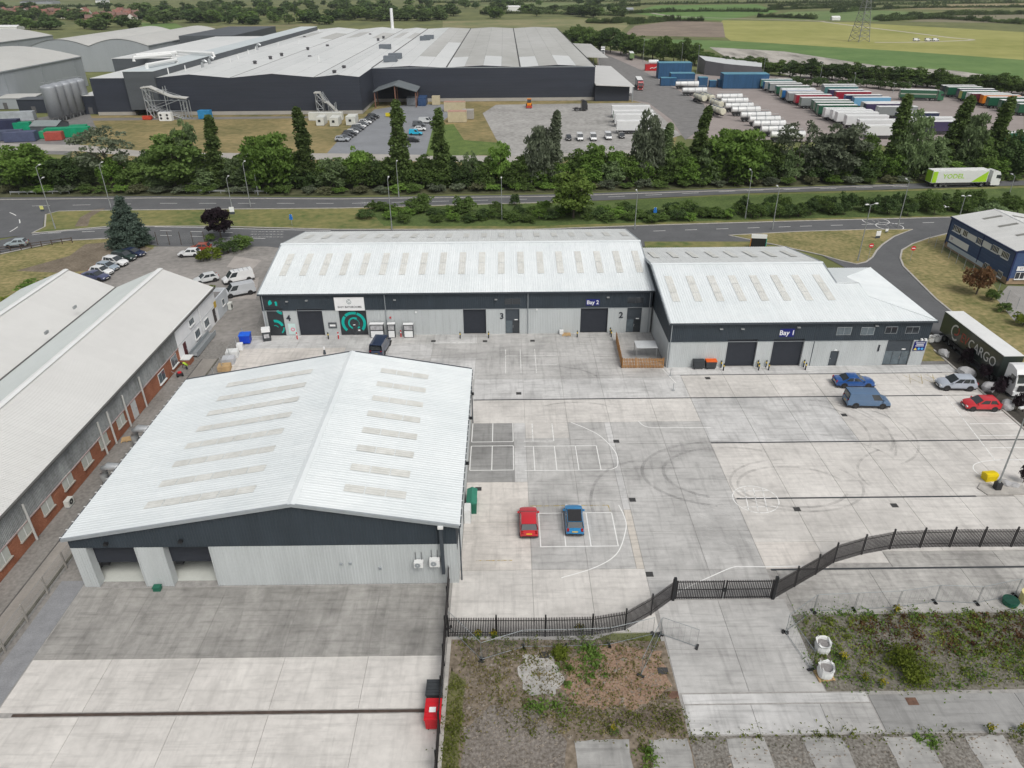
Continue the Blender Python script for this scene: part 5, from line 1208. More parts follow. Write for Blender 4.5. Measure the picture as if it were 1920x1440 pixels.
CARS = {
 # L, W, H, stations of the lower body (x, half-width factor, bottom, top), belt/roof points (x rear belt, x rear roof, x front roof, x front belt), belt z, pillars
 'hatch': dict(L=4.0, W=1.72, H=1.48, st=[(-2.0, .84, .42, .80), (-1.92, .95, .30, .98), (-1.55, 1, .22, 1.0), (-.6, 1, .20, .99), (.75, 1, .20, .96), (1.05, .99, .22, .94), (1.6, .96, .24, .84), (1.9, .88, .26, .70), (2.0, .78, .34, .58)], gh=(-1.82, -1.42, .25, 1.02), belt=.95, side=[(0, .13, 0), (.13, .44, 1), (.44, .49, 0), (.49, .88, 1), (.88, 1, 0)], wb=(-1.22, 1.25), r=.31),
 'suv': dict(L=4.45, W=1.84, H=1.68, st=[(-2.22, .86, .48, .9), (-2.12, .96, .36, 1.08), (-1.7, 1, .28, 1.12), (-.6, 1, .26, 1.1), (.8, 1, .26, 1.06), (1.15, .99, .28, 1.04), (1.8, .96, .3, .96), (2.12, .88, .32, .8), (2.22, .78, .42, .66)], gh=(-2.05, -1.75, .2, 1.1), belt=1.06, side=[(0, .1, 0), (.1, .28, 1), (.28, .32, 0), (.32, .57, 1), (.57, .61, 0), (.61, .9, 1), (.9, 1, 0)], wb=(-1.35, 1.4), r=.35),
 'saloon': dict(L=4.85, W=1.84, H=1.43, st=[(-2.42, .84, .42, .82), (-2.32, .94, .30, .98), (-1.9, .98, .22, 1.0), (-1.0, 1, .20, .98), (.8, 1, .20, .93), (1.2, .99, .22, .9), (1.95, .95, .24, .8), (2.3, .86, .26, .68), (2.42, .76, .34, .56)], gh=(-1.75, -.95, .25, 1.15), belt=.93, side=[(0, .12, 0), (.12, .46, 1), (.46, .5, 0), (.5, .88, 1), (.88, 1, 0)], wb=(-1.42, 1.48), r=.34),
 'van': dict(L=5.1, W=1.92, H=1.98, st=[(-2.55, .94, .45, 1.05), (-2.5, .99, .32, 1.1), (-2.0, 1, .26, 1.1), (.8, 1, .26, 1.1), (1.5, 1, .28, 1.08), (1.75, .98, .3, 1.05), (2.25, .94, .32, .92), (2.48, .86, .34, .74), (2.55, .76, .42, .62)], gh=(-2.5, -2.4, .98, 1.78), belt=1.06, side=[(0, .70, 0), (.70, .95, 1), (.95, 1, 0)], wb=(-1.55, 1.55), r=.35),
 'smallvan': dict(L=4.4, W=1.78, H=1.82, st=[(-2.2, .92, .42, .98), (-2.15, .98, .3, 1.02), (-1.6, 1, .24, 1.02), (.7, 1, .24, 1.0), (1.1, 1, .24, .98), (1.7, .95, .26, .88), (2.1, .86, .3, .7), (2.2, .76, .38, .58)], gh=(-2.12, -2.0, .45, 1.2), belt=.98, side=[(0, .6, 0), (.6, .9, 1), (.9, 1, 0)], wb=(-1.35, 1.35), r=.31),
}
CARMESH = {}
def car_parts(kind):
    if kind in CARMESH: return CARMESH[kind]
    c = CARS[kind]; hw = c['W']/2; P = {}
    b = MB(); secs = []
    for (x, f, zb, zt) in c['st']:
        h = hw*f; zm = zb+(zt-zb)*.55
        secs.append([(x, -h*.9, zb), (x, -h, zb+(zt-zb)*.22), (x, -h, zm), (x, -h*.955, zt-.03), (x, -h*.7, zt+.012), (x, 0, zt+.03), (x, h*.7, zt+.012), (x, h*.955, zt-.03), (x, h, zm), (x, h, zb+(zt-zb)*.22), (x, h*.9, zb)])
    for s, t in zip(secs, secs[1:]):
        for i in range(10): b.quad(s[i], s[i+1], t[i+1], t[i])
        b.quad(s[10], s[0], t[0], t[10])
    b.poly(secs[0]); b.poly(list(reversed(secs[-1])))
    xr, xrr, xfr, xf = c['gh']; zb = c['belt']; zt = c['H']; hb = hw*.94; ht = hw*(.80 if kind not in ('van', 'smallvan') else .88)
    br = lambda t, s: (xr+(xf-xr)*t, s*hb, zb-.02); tr = lambda t, s: (xrr+(xfr-xrr)*t, s*ht, zt-.05)
    glass = {1: MB(), -1: MB()}
    for s in (1, -1):
        for (t0, t1, g) in c['side']:
            q = [br(t0, s), br(t1, s), tr(t1, s), tr(t0, s)]
            if g:
                # window pane set in a painted surround
                lo = lambda p, u, k: tuple(p[i]+(u[i]-p[i])*k for i in range(3))
                in0, in1 = lo(q[0], q[3], .10), lo(q[1], q[2], .10); to0, to1 = lo(q[0], q[3], .93), lo(q[1], q[2], .93)
                b.quad(q[0], q[1], in1, in0); b.quad(to0, to1, q[2], q[3])
                glass[s].quad(in0, in1, to1, to0)
            else: b.quad(*q)
    # roof with a crowned middle
    rs = [(xrr-.02, .0), (xrr+.25, .05), ((xrr+xfr)/2, .06), (xfr-.2, .05), (xfr+.02, .0)]
    for (xa, za), (xb, zb_) in zip(rs, rs[1:]):
        for y0, y1, k0, k1 in ((-1, -.6, 0, 1), (-.6, .6, 1, 1), (.6, 1, 1, 0)):
            b.quad((xa, y0*ht, zt-.05+za*k0), (xb, y0*ht, zt-.05+zb_*k0), (xb, y1*ht, zt-.05+zb_*k1), (xa, y1*ht, zt-.05+za*k1))
    P['body'] = b.mesh('body', paintm((.5, .5, .5)))
    bm = bmesh.new(); bm.from_mesh(P['body']); bmesh.ops.remove_doubles(bm, verts=bm.verts, dist=1e-4); bmesh.ops.recalc_face_normals(bm, faces=bm.faces); bm.to_mesh(P['body']); bm.free()
    if kind not in ('van', 'smallvan'): P['body'].polygons.foreach_set('use_smooth', [True]*len(P['body'].polygons)); P['body'].set_sharp_from_angle(angle=rad(38))
    st_ = c['st']; tr_ = MB(); tr_.box(st_[1][0]+.05, st_[-2][0]-.05, -hw-.006, hw+.006, st_[3][2], st_[3][2]+.14); tr_.box(-c['L']/2-.03, -c['L']/2+.25, -hw*.82, hw*.82, .32, .46); tr_.box(c['L']/2-.3, c['L']/2+.015, -hw*.74, hw*.74, .26, .38); P['trim'] = tr_.mesh('lower_trim', plastic)
    w = MB().quad((xf, -hb*.93, zb), (xf, hb*.93, zb), (xfr+.03, ht*.95, zt-.06), (xfr+.03, -ht*.95, zt-.06)); P['windscreen'] = w.mesh('windscreen', carglass)
    if kind == 'van': w = MB().quad((xr-.03, -hb*.8, zb+.2), (xr-.03, hb*.8, zb+.2), (xrr-.03, ht*.85, zt-.2), (xrr-.03, -ht*.85, zt-.2))
    else: w = MB().quad((xr-.015, -hb*.9, zb+.03), (xr-.015, hb*.9, zb+.03), (xrr-.03, ht*.92, zt-.07), (xrr-.03, -ht*.92, zt-.07))
    P['rear_window'] = w.mesh('rear_window', carglass)
    P['side_window'] = [glass[1].mesh('side_window', carglass), glass[-1].mesh('side_window', carglass)]
    L2 = c['L']/2; st = c['st']; zf = st[-2][3]; zr_ = st[1][3]
    P['headlight'] = MB().box(-.16, .10, -.17, .17, -.08, .06, taper=.02).mesh('headlight', lamp_w); P['tail'] = MB().box(-.04, .10, -.11, .11, -.16, .14).mesh('tail_light', lamp_r)
    P['plate_f'] = MB().box(0, .02, -.26, .26, -.055, .055).mesh('number_plate', plate_w); P['plate_r'] = MB().box(-.02, 0, -.26, .26, -.055, .055).mesh('number_plate', plate_y)
    P['mirror'] = MB().box(-.08, .08, -.1, .1, -.07, .07, taper=.02).mesh('mirror', paintm((.5, .5, .5)))
    P['grille'] = MB().box(0, .03, -hw*.5, hw*.5, -.09, .09).mesh('grille', plastic)
    P['arch'] = MB().tube([(0, -hw-.012, 0), (0, hw+.012, 0)], c['r']*1.2, 16).mesh('wheel_arch', plastic)
    CARMESH[kind] = P; return P
def car(kind, px, py, heading, col, label, cat='car', group=None, roof=None, xy=None, name=None, plates=True, detail=True):
    x, y = xy or G(px, py, .3); P = car_parts(kind); c = CARS[kind]; hw = c['W']/2; L2 = c['L']/2; pm = paintm(col)
    T = empty(name or {'hatch': 'parked_car', 'suv': 'parked_car', 'saloon': 'parked_car', 'van': 'panel_van', 'smallvan': 'small_van'}[kind], (x, y, .0), rad(heading), label, cat, group)
    inst('body', P['body'], T, mat=pm); inst('lower_trim', P['trim'], T); inst('windscreen', P['windscreen'], T); inst('rear_window', P['rear_window'], T)
    for me in P['side_window']: inst('side_window', me, T)
    for wx in c['wb']:
        inst('wheel_arch', P['arch'], T, (wx, 0, c['r']+.02))
        for s in (-1, 1): add_wheel(T, wx, s*(hw-.09), c['r'], .21)
    if detail:
        st = c['st']; zf = st[-2][3]; 
        for s in (-1, 1):
            inst('headlight', P['headlight'], T, (st[-2][0]-.02, s*hw*.68, zf-.07)); inst('tail_light', P['tail'], T, (-L2+.04, s*hw*.74, st[1][3]-.12))
            inst('mirror', P['mirror'], T, (c['gh'][3]-.25, s*(hw+.07), c['belt']+.06), mat=pm)
        inst('grille', P['grille'], T, (L2-.012, 0, .52)); inst('number_plate', P['plate_f'], T, (L2+.005, 0, .42)); inst('number_plate', P['plate_r'], T, (-L2-.005, 0, .72))
    if roof:
        xr, xrr, xfr, xf = c['gh']; boxo('roof_panel', roof, T, xrr, xfr, -hw*.74, hw*.74, c['H']-.02, c['H']+.018)
    return T
WHT = (.74, .75, .75); SIL = (.42, .45, .48); BLK = (.02, .021, .024); NAV = (.02, .03, .075); GRY = (.11, .12, .13); RED = (.55, .02, .03)
car('hatch', 991, 981, 90, RED, 'red hatchback in the yard parked left of the marked bays', roof=None)
car('hatch', 1076, 977, 88, (.02, .22, .48), 'bright blue hatchback with black roof in the marked bays', roof=plastic)
car('saloon', 1600, 718, -3, (.02, .09, .30), 'metallic blue saloon parked in front of the corner unit')
car('van', 1624, 755, -4, (.09, .16, .27), 'blue-grey panel van parked beside the blue saloon', 'van')
car('suv', 1791, 723, 176, (.42, .46, .52), 'silver SUV parked by the kerb near the big lorry')
car('hatch', 1838, 761, 177, RED, 'red hatchback parked by the kerb below the silver SUV')
car('van', 714, 653, 84, (.02, .035, .075), 'dark navy van parked outside the shop entrance', 'van')
PARK = 'cars in the worn tarmac car park'
for (px, py, k, c, lab) in ((249, 476, 'saloon', NAV, 'navy saloon at the conifer end of the car park row'), (233, 484, 'suv', (.025, .045, .04), 'dark green estate between navy saloon and white SUV'), (217, 494, 'suv', WHT, 'white SUV in the middle of the angled car park row'), (202, 503, 'hatch', (.30, .36, .42), 'pale blue hatchback between two white cars in the row'), (191, 511, 'hatch', WHT, 'white hatchback between pale blue and indigo cars'), (180, 520, 'saloon', (.07, .08, .16), 'indigo saloon half hidden by the workshop roof')):
    car(k, px, py, -16, c, lab, group=PARK)
car('hatch', 356, 477, 183, WHT, 'white hatchback alone by the dark hedge', group=PARK); car('hatch', 376, 467, 185, (.32, .06, .03), 'orange-red hatchback behind the white hatchback at hedge', group=PARK)
car('hatch', 387, 525, 214, (.62, .64, .64), 'pale silver hatchback beyond the white workshop end', group=PARK)
v = car('van', 447, 524, 211, WHT, 'white panel van with ladder rack behind the silver van', 'van')
for k in range(4): boxo('ladder_rack', steel, v, -1.8+k*.75, -1.74+k*.75, -.85, .85, 1.98, 2.05)
car('van', 449, 549, 209, (.50, .52, .54), 'silver panel van parked nearest the unit terrace corner', 'van')
car('hatch', 32, 459, 190, (.34, .40, .42), 'pale green-grey car driving on the service road')
cols = [SIL, GRY, BLK, BLK, WHT, GRY, GRY, WHT, GRY, WHT, BLK, BLK, BLK]; names = ['silver', 'grey', 'black', 'black', 'white', 'grey', 'grey', 'white', 'grey', 'white', 'black', 'black', 'black']; ords = ['first', 'second', 'third', 'fourth', 'fifth', 'sixth', 'seventh', 'eighth', 'ninth', 'tenth', 'eleventh', 'twelfth', 'last']
for i, c in enumerate(cols):
    t = i/12; car('suv' if i % 3 == 0 else 'hatch', 642+t*58, 263-t*43, -4, c, '%s car, %s in the factory row counted from the lawn end' % (names[i], ords[i]), group='cars in the factory car park')
for (px, py, k, c, lab) in ((775, 264, 'hatch', BLK, 'black car beside the poplar in the factory car park'), (780, 251, 'smallvan', (.02, .42, .62), 'bright cyan small van in the factory car park'), (788, 243, 'hatch', WHT, 'white car next to the cyan van'), (786, 235, 'smallvan', GRY, 'dark grey van two spaces beyond the cyan van'), (799, 229, 'van', (.6, .62, .62), 'pale van at the top of the short factory row')):
    car(k, px, py, -6, c, lab, 'van' if 'van' in k else 'car', 'cars in the factory car park')
for (px, py, k, c, lab) in ((1066, 260, 'hatch', BLK, 'black car, first of the line facing out of the gravel lot'), (1087, 260, 'van', WHT, 'white tipper van next to the black car on gravel lot'), (1112, 260, 'van', WHT, 'white van in the middle of the gravel lot line'), (1140, 258, 'van', (.7, .71, .72), 'white high-roof van near the end of the gravel lot line'), (1165, 256, 'hatch', BLK, 'black car nearest the willow on the gravel lot'), (1250, 252, 'van', WHT, 'white van half hidden behind willow foliage')):
    car(k, px, py, -90, c, lab, 'van' if k == 'van' else 'car', 'vehicles on the gravel lot')
for (px, py, k, lab) in ((1718, 76, 'van', 'white van beside the chalk track, leftmost of three'), (1740, 76, 'van', 'white van on the field track, middle of three'), (1754, 76, 'van', 'white van on the field track, rightmost of three')): car(k, px, py, 5, WHT, lab, 'van', 'vans on the field track', detail=False)

# ---- lorries and trailers
chassis_m = mat('chassis', (.04, .04, .042), .7, .2, 2); tr_roof = mat('trailer_roof', (.72, .73, .72), .6, .06, .4)
TR = {}
def trailer_meshes():
    if TR: return TR
    TR['roof'] = MB().box(-6.8, 6.8, -1.25, 1.25, 0, .08).mesh('roof', tr_roof)
    TR['box'] = MB().box(-6.8, 6.8, -1.27, 1.27, 1.1, 3.95).mesh('box_body', paintm((.5, .5, .5)))
    TR['curtain'] = MB().box(-6.7, 6.7, -.02, .02, 1.2, 3.8).mesh('side_curtain', paintm((.5, .5, .5)))
    TR['door'] = MB().box(-.03, .03, -1.2, -.02, 1.2, 3.85).mesh('rear_door', paintm((.5, .5, .5)))
    TR['chassis'] = MB().box(-6.6, 6.0, -.5, -.35, .8, 1.1).box(-6.6, 6.0, .35, .5, .8, 1.1).box(-6.75, -6.6, -1.2, 1.2, .5, .7).box(-4.2, 3, -1.2, -1.15, .5, .9).box(-4.2, 3, 1.15, 1.2, .5, .9).mesh('chassis', chassis_m)
    TR['leg'] = MB().box(-.08, .08, -.08, .08, 0, .9).mesh('landing_leg', chassis_m)
    return TR
def trailer(x, y, rz, col, label, rear=None, roofm=None, cat='trailer', group='trailers in the truck park', wheels=True, name='box_trailer'):
    t = trailer_meshes(); T = empty(name, (x, y, 0), rz, label, cat, group)
    inst('box_body', t['box'], T, mat=paintm(col)); r = inst('roof', t['roof'], T, (0, 0, 3.95))
    if roofm: r.material_slots[0].link = 'OBJECT'; r.material_slots[0].material = roofm
    for s in (-1, 1): inst('side_curtain', t['curtain'], T, (0, s*1.28, 0), mat=paintm(tuple(c*.93 for c in col)))
    for s in (0, 1): inst('rear_door', t['door'], T, (-6.82, 0, 0), (0, 0, s*math.pi), mat=paintm(rear or col))
    inst('chassis', t['chassis'], T)
    if wheels:
        for i in range(3):
            for s in (-1, 1): add_wheel(T, -5.4+i*1.3, s*1.0, .5, .38)
    for s in (-1, 1): inst('landing_leg', t['leg'], T, (3.6, s*.6, 0))
    return T
def cab_mesh(col2=None):
    if 'cab' in TR: return
    pts = [(-1.15, .9), (1.05, .9), (1.15, 1.6), (1.1, 2.0), (.85, 3.0), (.5, 3.55), (-.4, 3.8), (-1.15, 3.7)]
    b = MB(); b.extr(pts, 'y', -1.22, 1.22); b.box(-1.0, 1.18, -1.2, 1.2, .35, .9); TR['cab'] = b.mesh('cab', paintm((.5, .5, .5)))
    TR['screen'] = MB().quad((1.115, -1.08, 2.02), (1.115, 1.08, 2.02), (.885, 1.02, 2.98), (.885, -1.02, 2.98)).mesh('windscreen', carglass)
    TR['swin'] = MB().box(-.1, .8, -.012, .012, 2.0, 2.8).mesh('side_window', carglass)
    TR['grille'] = MB().box(1.16, 1.2, -.8, .8, .95, 1.75).mesh('grille', plastic); TR['lamp'] = MB().box(1.1, 1.2, -.2, .2, .5, .78).mesh('headlight', lamp_w)
    TR['frame'] = MB().box(-4.4, -1.1, -.45, .45, .7, .95).box(-3.4, -2.4, -.5, .5, .95, 1.1).box(-2.2, -1.2, -1.15, -.5, .4, 1.0).mesh('chassis', chassis_m); TR['mir'] = MB().box(.75, .85, -.1, .1, 1.9, 2.7).mesh('mirror', plastic); TR['visor'] = MB().box(.75, 1.1, -1.1, 1.1, 2.98, 3.06).mesh('sun_visor', plastic)
def tractor(x, y, rz, col, label, cat='lorry', group=None, name='tractor_unit', parent=None, visor=True):
    cab_mesh(); T = empty(name, (x, y, 0), rz, label, cat, group)
    inst('cab', TR['cab'], T, mat=paintm(col)); inst('windscreen', TR['screen'], T); inst('grille', TR['grille'], T); inst('chassis', TR['frame'], T); inst('sun_visor', TR['visor'], T)
    for s in (-1, 1): inst('side_window', TR['swin'], T, (0, s*1.225, 0)); inst('headlight', TR['lamp'], T, (0, s*.9, 0)); inst('mirror', TR['mir'], T, (0, s*1.4, 0)); add_wheel(T, .1, s*1.02, .5, .34); add_wheel(T, -3.2, s*.95, .5, .5)
    return T
def artic(x, y, rz, col, cabcol, label, group=None, name='articulated_lorry', off=0.0, rear=None):
    # one vehicle: trailer box with the tractor coupled under its nose
    T = trailer(x, y, rz, col, label, rear=rear, cat='lorry', group=group, name=name); cab_mesh(); X0 = 9.05+off
    inst('cab', TR['cab'], T, (X0, 0, 0), mat=paintm(cabcol)); inst('windscreen', TR['screen'], T, (X0, 0, 0)); inst('grille', TR['grille'], T, (X0, 0, 0)); inst('tractor_chassis', TR['frame'], T, (X0, 0, 0)); inst('sun_visor', TR['visor'], T, (X0, 0, 0))
    for s in (-1, 1):
        inst('side_window', TR['swin'], T, (X0, s*1.225, 0)); inst('headlight', TR['lamp'], T, (X0, s*.9, 0)); inst('mirror', TR['mir'], T, (X0, s*1.4, 0)); add_wheel(T, X0+.1, s*1.02, .5, .34); add_wheel(T, X0-3.2, s*.95, .5, .5)
    return T
# the lorry parked beside the corner unit: dark curtains, lettered
EVG = (.032, .042, .038)
T = artic(62.0, 85.6, rad(-90), EVG, WHT, 'dark green curtain-sided lorry with white cab parked beside the corner unit')
txw = mat('lorry_letter_white', (.70, .70, .68), .5, 0); txr = mat('lorry_letter_red', (.42, .06, .05), .5, 0)
# lettering on the flank facing the yard (local -Y flank after the turn faces world -X)
text('CARGO', 1.75, txw, T, (2.9, -1.31, 2.42), (1, 0, 0), (0, 0, 1), .004, sx=.98); text('EV', 1.75, txr, T, (-1.05, -1.31, 2.42), (1, 0, 0), (0, 0, 1), .004, sx=.9)
sw = MB(); ring(sw, .75, .98, 1.2, 4.3, 0, .01, 12); sw.build('emblem', txw, T, (-3.3, -1.31, 2.5), (math.pi/2, 0, 0)); sw = MB(); ring(sw, .5, .72, -1.9, .9, 0, .01, 10); sw.build('emblem', txr, T, (-3.2, -1.31, 2.75), (math.pi/2, 0, 0)); sw = MB(); ring(sw, .55, .8, 3.4, 5.6, 0, .01, 10); sw.build('emblem', txw, T, (-3.15, -1.31, 2.1), (math.pi/2, 0, 0))
# white and lime lorry on the main road
ax, ay = G(1733, 352); bx, by = G(1850, 350)
LIME = (.36, .62, .03)
T = artic((ax+bx)/2+.3, (ay+by)/2+1.2, math.atan2(by-ay, bx-ax), WHT, WHT, 'white lorry with lime green panels driving on the main road', rear=LIME)
lime = paintm(LIME)
MB().poly([(3.0, -1.325, 1.22), (6.65, -1.325, 1.22), (6.65, -1.325, 3.75)]).build('lime_panel', lime, T); MB().box(-6.7, -5.6, -1.33, -1.32, 1.22, 3.78).build('lime_panel', lime, T)
text('YODEL', 1.5, lime, T, (-1.6, -1.33, 2.6), (1, 0, 0), (0, 0, 1), .004, bold=.02, sx=1.1)
# rows of trailers: rear ends listed by where their roof corner shows
GRN = (.02, .10, .055); DRK = (.035, .045, .05); BLU = (.03, .14, .35); LBL = (.16, .38, .58); PUR = (.06, .045, .11); CRM = (.11, .018, .03); GRE = (.26, .28, .28); YGR = (.40, .42, .06); ORG = (.70, .22, .02); TEAL = (.08, .2, .2)
z3 = lambda q: (1380+q[0]*.14583, 80+q[1]*.14583); z4 = lambda q: (1640+q[0]*.14583, 80+q[1]*.14583)
row1 = [((325, 470), YGR, 'yellow-green', TEAL), ((372, 500), BLU, 'blue', GRE), ((432, 522), GRN, 'green', GRE), ((500, 556), GRN, 'green', GRN), ((562, 588), WHT, 'white', WHT), ((600, 606), YGR, 'yellow', BLU), ((645, 625), NAV, 'navy', NAV), ((692, 644), GRE, 'grey', GRE), ((750, 668), (.32, .02, .04), 'crimson', (.32, .02, .04)), ((848, 704), GRN, 'green', GRE), ((968, 738), GRN, 'green', GRN), ((1012, 766), GRN, 'green', GRN), ((1082, 800), GRN, 'green', GRN), ((1148, 842), WHT, 'white', WHT), ((1215, 866), WHT, 'white', WHT), ((1285, 894), WHT, 'white', WHT), ((1400, 935), WHT, 'white', WHT), ((1560, 990), WHT, 'white', WHT), ((1690, 1062), WHT, 'white', WHT)]
row2 = [((1102, 538), GRE, 'grey', GRE), ((1152, 562), GRE, 'pale grey', TEAL), ((1212, 602), NAV, 'navy', PUR), ((1300, 628), (.30, .02, .04), 'crimson', (.3, .02, .04)), ((1424, 672), BLU, 'blue', NAV), ((1524, 702), LBL, 'sky blue', LBL), ((1642, 764), WHT, 'white', WHT), ((1684, 782), PUR, 'purple', PUR), ((1850, 820), WHT, 'white', GRE), ((2100, 900), NAV, 'navy', NAV), ((2250, 960), WHT, 'white', WHT), ((2380, 1010), PUR, 'plum', PUR)]
row3 = [((890, 548), DRK, 'charcoal', DRK), ((945, 568), GRN, 'green', GRN), ((1070, 592), NAV, 'navy', NAV), ((1120, 618), YGR, 'lime', GRN), ((1188, 646), WHT, 'white', WHT), ((1225, 652), CRM, 'maroon', CRM), ((1275, 652), GRN, 'green', GRN), ((1400, 672), ORG, 'orange', ORG), ((1490, 700), GRN, 'green', GRN), ((1620, 735), GRN, 'green', GRN), ((1715, 750), GRN, 'green', GRN), ((1795, 745), WHT, 'white', WHT), ((1850, 785), GRN, 'green', GRN)]
def ordinal(n): return ['first', 'second', 'third', 'fourth', 'fifth', 'sixth', 'seventh', 'eighth', 'ninth', 'tenth', 'eleventh', 'twelfth', 'thirteenth', 'fourteenth', 'fifteenth', 'sixteenth', 'seventeenth', 'eighteenth', 'nineteenth', 'twentieth'][n]
for row, zf, nm in ((row1, z3, 'tanker-side column'), (row2, z3, 'middle column'), (row3, z4, 'hedge-side cluster')):
    for i, (q, c, cn, cside) in enumerate(row):
        x, y = G(*zf(q), 4.0); trailer(x+6.9+random.uniform(-.7, .7), y+.2 if row is not row3 else y, rad((-2 if row is not row3 else -4)+random.uniform(-.9, .9)), cside, '%s-ended trailer, %s from the back of the %s' % (cn, ordinal(i), nm), rear=c)
        if cn == 'crimson' and row is row1: text('N', 1.9, txw, COL.objects[-1] if False else bpy.data.objects[[o.name for o in bpy.data.objects if o.name.startswith('box_trailer')][-1]], (-4.9, -1.305, 2.5), (1, 0, 0), (0, 0, 1), .004)
for (px, py, rz, c, lab) in ((1443, 168, 184, GRN, 'green tractor unit coupled among the trailer ends'),):
    x, y = G(px, py, .5); tractor(x, y, rad(rz), c, lab)
x, y = G(1706, 190); T = artic(x+4, y+3, rad(-14), (.025, .11, .06), (.03, .14, .07), 'dark green lorry with yellow stripe standing alone in the truck park', off=-.6); MB().box(-6.6, 6.6, -1.33, -1.32, 2.3, 2.7).build('pale_stripe', mat('stripe_pale', (.4, .42, .36), .6, 0), T)
x, y = G(1835, 250, 4); T = trailer(x+11, y+1.5, rad(9), (.02, .13, .08), 'dark green trailer parked right behind the tree belt', rear=(.02, .13, .08))
for k, (px, py) in enumerate(((1147, 198), (1150, 207), (1153, 214), (1156, 226))):
    x, y = G(px, py, 4); trailer(x+6.9, y, rad(-2), WHT, ['white trailer at the back of the gravel lot stack of four', 'white trailer with green end, second on the gravel lot', 'white trailer, third on the gravel lot', 'white ribbed trailer nearest on the gravel lot'][k], rear=(.02, .2, .1) if k == 1 else WHT, group='white trailers on the gravel lot')
x, y = G(1095, 207); tractor(x, y, rad(5), BLK, 'black tractor unit alone on the gravel lot')
x, y = G(1202, 168); artic(x, y+7, rad(-95), NAV, (.35, .03, .03), 'red-cabbed lorry waiting beside the loading canopy')
x, y = G(1186, 113); T = trailer(x, y+6, rad(-95), (.16, .26, .10), 'olive green lorry box on the works road', rear=(.16, .26, .1), group=None, cat='lorry')
x, y = G(1133, 103); artic(x, y+8, rad(-97), PUR, WHT, 'purple lorry with white cab queuing by the upper canopy'); x, y = G(1183, 180); trailer(x-6, y+1, rad(0), WHT, 'white trailer backed under the loading canopy edge', group=None)
# tank trailers
tank_w = mat('tank_white', (.68, .69, .68), .3, .06, .5); tank_c = mat('tank_cream', (.62, .60, .48), .35, .05, .5)
def tanker(x, y, rz, label, m=tank_w):
    T = empty('tank_trailer', (x, y, 0), rz, label, 'tanker', 'tank trailers in the truck park')
    if 'tank' not in TR:
        t = MB(); t.tube([(-5.2, 0, 2.2), (-5.0, 0, 2.2), (4.8, 0, 2.2), (5.0, 0, 2.2)], 1.15, 16); me = t.mesh('tank', tank_w)
        for vtx in me.vertices:
            if abs(vtx.co.x) > 4.95:
                vtx.co.y *= .82; vtx.co.z = 2.2+(vtx.co.z-2.2)*.82
        me.polygons.foreach_set('use_smooth', [len(p.vertices) == 4 for p in me.polygons]); TR['tank'] = me
        TR['walk'] = MB().box(-4.6, 4.4, -.3, .3, 3.36, 3.42).tube([(-4.5, .5, 3.3), (-4.5, .5, 3.9), (4.3, .5, 3.9), (4.3, .5, 3.3)], .04, 4).mesh('walkway', steel); TR['band'] = MB().tube([(-.06, 0, 2.2), (.06, 0, 2.2)], 1.19, 16).mesh('tank_band', trim_gy); TR['tch'] = MB().box(-5, 4.5, -.45, .45, .75, 1.15).mesh('chassis', chassis_m)
    inst('tank', TR['tank'], T, mat=m); inst('walkway', TR['walk'], T); inst('chassis', TR['tch'], T)
    for k in (-3, 0, 3): inst('tank_band', TR['band'], T, (k, 0, 0))
    for i in range(3):
        for s in (-1, 1): add_wheel(T, -4+i*1.3, s*.95, .48, .36)
for i, (px, py) in enumerate(((1345, 176), (1352, 184), (1360, 193), (1367, 200), (1388, 210), (1400, 218), (1414, 226), (1428, 236), (1445, 246))):
    x, y = G(px, py, 3.2); tanker(x+5.5+random.uniform(-.9, .9), y, rad(-3+random.uniform(-1.5, 1.5)), 'white tank trailer, %s of the side-on line from its far end' % ordinal(i))
for (px, py, lab) in ((1312, 196, 'cream-ended tank trailer facing out, leftmost pair'), (1327, 195, 'cream-ended tank trailer facing out, inner of the leftmost pair'), (1343, 208, 'cream-ended tank trailer behind the foremost end-on tanker'), (1346, 222, 'cream-ended tank trailer standing foremost end-on')):
    x, y = G(px, py); tanker(x+1, y+5, rad(-82), lab, tank_c)
for (px, py, lab) in ((1272, 158, 'white tank trailer beside the blue container stack'), (1285, 170, 'white tank trailer just below the blue container stack')): x, y = G(px, py, 2); tanker(x+4, y, rad(-4), lab)
# containers
cont_b = mat('container_blue', (.025, .09, .19), .6, .2, .5, stretch=(3, 3, .2)); cont_t = mat('tarp_blue', (.09, .27, .36), .5, .2, .3)
def container(px, py, L, W, H_, rz, label, m, rm=None, cat='container', group=None, xy=None, z=0, name='shipping_container'):
    x, y = xy or G(px, py); T = empty(name, (x, y, z), rz, label, cat, group)
    b = MB(); n = max(4, int(L/.45))
    b.box(-L/2, L/2, -W/2, W/2, .05, H_-.05)
    for i in range(n):
        a = -L/2+L*(i+.15)/n; b.box(a, a+L/n*.5, -W/2-.04, -W/2, .15, H_-.15)
    b.build('body', m, T); MB().box(-L/2-.03, L/2+.03, -W/2-.03, W/2+.03, H_-.05, H_+.03).build('roof', rm or m, T)
    boxo('end_door', m, T, L/2, L/2+.06, -W/2+.1, -.03, .15, H_-.15); boxo('end_door', m, T, L/2, L/2+.06, .03, W/2-.1, .15, H_-.15)
    return T
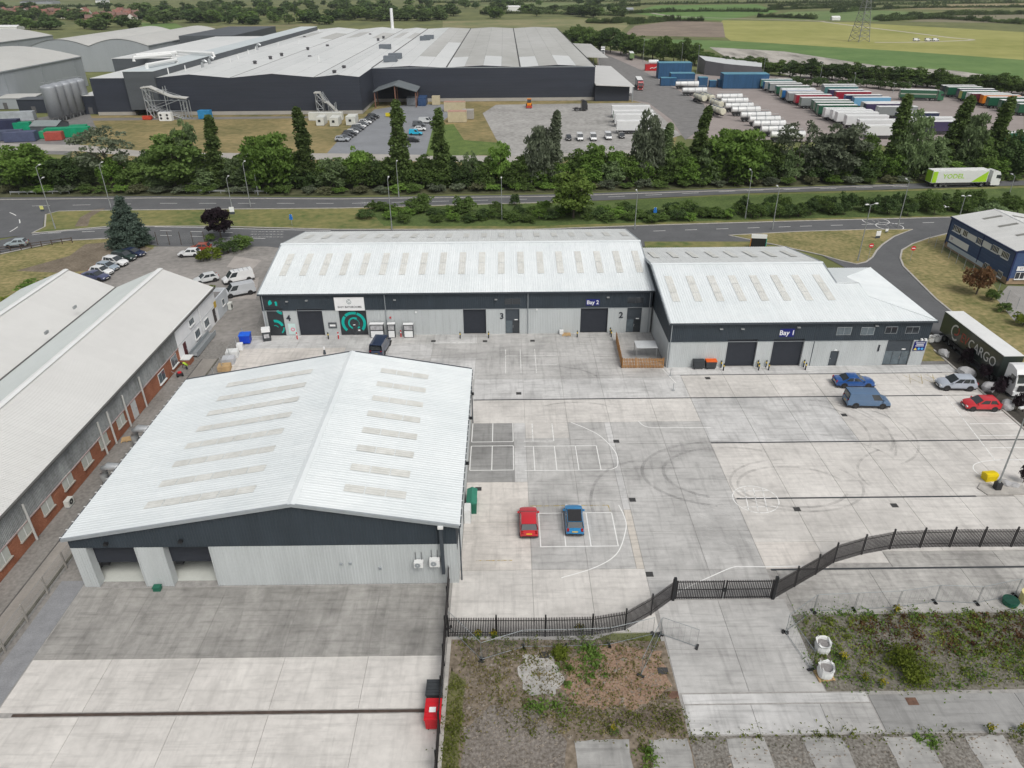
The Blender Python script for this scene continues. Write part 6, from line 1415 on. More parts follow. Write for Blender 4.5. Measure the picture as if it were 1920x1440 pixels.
for (px, py, L, W, H_, lab) in ((1262, 146, 16, 8, 7.2, 'tall block of blue tarpaulined containers by the works road'), (1277, 158, 11, 6, 5.0, 'lower blue container block in front of the tall one'), (1252, 160, 7, 4, 3.4, 'small blue container at the kerb by tankers'), (1393, 164, 20, 8, 6.0, 'long blue container block in front of slate depot'), (1356, 163, 5.5, 4, 3.2, 'small blue container beside the long blue block'), (1335, 163, 3, 3, 2.8, 'single blue cube container between stacks'), (1316, 162, 4, 4, 4.0, 'tall blue cube container near the works road')):
    container(px, py, L, W, H_, rad(-3), lab, cont_b, cont_t)
T = container(1223, 132, 8, 3, 3, rad(-3), 'red advertising container with white squiggle by the belt', mat('container_red', (.5, .02, .025), .5, .1, 1)); MB().tube([(-1.5, -1.6, 1), (-.5, -1.6, 1.5), (.5, -1.6, 1.2), (2.2, -1.6, 2.0)], .18, 5).build('white_squiggle', txw, T)
for k in range(2): MB().tube([(-2.6, 0, 0), (2.6, 0, 0)], 1.1, 12).build('water_tank', tank_w, None, (G(1223, 132)[0]+.2, G(1223, 132)[1]-.1+k*.0, 4.2)) if k == 0 else None
tag(bpy.data.objects['water_tank'], 'white cylindrical tank lying on the red container', 'tank')
cabin_w = mat('cabin_cream', (.60, .61, .57), .7, .06, .6); buffm = mat('cabin_buff', (.50, .44, .30), .7, .1, .6)
for (px, py, L, W, H_, m, lab) in ((604, 233, 2.6, 6, 2.7, cabin_w, 'cream site cabin, left of the pair by the stair'), (630, 234, 2.9, 6, 2.7, cabin_w, 'cream site cabin, right of the pair by the stair'), (661, 232, 3.2, 6.5, 2.8, cabin_w, 'cream site cabin at the end of the car row'), (612, 225, 12, 2.6, 2.6, cabin_w, 'long cream site cabin behind the pair'), (818, 196, 3, 3, 3.2, buffm, 'small buff kiosk against the factory wall'), (853, 208, 8, 3.5, 3.4, buffm, 'buff container with rusty roof by the factory wall'), (858, 228, 6.5, 4, 3.6, buffm, 'buff container nearest the poplars with rusty roof'), (878, 222, 4, 4, 3.0, plinth, 'grey tank enclosure right of buff container'), (793, 196, 3, 8, 3, mat('container_navy', (.03, .07, .16), .6, .1, .5), 'navy skip container beside the porch'), (774, 195, 4, 6, 2.6, gy_barn, 'grey container under the porch edge')):
    T = container(px, py, L, W, H_, 0, lab, m, mat('rusty_roof', (.42, .26, .2), .8, .2, .6) if 'rusty' in lab else None, 'cabin' if 'cabin' in lab else 'container', name='site_cabin' if 'cabin' in lab else 'shipping_container')
    if 'cabin' in lab: boxo('window', glass_d, T, -.6, .3, -W/2-.07, -W/2-.04, 1.2, 2.0)
for (px, py, L, W, H_, c, lab) in ((15, 262, 9, 4, 2.8, (.07, .085, .14), 'slate-blue skip nearest the frame edge'), (42, 264, 9, 4, 2.8, (.07, .085, .15), 'slate-blue skip beside the first skip'), (12, 243, 9, 4, 3.2, (.025, .03, .07), 'navy covered container behind slate skips'), (45, 243, 5, 3, 2.4, (.0, .25, .13), 'green skip behind the slate skips'), (130, 256, 13, 3.5, 2.8, (.0, .27, .13), 'long bright green skip by the bushes'), (150, 250, 5, 3, 2.6, (.0, .25, .12), 'short green skip beside the long green skip'), (104, 262, 5, 3, 2.4, (.35, .07, .05), 'rust-red skip in front of green skip'), (90, 258, 4, 3, 2, (.02, .3, .14), 'small green skip left of rust-red skip'), (28, 226, 14, 3.4, 3.0, (.35, .38, .40), 'grey tank container beside lean-to'), (386, 222, 4.2, 3, 2.8, (.03, .22, .45), 'bright blue container by the factory wall'), (277, 224, 3, 1.6, 1.2, (.5, .06, .03), 'orange-red crate at the stair foot')):
    container(px, py, L, W, H_, rad(12 if px < 160 else 0), lab, mat('skip_%d' % len(MATS), c, .6, .2, .6), None, 'skip' if 'skip' in lab else 'container', name='waste_skip' if 'skip' in lab else 'storage_container')
for k, px in enumerate((307, 319)):
    x, y = G(px, 226); T = empty('heat_pump', (x, y, 0), 0, ['white twin-fan chiller, left one at the stair foot', 'white twin-fan chiller, right one at the stair foot'][k], 'chiller'); boxo('case', frame_w, T, -1.1, 1.1, -1, 1, 0, 2.9)
    for z in (.9, 2.0): m_ = MB(); ring(m_, 0, .42, 0, 6.283, 0, .03, 12); m_.build('fan', plastic, T, (-.3, -1.0, z), (math.pi/2, 0, 0))
for k, px in enumerate((727, 734, 741)):
    x, y = G(px, 219); T = empty('wheeled_bin', (x, y, 0), 0, ['yellow wheeled bin, left of three in factory car park', 'yellow wheeled bin, middle of three in factory car park', 'yellow wheeled bin, right of three in factory car park'][k], 'bin'); MB().box(-.65, .65, -.5, .5, .2, 1.2, taper=-.06).build('body', mat('bin_yellow', (.62, .52, .03), .5, .08, 2), T); boxo('lid', MATS['bin_yellow'], T, -.72, .72, -.58, .58, 1.2, 1.32)
x, y = G(992, 201); T = empty('loader', (x, y, 0), rad(-90), 'orange wheeled loader on the gravel lot', 'loader'); oc = mat('loader_orange', (.72, .24, .01), .5, .08, 2)
MB().box(-1.8, 1.0, -.9, .9, .7, 1.7).build('body', oc, T); MB().box(-.6, .7, -.75, .75, 1.7, 3.0).build('cab', carglass, T); boxo('cab_roof', oc, T, -.7, .8, -.85, .85, 3.0, 3.15); MB().tube([(1.0, .6, 1.2), (2.4, .6, .6)], .12, 5).tube([(1.0, -.6, 1.2), (2.4, -.6, .6)], .12, 5).build('arm', oc, T); MB().box(2.2, 3.0, -1.1, 1.1, .15, .9).build('bucket', mat('bucket_red', (.4, .05, .03), .6, .1, 1), T)
for xx in (-1.1, .8):
    for s in (-1, 1): add_wheel(T, xx, s*.95, .6, .4)
# ================================================================== VEGETATION
def quads_mesh(name, V, m):
    n = len(V)//4; me = bpy.data.meshes.new(name)
    me.vertices.add(len(V)); me.vertices.foreach_set('co', np.asarray(V, np.float32).ravel())
    me.loops.add(n*4); me.loops.foreach_set('vertex_index', np.arange(n*4, dtype=np.int32))
    me.polygons.add(n); me.polygons.foreach_set('loop_start', np.arange(0, n*4, 4, dtype=np.int32))
    try: me.polygons.foreach_set('loop_total', np.full(n, 4, np.int32))
    except Exception: pass
    me.materials.append(m); me.update(calc_edges=True); me.validate()
    return me
def leaves(P, size, rng, elong=1.0, droop=0.0, up=0.0):
    n = len(P)
    a = rng.normal(size=(n, 3)); a[:, 2] = a[:, 2]*(1-droop)-droop*2.5+up
    a /= np.linalg.norm(a, axis=1, keepdims=True)
    b = np.cross(a, rng.normal(size=(n, 3))); b /= np.linalg.norm(b, axis=1, keepdims=True)
    s = size*rng.uniform(.6, 1.35, (n, 1)); a = a*s*elong*.5; b = b*s*.5
    return np.stack([P-a-b*.6, P+a*.2-b, P+a+b*.15, P-a*.2+b], 1).reshape(-1, 3)
def clumps(centres, radii, per, rng, flat=.8):
    out = []
    for c, r in zip(centres, radii):
        k = max(4, int(per*r*r)); d = rng.normal(size=(k, 3)); d /= np.linalg.norm(d, axis=1, keepdims=True)
        d[:, 2] = np.where(d[:, 2] < -.35, -d[:, 2], d[:, 2])
        rr = r*rng.uniform(.55, 1.05, (k, 1)); d = d*rr; d[:, 2] *= flat; out.append(c+d)
    return np.concatenate(out)
def ell_centres(n, rx, rz, zc, rng, lo=.45, zmin=-.75):
    d = rng.normal(size=(n*3, 3)); d /= np.linalg.norm(d, axis=1, keepdims=True); d = d[d[:, 2] > zmin][:n]
    f = rng.uniform(lo, .92, (len(d), 1)); d = d*f*np.array([rx, rx, rz]); d[:, 2] += zc; return d
M0 = leafmat('leaf_mid', (0.079, 0.139, 0.042), (0.199, 0.292, 0.080))
LEAF = {'mid': M0, 'dark': leafmat('leaf_dark', (0.059, 0.104, 0.041), (0.138, 0.212, 0.072)), 'bright': leafmat('leaf_bright', (0.115, 0.218, 0.047), (0.256, 0.401, 0.085)),
        'grey': leafmat('leaf_grey', (0.121, 0.155, 0.100), (0.272, 0.316, 0.208)), 'willow': leafmat('leaf_willow', (0.121, 0.188, 0.079), (0.280, 0.372, 0.173)), 'olive': leafmat('leaf_olive', (0.121, 0.137, 0.065), (0.260, 0.272, 0.152)),
        'purple': leafmat('leaf_purple', (0.026, 0.019, 0.026), (0.065, 0.044, 0.055)), 'cedar': leafmat('leaf_cedar', (0.054, 0.092, 0.071), (0.154, 0.208, 0.164)), 'copper': leafmat('leaf_copper', (0.132, 0.062, 0.044), (0.272, 0.163, 0.077)), 'poplar': leafmat('leaf_poplar', (0.079, 0.134, 0.042), (0.186, 0.260, 0.080)), 'lime': leafmat('leaf_lime', (0.122, 0.183, 0.024), (0.244, 0.293, 0.049)), 'verge': leafmat('leaf_verge', (0.120, 0.198, 0.041), (0.240, 0.336, 0.078)), 'straw': leafmat('leaf_straw', (.16, .14, .06), (.30, .26, .12)), 'weed': leafmat('leaf_weed', (0.132, 0.186, 0.036), (0.288, 0.324, 0.072)), 'yellow': leafmat('leaf_yellow', (.30, .28, .03), (.5, .42, .03)), 'far': leafmat('leaf_far', (0.070, 0.120, 0.044), (0.185, 0.250, 0.091), scale=.06)}
bark = mat('bark', (.10, .085, .065), .95, .25, 1.5)
CROWN = {}
def crown_mesh(kind, v):
    key = (kind, v)
    if key in CROWN: return CROWN[key]
    rng = np.random.default_rng(hash(kind) % 1000+v*17 if False else sum(map(ord, kind))*7+v*17)
    if kind == 'round':      # 10 high, 8 wide
        c = ell_centres(66, 3.3, 4.4, 5.0, rng, .45, -.92); r = rng.uniform(.7, 1.35, len(c)); V = leaves(clumps(c, r, 70, rng), .42, rng)
    elif kind == 'poplar':   # 20 high, 3.6 wide
        t = rng.uniform(.03, 1, 260); w = 1.45*np.sin(np.pi*np.clip(t*.86+.14, 0, 1))**.6*(1-.25*t); a = rng.uniform(0, 6.28, 260); f = rng.uniform(.15, 1, 260)
        c = np.stack([w*f*np.cos(a)+.3*np.sin(t*5+v), w*f*np.sin(a), t*19], 1); r = rng.uniform(.35, .72, 260); V = leaves(clumps(c, r, 105, rng, 1.7), .38, rng, 1.2, 0, .8)
    elif kind == 'willow':   # 14 high, 10 wide
        c = ell_centres(80, 4.2, 6.2, 6.6, rng, .4, -.92); r = rng.uniform(.8, 1.5, len(c)); P = clumps(c, r, 46, rng, 1.1); V = leaves(P, .34, rng, 2.4, .6)
        s = c[rng.integers(0, len(c), 160)]; P2 = np.concatenate([s+np.array([rng.normal()*.4, rng.normal()*.4, 0])-np.array([0, 0, 1])*k*.45+rng.normal(size=s.shape)*.25 for k in range(6)]); V = np.concatenate([V, leaves(P2, .32, rng, 2.6, .8)])
    elif kind == 'airy':     # open crown with limbs showing
        c = ell_centres(46, 4.0, 4.2, 6.4, rng, .6, -.6); r = rng.uniform(.5, 1.1, len(c)); V = leaves(clumps(c, r, 60, rng), .34, rng)
    elif kind == 'thicket':  # 8 high, 8 wide, leafy to the ground
        c = ell_centres(95, 3.5, 4.6, 3.2, rng, .4, -.65); c = c[c[:, 2] > .2]; r = rng.uniform(.6, 1.2, len(c)); V = leaves(clumps(c, r, 62, rng), .38, rng)
    elif kind == 'bush':     # 3 high, 4.4 wide
        c = ell_centres(30, 1.9, 1.5, 1.25, rng, .35, -.5); r = rng.uniform(.4, .75, len(c)); V = leaves(clumps(c, r, 150, rng), .24, rng)
    elif kind == 'far':      # 10 high, 10 wide, coarse
        c = ell_centres(26, 4.1, 4.3, 4.4, rng, .45, -.9); r = rng.uniform(1.2, 2.2, len(c)); V = leaves(clumps(c, r, 7.5, rng), 1.25, rng)
    elif kind == 'cedar':    # 9 high, layered sprays
        P = []
        for k in range(17):
            z = .7+8.0*k/17; R = 3.6*(1-k/18.5)**.8*(.85+.3*rng.random()); n = int(12*R)+4
            for j in range(n):
                a = rng.uniform(0, 6.28); L = R*rng.uniform(.55, 1.08)
                t = rng.uniform(.25, 1, int(30*L)); q = np.stack([np.cos(a+rng.normal(size=len(t))*.13)*L*t, np.sin(a+rng.normal(size=len(t))*.13)*L*t, z+.25*t-.5*t*t+rng.normal(size=len(t))*.10], 1); P.append(q)
        V = leaves(np.concatenate(P), .20, rng, 1.8)
    elif kind == 'hedge':    # 10 long block, 2.2 high
        n = 2600; P = np.stack([rng.uniform(-5, 5, n), rng.normal(size=n)*.55, rng.uniform(.1, 1, n)**.6*2.1], 1); P[:, 2] += .25*np.sin(P[:, 0]*2.1+v); V = leaves(P, .26, rng)
    elif kind == 'farhedge':  # 20 long, coarse
        n = 420; P = np.stack([rng.uniform(-10, 10, n), rng.normal(size=n)*1.1, rng.uniform(.2, 1, n)*3.0], 1); P[:, 2] *= 1+.35*np.sin(P[:, 0]*1.3+v*2); V = leaves(P, 1.2, rng)
    me = quads_mesh('crown_'+kind, V, M0); CROWN[key] = me; return me
TRUNK = {}
def trunk_mesh(h, spread, v):
    key = (h, spread, v)
    if key in TRUNK: return TRUNK[key]
    rr = random.Random(v*31+int(h*10)); t = MB(); t.tube([(0, 0, -.1), (.05*h*.1, 0, h*.3), (-.04*h*.1, .03*h*.1, h*.62)], h*.022, 7, r2=h*.010)
    for k in range(6):
        a = k*1.05+rr.random(); z0 = h*(.25+.06*k); L = spread*rr.uniform(.5, .8)
        t.tube([(0, 0, z0), (math.cos(a)*L*.5, math.sin(a)*L*.5, z0+h*.14), (math.cos(a)*L, math.sin(a)*L, z0+h*.22)], h*.010, 5, r2=h*.003)
    me = t.mesh('trunk', bark); TRUNK[key] = me; return me
BASE = {'round': (10, 8.4), 'poplar': (20, 3.7), 'willow': (14, 10.5), 'airy': (11, 9.2), 'thicket': (8.2, 8.8), 'bush': (3.0, 4.6), 'far': (10, 10.5), 'cedar': (9, 7.6)}
def tree(kind, lf, x, y, h, w, label, name, cat='tree', group=None, v=None, tilt=0.0):
    v = v if v is not None else random.randrange(3); bh, bw = BASE[kind]
    T = empty(name, (x, y, 0), random.uniform(0, 6.28), label, cat, group)
    sx, sz = w/bw, h/bh
    if tilt: T.rotation_euler = (0, tilt, 0)
    inst('crown', crown_mesh(kind, v), T, (0, 0, 0), (0, 0, 0), (sx, sx, sz), LEAF[lf])
    inst('trunk', trunk_mesh(10, 4, v % 3), T, (0, 0, 0), (0, 0, 0), (sx*bw/10, sx*bw/10, h/10*.95))
    return T
def ptree(kind, lf, px, py, ty, wpx, label, name, cat='tree', group=None, v=None, tilt=0.0):
    x, y = G(px, py); h = hgt(px, py, ty); d = Vector((x, y, h/2-CAM_H)).dot(_fw)
    return tree(kind, lf, x, y, h, wpx*d/F_PX, label, name, cat, group, v, tilt)
BELT = 'trees of the roadside belt'
REFS = [(-60, 'the frame edge'), (62, 'the rounded leafy tree'), (212, 'the sparse grey tree'), (338, 'the broad dark tree'), (414, 'the slim poplar by the broad tree'), (512, 'the domed willow'), (578, 'the poplar by the domed willow'), (754, 'the tallest poplar'), (830, 'the container poplar'), (938, 'the pointed bright tree'), (1012, 'the silvery willow'), (1110, 'the yellow-green tree'), (1212, 'the tall silvery willow'), (1302, 'the wind-bent poplar'), (1375, 'the broad bright willow'), (1490, 'the sparse grey tree by trailers'), (1565, 'the round grey-green tree'), (1660, 'the leaning poplar'), (1768, 'the poplar below the green lorry'), (1846, 'the rightmost poplar')]
BACKREFS = [(0, 'the factory canopies'), (1205, 'the works road lamp'), (1306, 'the lamp left of slate depot'), (1430, 'the lamp right of slate depot'), (1535, 'the first lamp among trailers'), (1598, 'the second lamp among trailers'), (1674, 'the short double lamp'), (1790, 'the hedge-side trailer cluster')]
_cnt = {}
def rel(px, kind, refs=REFS):
    r = [q for q in refs if q[0] <= px] or refs[:1]; k = (kind, r[-1][1]); _cnt[k] = _cnt.get(k, 0)+1
    return '%s %s right of %s' % (ordinal(_cnt[k]-1), kind, r[-1][1])
ptree('cedar', 'cedar', 247, 462, 362, 86, 'blue-green conifer standing at the car park corner', 'conifer_tree', v=0)
ptree('round', 'purple', 415, 448, 379, 64, 'dark purple-leaved tree above the hedge by car park', 'purple_tree', v=1)
ptree('round', 'verge', 1075, 409, 312, 104, 'rounded bright green tree in the verge between the roads', 'broadleaf_tree', v=2)
for (k, lf, px, py, ty, w, lab, nm) in (
    ('round', 'bright', 62, 357, 262, 120, 'rounded leafy tree nearest the frame edge in the belt', 'broadleaf_tree'), ('airy', 'grey', 212, 352, 232, 140, 'sparse grey-leaved tree between two dark trees', 'grey_willow'), ('round', 'dark', 128, 357, 290, 80, 'dark low tree left of the sparse grey tree', 'broadleaf_tree'),
    ('round', 'mid', 338, 356, 238, 125, 'broad dark tree with tall top left of slim poplar', 'broadleaf_tree'), ('round', 'willow', 365, 350, 212, 56, 'pale-topped tree rising behind the broad dark tree', 'broadleaf_tree'), ('poplar', 'poplar', 414, 352, 214, 42, 'slim poplar right of the broad dark tree', 'poplar_tree'),
    ('willow', 'bright', 512, 356, 240, 130, 'domed bright green willow between two poplars', 'willow_tree'), ('poplar', 'poplar', 578, 352, 198, 42, 'slim poplar beside the domed willow', 'poplar_tree'), ('poplar', 'poplar', 754, 354, 187, 44, 'tallest slim poplar in front of the factory car park', 'poplar_tree'), ('poplar', 'poplar', 830, 354, 202, 40, 'slim poplar in front of the buff containers', 'poplar_tree'),
    ('round', 'bright', 676, 352, 268, 52, 'small bright-topped tree left of the tallest poplar', 'broadleaf_tree'), ('airy', 'willow', 884, 352, 276, 34, 'thin wispy tree right of the container poplar', 'broadleaf_tree'), ('round', 'bright', 938, 352, 256, 52, 'pointed bright tree in front of the gravel lot', 'broadleaf_tree'),
    ('willow', 'grey', 1012, 350, 222, 74, 'silvery willow in front of the gravel lot', 'willow_tree'), ('poplar', 'grey', 1040, 350, 204, 34, 'tall silvery wind-blown tree beside the silvery willow', 'poplar_tree'), ('round', 'bright', 1110, 345, 262, 62, 'yellow-green tree behind the rounded verge tree', 'broadleaf_tree'), ('round', 'bright', 1150, 345, 270, 56, 'yellow-green tree next to the white vans', 'broadleaf_tree'),
    ('willow', 'grey', 1212, 343, 196, 82, 'tall silvery willow beside the white trailers', 'willow_tree'), ('poplar', 'willow', 1245, 343, 228, 34, 'slim pale tree right of the tall silvery willow', 'poplar_tree'), ('poplar', 'poplar', 1302, 340, 196, 38, 'wind-bent poplar in front of the tankers', 'poplar_tree'), ('willow', 'bright', 1375, 340, 232, 146, 'broad bright willow in front of the tankers', 'willow_tree'),
    ('airy', 'grey', 1490, 340, 216, 104, 'sparse grey tree in front of white trailer ends', 'grey_willow'), ('round', 'grey', 1565, 338, 218, 116, 'round grey-green tree right of the sparse grey tree', 'broadleaf_tree'), ('poplar', 'poplar', 1660, 334, 174, 44, 'leaning poplar in front of the white trailers', 'poplar_tree'), ('willow', 'willow', 1695, 334, 196, 92, 'tall feathery willow right of the leaning poplar', 'willow_tree'),
    ('poplar', 'poplar', 1768, 330, 176, 46, 'leaning poplar below the lone green lorry', 'poplar_tree'), ('willow', 'willow', 1800, 330, 200, 80, 'feathery willow between the two rightmost poplars', 'willow_tree'), ('poplar', 'poplar', 1846, 328, 180, 44, 'rightmost leaning poplar of the belt', 'poplar_tree'), ('round', 'dark', 1900, 330, 262, 90, 'dark round tree above the lime lorry at frame edge', 'broadleaf_tree')):
    ptree(k, lf, px, py, ty, w, lab, nm, group=BELT, tilt=(rad(4) if k == 'poplar' and px > 1250 else 0))
rr = random.Random(11)
for i in range(84):
    row = i % 2; px = -30+i*23.5+rr.uniform(-9, 9); base = 352-max(0, px-900)*.022-row*9; ty = base-rr.uniform(40, 62)-row*6
    ptree('thicket', rr.choice(('dark', 'mid', 'mid', 'willow', 'mid', 'bright')), px, base, ty, rr.uniform(62, 88), rel(px, 'thicket tree'), 'thicket_tree', group='understorey of the roadside belt')
for i in range(56):
    px = -20+i*35+rr.uniform(-8, 8); base = 361.5-max(0, px-700)*.0195
    ptree('bush', rr.choice(('mid', 'bright', 'olive', 'mid', 'grey')), px, base, base-rr.uniform(11, 19), rr.uniform(38, 52), rel(px, 'roadside bush'), 'roadside_bush', 'bush', 'bushes along the main road')
for (px, ty, w, lf, lab) in ((1268, 262, 70, 'mid', 'full mid-green tree between silvery willow and wind-bent poplar'), (1330, 258, 76, 'willow', 'full tree at the left flank of the broad bright willow'), (1432, 252, 80, 'mid', 'full tree right of the broad bright willow'), (1530, 250, 84, 'grey', 'grey-green tree filling the gap by the sparse tree'), (1615, 246, 84, 'mid', 'full tree left of the leaning poplar'), (1735, 246, 88, 'willow', 'feathery tree between the two leaning poplars'), (1825, 250, 80, 'mid', 'full tree left of the rightmost poplar'), (1885, 240, 80, 'dark', 'dark full tree right of the rightmost poplar'), (1170, 280, 70, 'mid', 'full tree left of the tall silvery willow'), (280, 292, 70, 'mid', 'full tree between sparse grey and broad dark trees'), (455, 296, 70, 'mid', 'full tree left of the domed willow'), (620, 300, 66, 'mid', 'full tree right of the poplar by domed willow'), (710, 296, 60, 'dark', 'dark full tree left of the tallest poplar'), (795, 298, 64, 'mid', 'full tree between the two car park poplars'), (985, 290, 60, 'mid', 'full tree left of the silvery willow')):
    ptree('thicket', lf, px, 350-max(0, px-900)*.02, ty, w, lab, 'broadleaf_tree', group=BELT)
# verge bushes between the two roads
for (px, py, ty, w, lf, lab) in ((795, 394, 360, 50, 'mid', 'rounded verge bush, left of three beside the road'), (872, 398, 363, 54, 'mid', 'rounded verge bush, middle of three beside the road'), (965, 385, 362, 26, 'dark', 'small dark verge bush near the lamp post')):
    ptree('bush', lf, px, py, ty, w, lab, 'verge_bush', 'bush')
for i in range(110):
    px = 690+i*11+rr.uniform(-8, 8); py = (418 if px < 1250 else 414-(px-1250)*.018)-rr.uniform(0, 24)*(1 if px < 1330 else .8)
    hh = rr.uniform(12, 22) if px < 1370 else rr.uniform(22, 34)
    ptree('bush', rr.choice(('mid', 'mid', 'bright', 'dark')) if px < 1370 else rr.choice(('dark', 'mid')), px, py, py-hh, rr.uniform(34, 48), 'low scrub bush of the thicket between the two roads', 'scrub_bush', 'bush', 'scrub between the two roads')
# hedge and bushes near the car park
for (px, py, ty, w, lf, lab) in ((455, 466, 438, 60, 'mid', 'dense hedge bush under the purple tree'), (428, 474, 447, 56, 'dark', 'dark hedge bush in the middle of the car park hedge'), (400, 484, 462, 50, 'lime', 'yellow-green hedge bush at the car park end'), (382, 490, 470, 34, 'lime', 'small yellow-green bush at the hedge tip'), (395, 452, 438, 30, 'mid', 'thin bush by the chain-link fence'), (62, 552, 525, 70, 'bright', 'green bush beside the far workshop roof'), (30, 572, 552, 60, 'lime', 'yellow-green bush at the workshop corner'), (95, 540, 520, 40, 'bright', 'small green bush above the workshop ridge'), (395, 548, 535, 34, 'lime', 'low shrub behind the white annex'), (1830, 552, 497, 76, 'copper', 'copper-brown shrub on the grass plot by blue office'), (1858, 563, 540, 40, 'mid', 'green shrub below the copper shrub'), (1880, 585, 566, 34, 'mid', 'small ivy-green shrub by the forecourt'), (1918, 610, 585, 50, 'lime', 'yellow-green shrub at the frame edge'), (1860, 415, 378, 70, 'willow', 'pale green bushes behind the blue office'), (1905, 405, 370, 60, 'mid', 'dark bushes behind the blue office roof'), (30, 92, 62, 60, 'olive', 'olive tree clump beside the barrel roof')):
    ptree('bush', lf, px, py, ty, w, lab, 'shrub', 'shrub')
for i, (px, py) in enumerate(((1808, 683), (1842, 712), (1868, 745), (1905, 770), (1918, 905), (1880, 735))):
    ptree('bush', 'purple', px, py, py-34, 30, ['dark-leaved bush in the bed beside the lorry wheels', 'dark-leaved bush behind the silver SUV', 'dark-leaved bush in front of the lorry cab', 'dark-leaved bush at the bed end by red hatchback', 'dark-leaved bush by the lamp post kerb', 'dark-leaved bush below the lorry cab door'][i], 'ornamental_shrub', 'shrub', 'dark shrubs in the planting bed')
# belt behind the truck park
for i in range(44):
    t = i/43; px = 1085+t*850; py = 96+t*66+(18*math.sin(min(1, t*3)*1.57))+(7 if px > 1330 else 0) ; h = rr.uniform(30, 44)*(1.3 if px < 1320 else .95)
    ptree('thicket' if i % 3 else 'round', rr.choice(('dark', 'mid', 'mid')), px, py-8, py-8-h, rr.uniform(42, 58), rel(px, 'tree behind truck park,', BACKREFS), 'belt_tree', group='trees behind the truck park')
for i in range(22):
    px = 1440+i*23; py = 163+(px-1440)*.02+rr.uniform(-6, 2); ptree('bush', 'dark', px, py, py-rr.uniform(14, 22), rr.uniform(34, 46), rel(px, 'dark fence bush,', BACKREFS), 'fence_bush', 'bush', 'bushes behind the truck park')
for i in range(9):
    ptree('far', 'mid', 1070+rr.uniform(-14, 22), 66+i*4, 66+i*4-rr.uniform(18, 26), rr.uniform(26, 36), 'broad tree at the corner behind the factory canopies', 'belt_tree', group='trees by the factory canopies')
# woodland beyond the factory
n = 0
while n < 262:
    px = rr.uniform(-30, 1180); t = rr.random()
    lo = 56 if px < 260 else (46 if px < 620 else (40 if px < 830 else 34)); hi = 8 if px > 300 else 14
    if px < 300 and t < .45 and 20 < (lo+(hi-lo)*t) < 47 and px < 262: 
        if rr.random() < .75: continue
    if px > 860 and rr.random() < .45: continue
    py = lo+(hi-lo)*t**1.2; x, y = G(px, py); h = rr.uniform(9, 15)
    tree('far', rr.choice(('far', 'dark', 'mid', 'far')), x, y, h, h*rr.uniform(1.4, 2.3), 'tree of the far woodland beyond the factory roofs', 'woodland_tree', group='far woodland'); n += 1
# hedgerows of the far fields
HRL = ['hedgerow above the small grey barn', 'hedgerow behind the brown bare field', 'short hedgerow by the white site cabin', 'hedgerow behind the pylon', 'upper hedgerow of the pair right of the pylon', 'lower hedgerow of the pair right of the pylon', 'long hedgerow at the straw-coloured field', 'hedgerow between the white and grey barns', 'hedgerow along the bright green field top', 'hedgerow below the white barn', 'hedgerow crossing near the top edge right', 'hedgerow beyond the red-roofed estate', 'short hedgerow left of the brown bare field', 'topmost hedgerow at the right corner', 'topmost hedgerow above the white barn']
HR = [((1170, 26), (1300, 22), (1440, 23)), ((1180, 46), (1250, 40), (1320, 40)), ((1420, 33), (1480, 34), (1530, 36)), ((1440, 19), (1540, 16), (1640, 14)), ((1640, 38), (1760, 30), (1920, 27)), ((1650, 40), (1760, 36), (1920, 46)), ((1560, 24), (1700, 16), (1920, 14)), ((1000, 20), (1100, 14), (1200, 12)), ((1200, 9), (1400, 7), (1600, 6)), ((900, 27), (1000, 26), (1160, 30)), ((1440, 12), (1600, 10), (1920, 6)), ((0, 16), (90, 14), (200, 12)), ((1100, 43), (1150, 44), (1180, 40)), ((1600, 4), (1750, 2), (1920, 0)), ((800, 6), (950, 4), (1200, 3))]
for i, hr in enumerate(HR):
    pts = spline(GP(*hr), 12); L = [Vector(p) for p in pts]
    Hd = empty('field_hedge', (L[0].x, L[0].y, 0), 0, 'dark far '+HRL[i], 'hedge', 'hedgerows of the far fields'); acc = 0
    for a, b in zip(L, L[1:]):
        d = b-a; k = max(1, int(d.length/15)); 
        for j in range(k):
            p = a+d*((j+.5)/k)-L[0]; inst('hedge_foliage', crown_mesh('farhedge', (i+j) % 3), Hd, (p.x, p.y, 0), (0, 0, math.atan2(d.y, d.x)), (d.length/k/17, 1.3, rr.uniform(.7, 1.5)), LEAF['far'])
# bank vegetation by the river, reeds
# weeds of the derelict plots (uncountable)
def tuft_field(name, label, boxes, n, size, hgt_, lf, rng, clump=True):
    P = []
    for (x0, x1, y0, y1, k) in boxes:
        if clump:
            c = np.stack([rng.uniform(x0, x1, k), rng.uniform(y0, y1, k)], 1)
            for q in c:
                m_ = int(n*rng.uniform(.4, 1.5)); r = rng.uniform(.1, .55); h = hgt_*rng.uniform(.5, 1.4)
                P.append(np.stack([q[0]+rng.normal(size=m_)*r, q[1]+rng.normal(size=m_)*r, rng.uniform(0, 1, m_)*h], 1))
    V = leaves(np.concatenate(P), size, rng, 1.8, 0, .9)
    o = inst(name, quads_mesh(name, V, LEAF[lf])); tag(o, label, 'weeds', None, 'stuff'); return o
rg = np.random.default_rng(5)
tuft_field('weeds', 'green weeds spread over the plot by the bulk bags', [(22.8, 52, 34.7, 41.7, 260), (22.8, 50, 41.4, 41.9, 60)], 20, .11, .30, 'bright', rg)
tuft_field('weeds', 'pale lime weeds scattered over the weedy plot', [(22.8, 52, 34.8, 41.6, 360)], 24, .11, .28, 'weed', rg)
tuft_field('weeds', 'reddish dry weeds in the weedy plot', [(27, 42, 37.5, 41.5, 120)], 24, .12, .25, 'copper', rg)
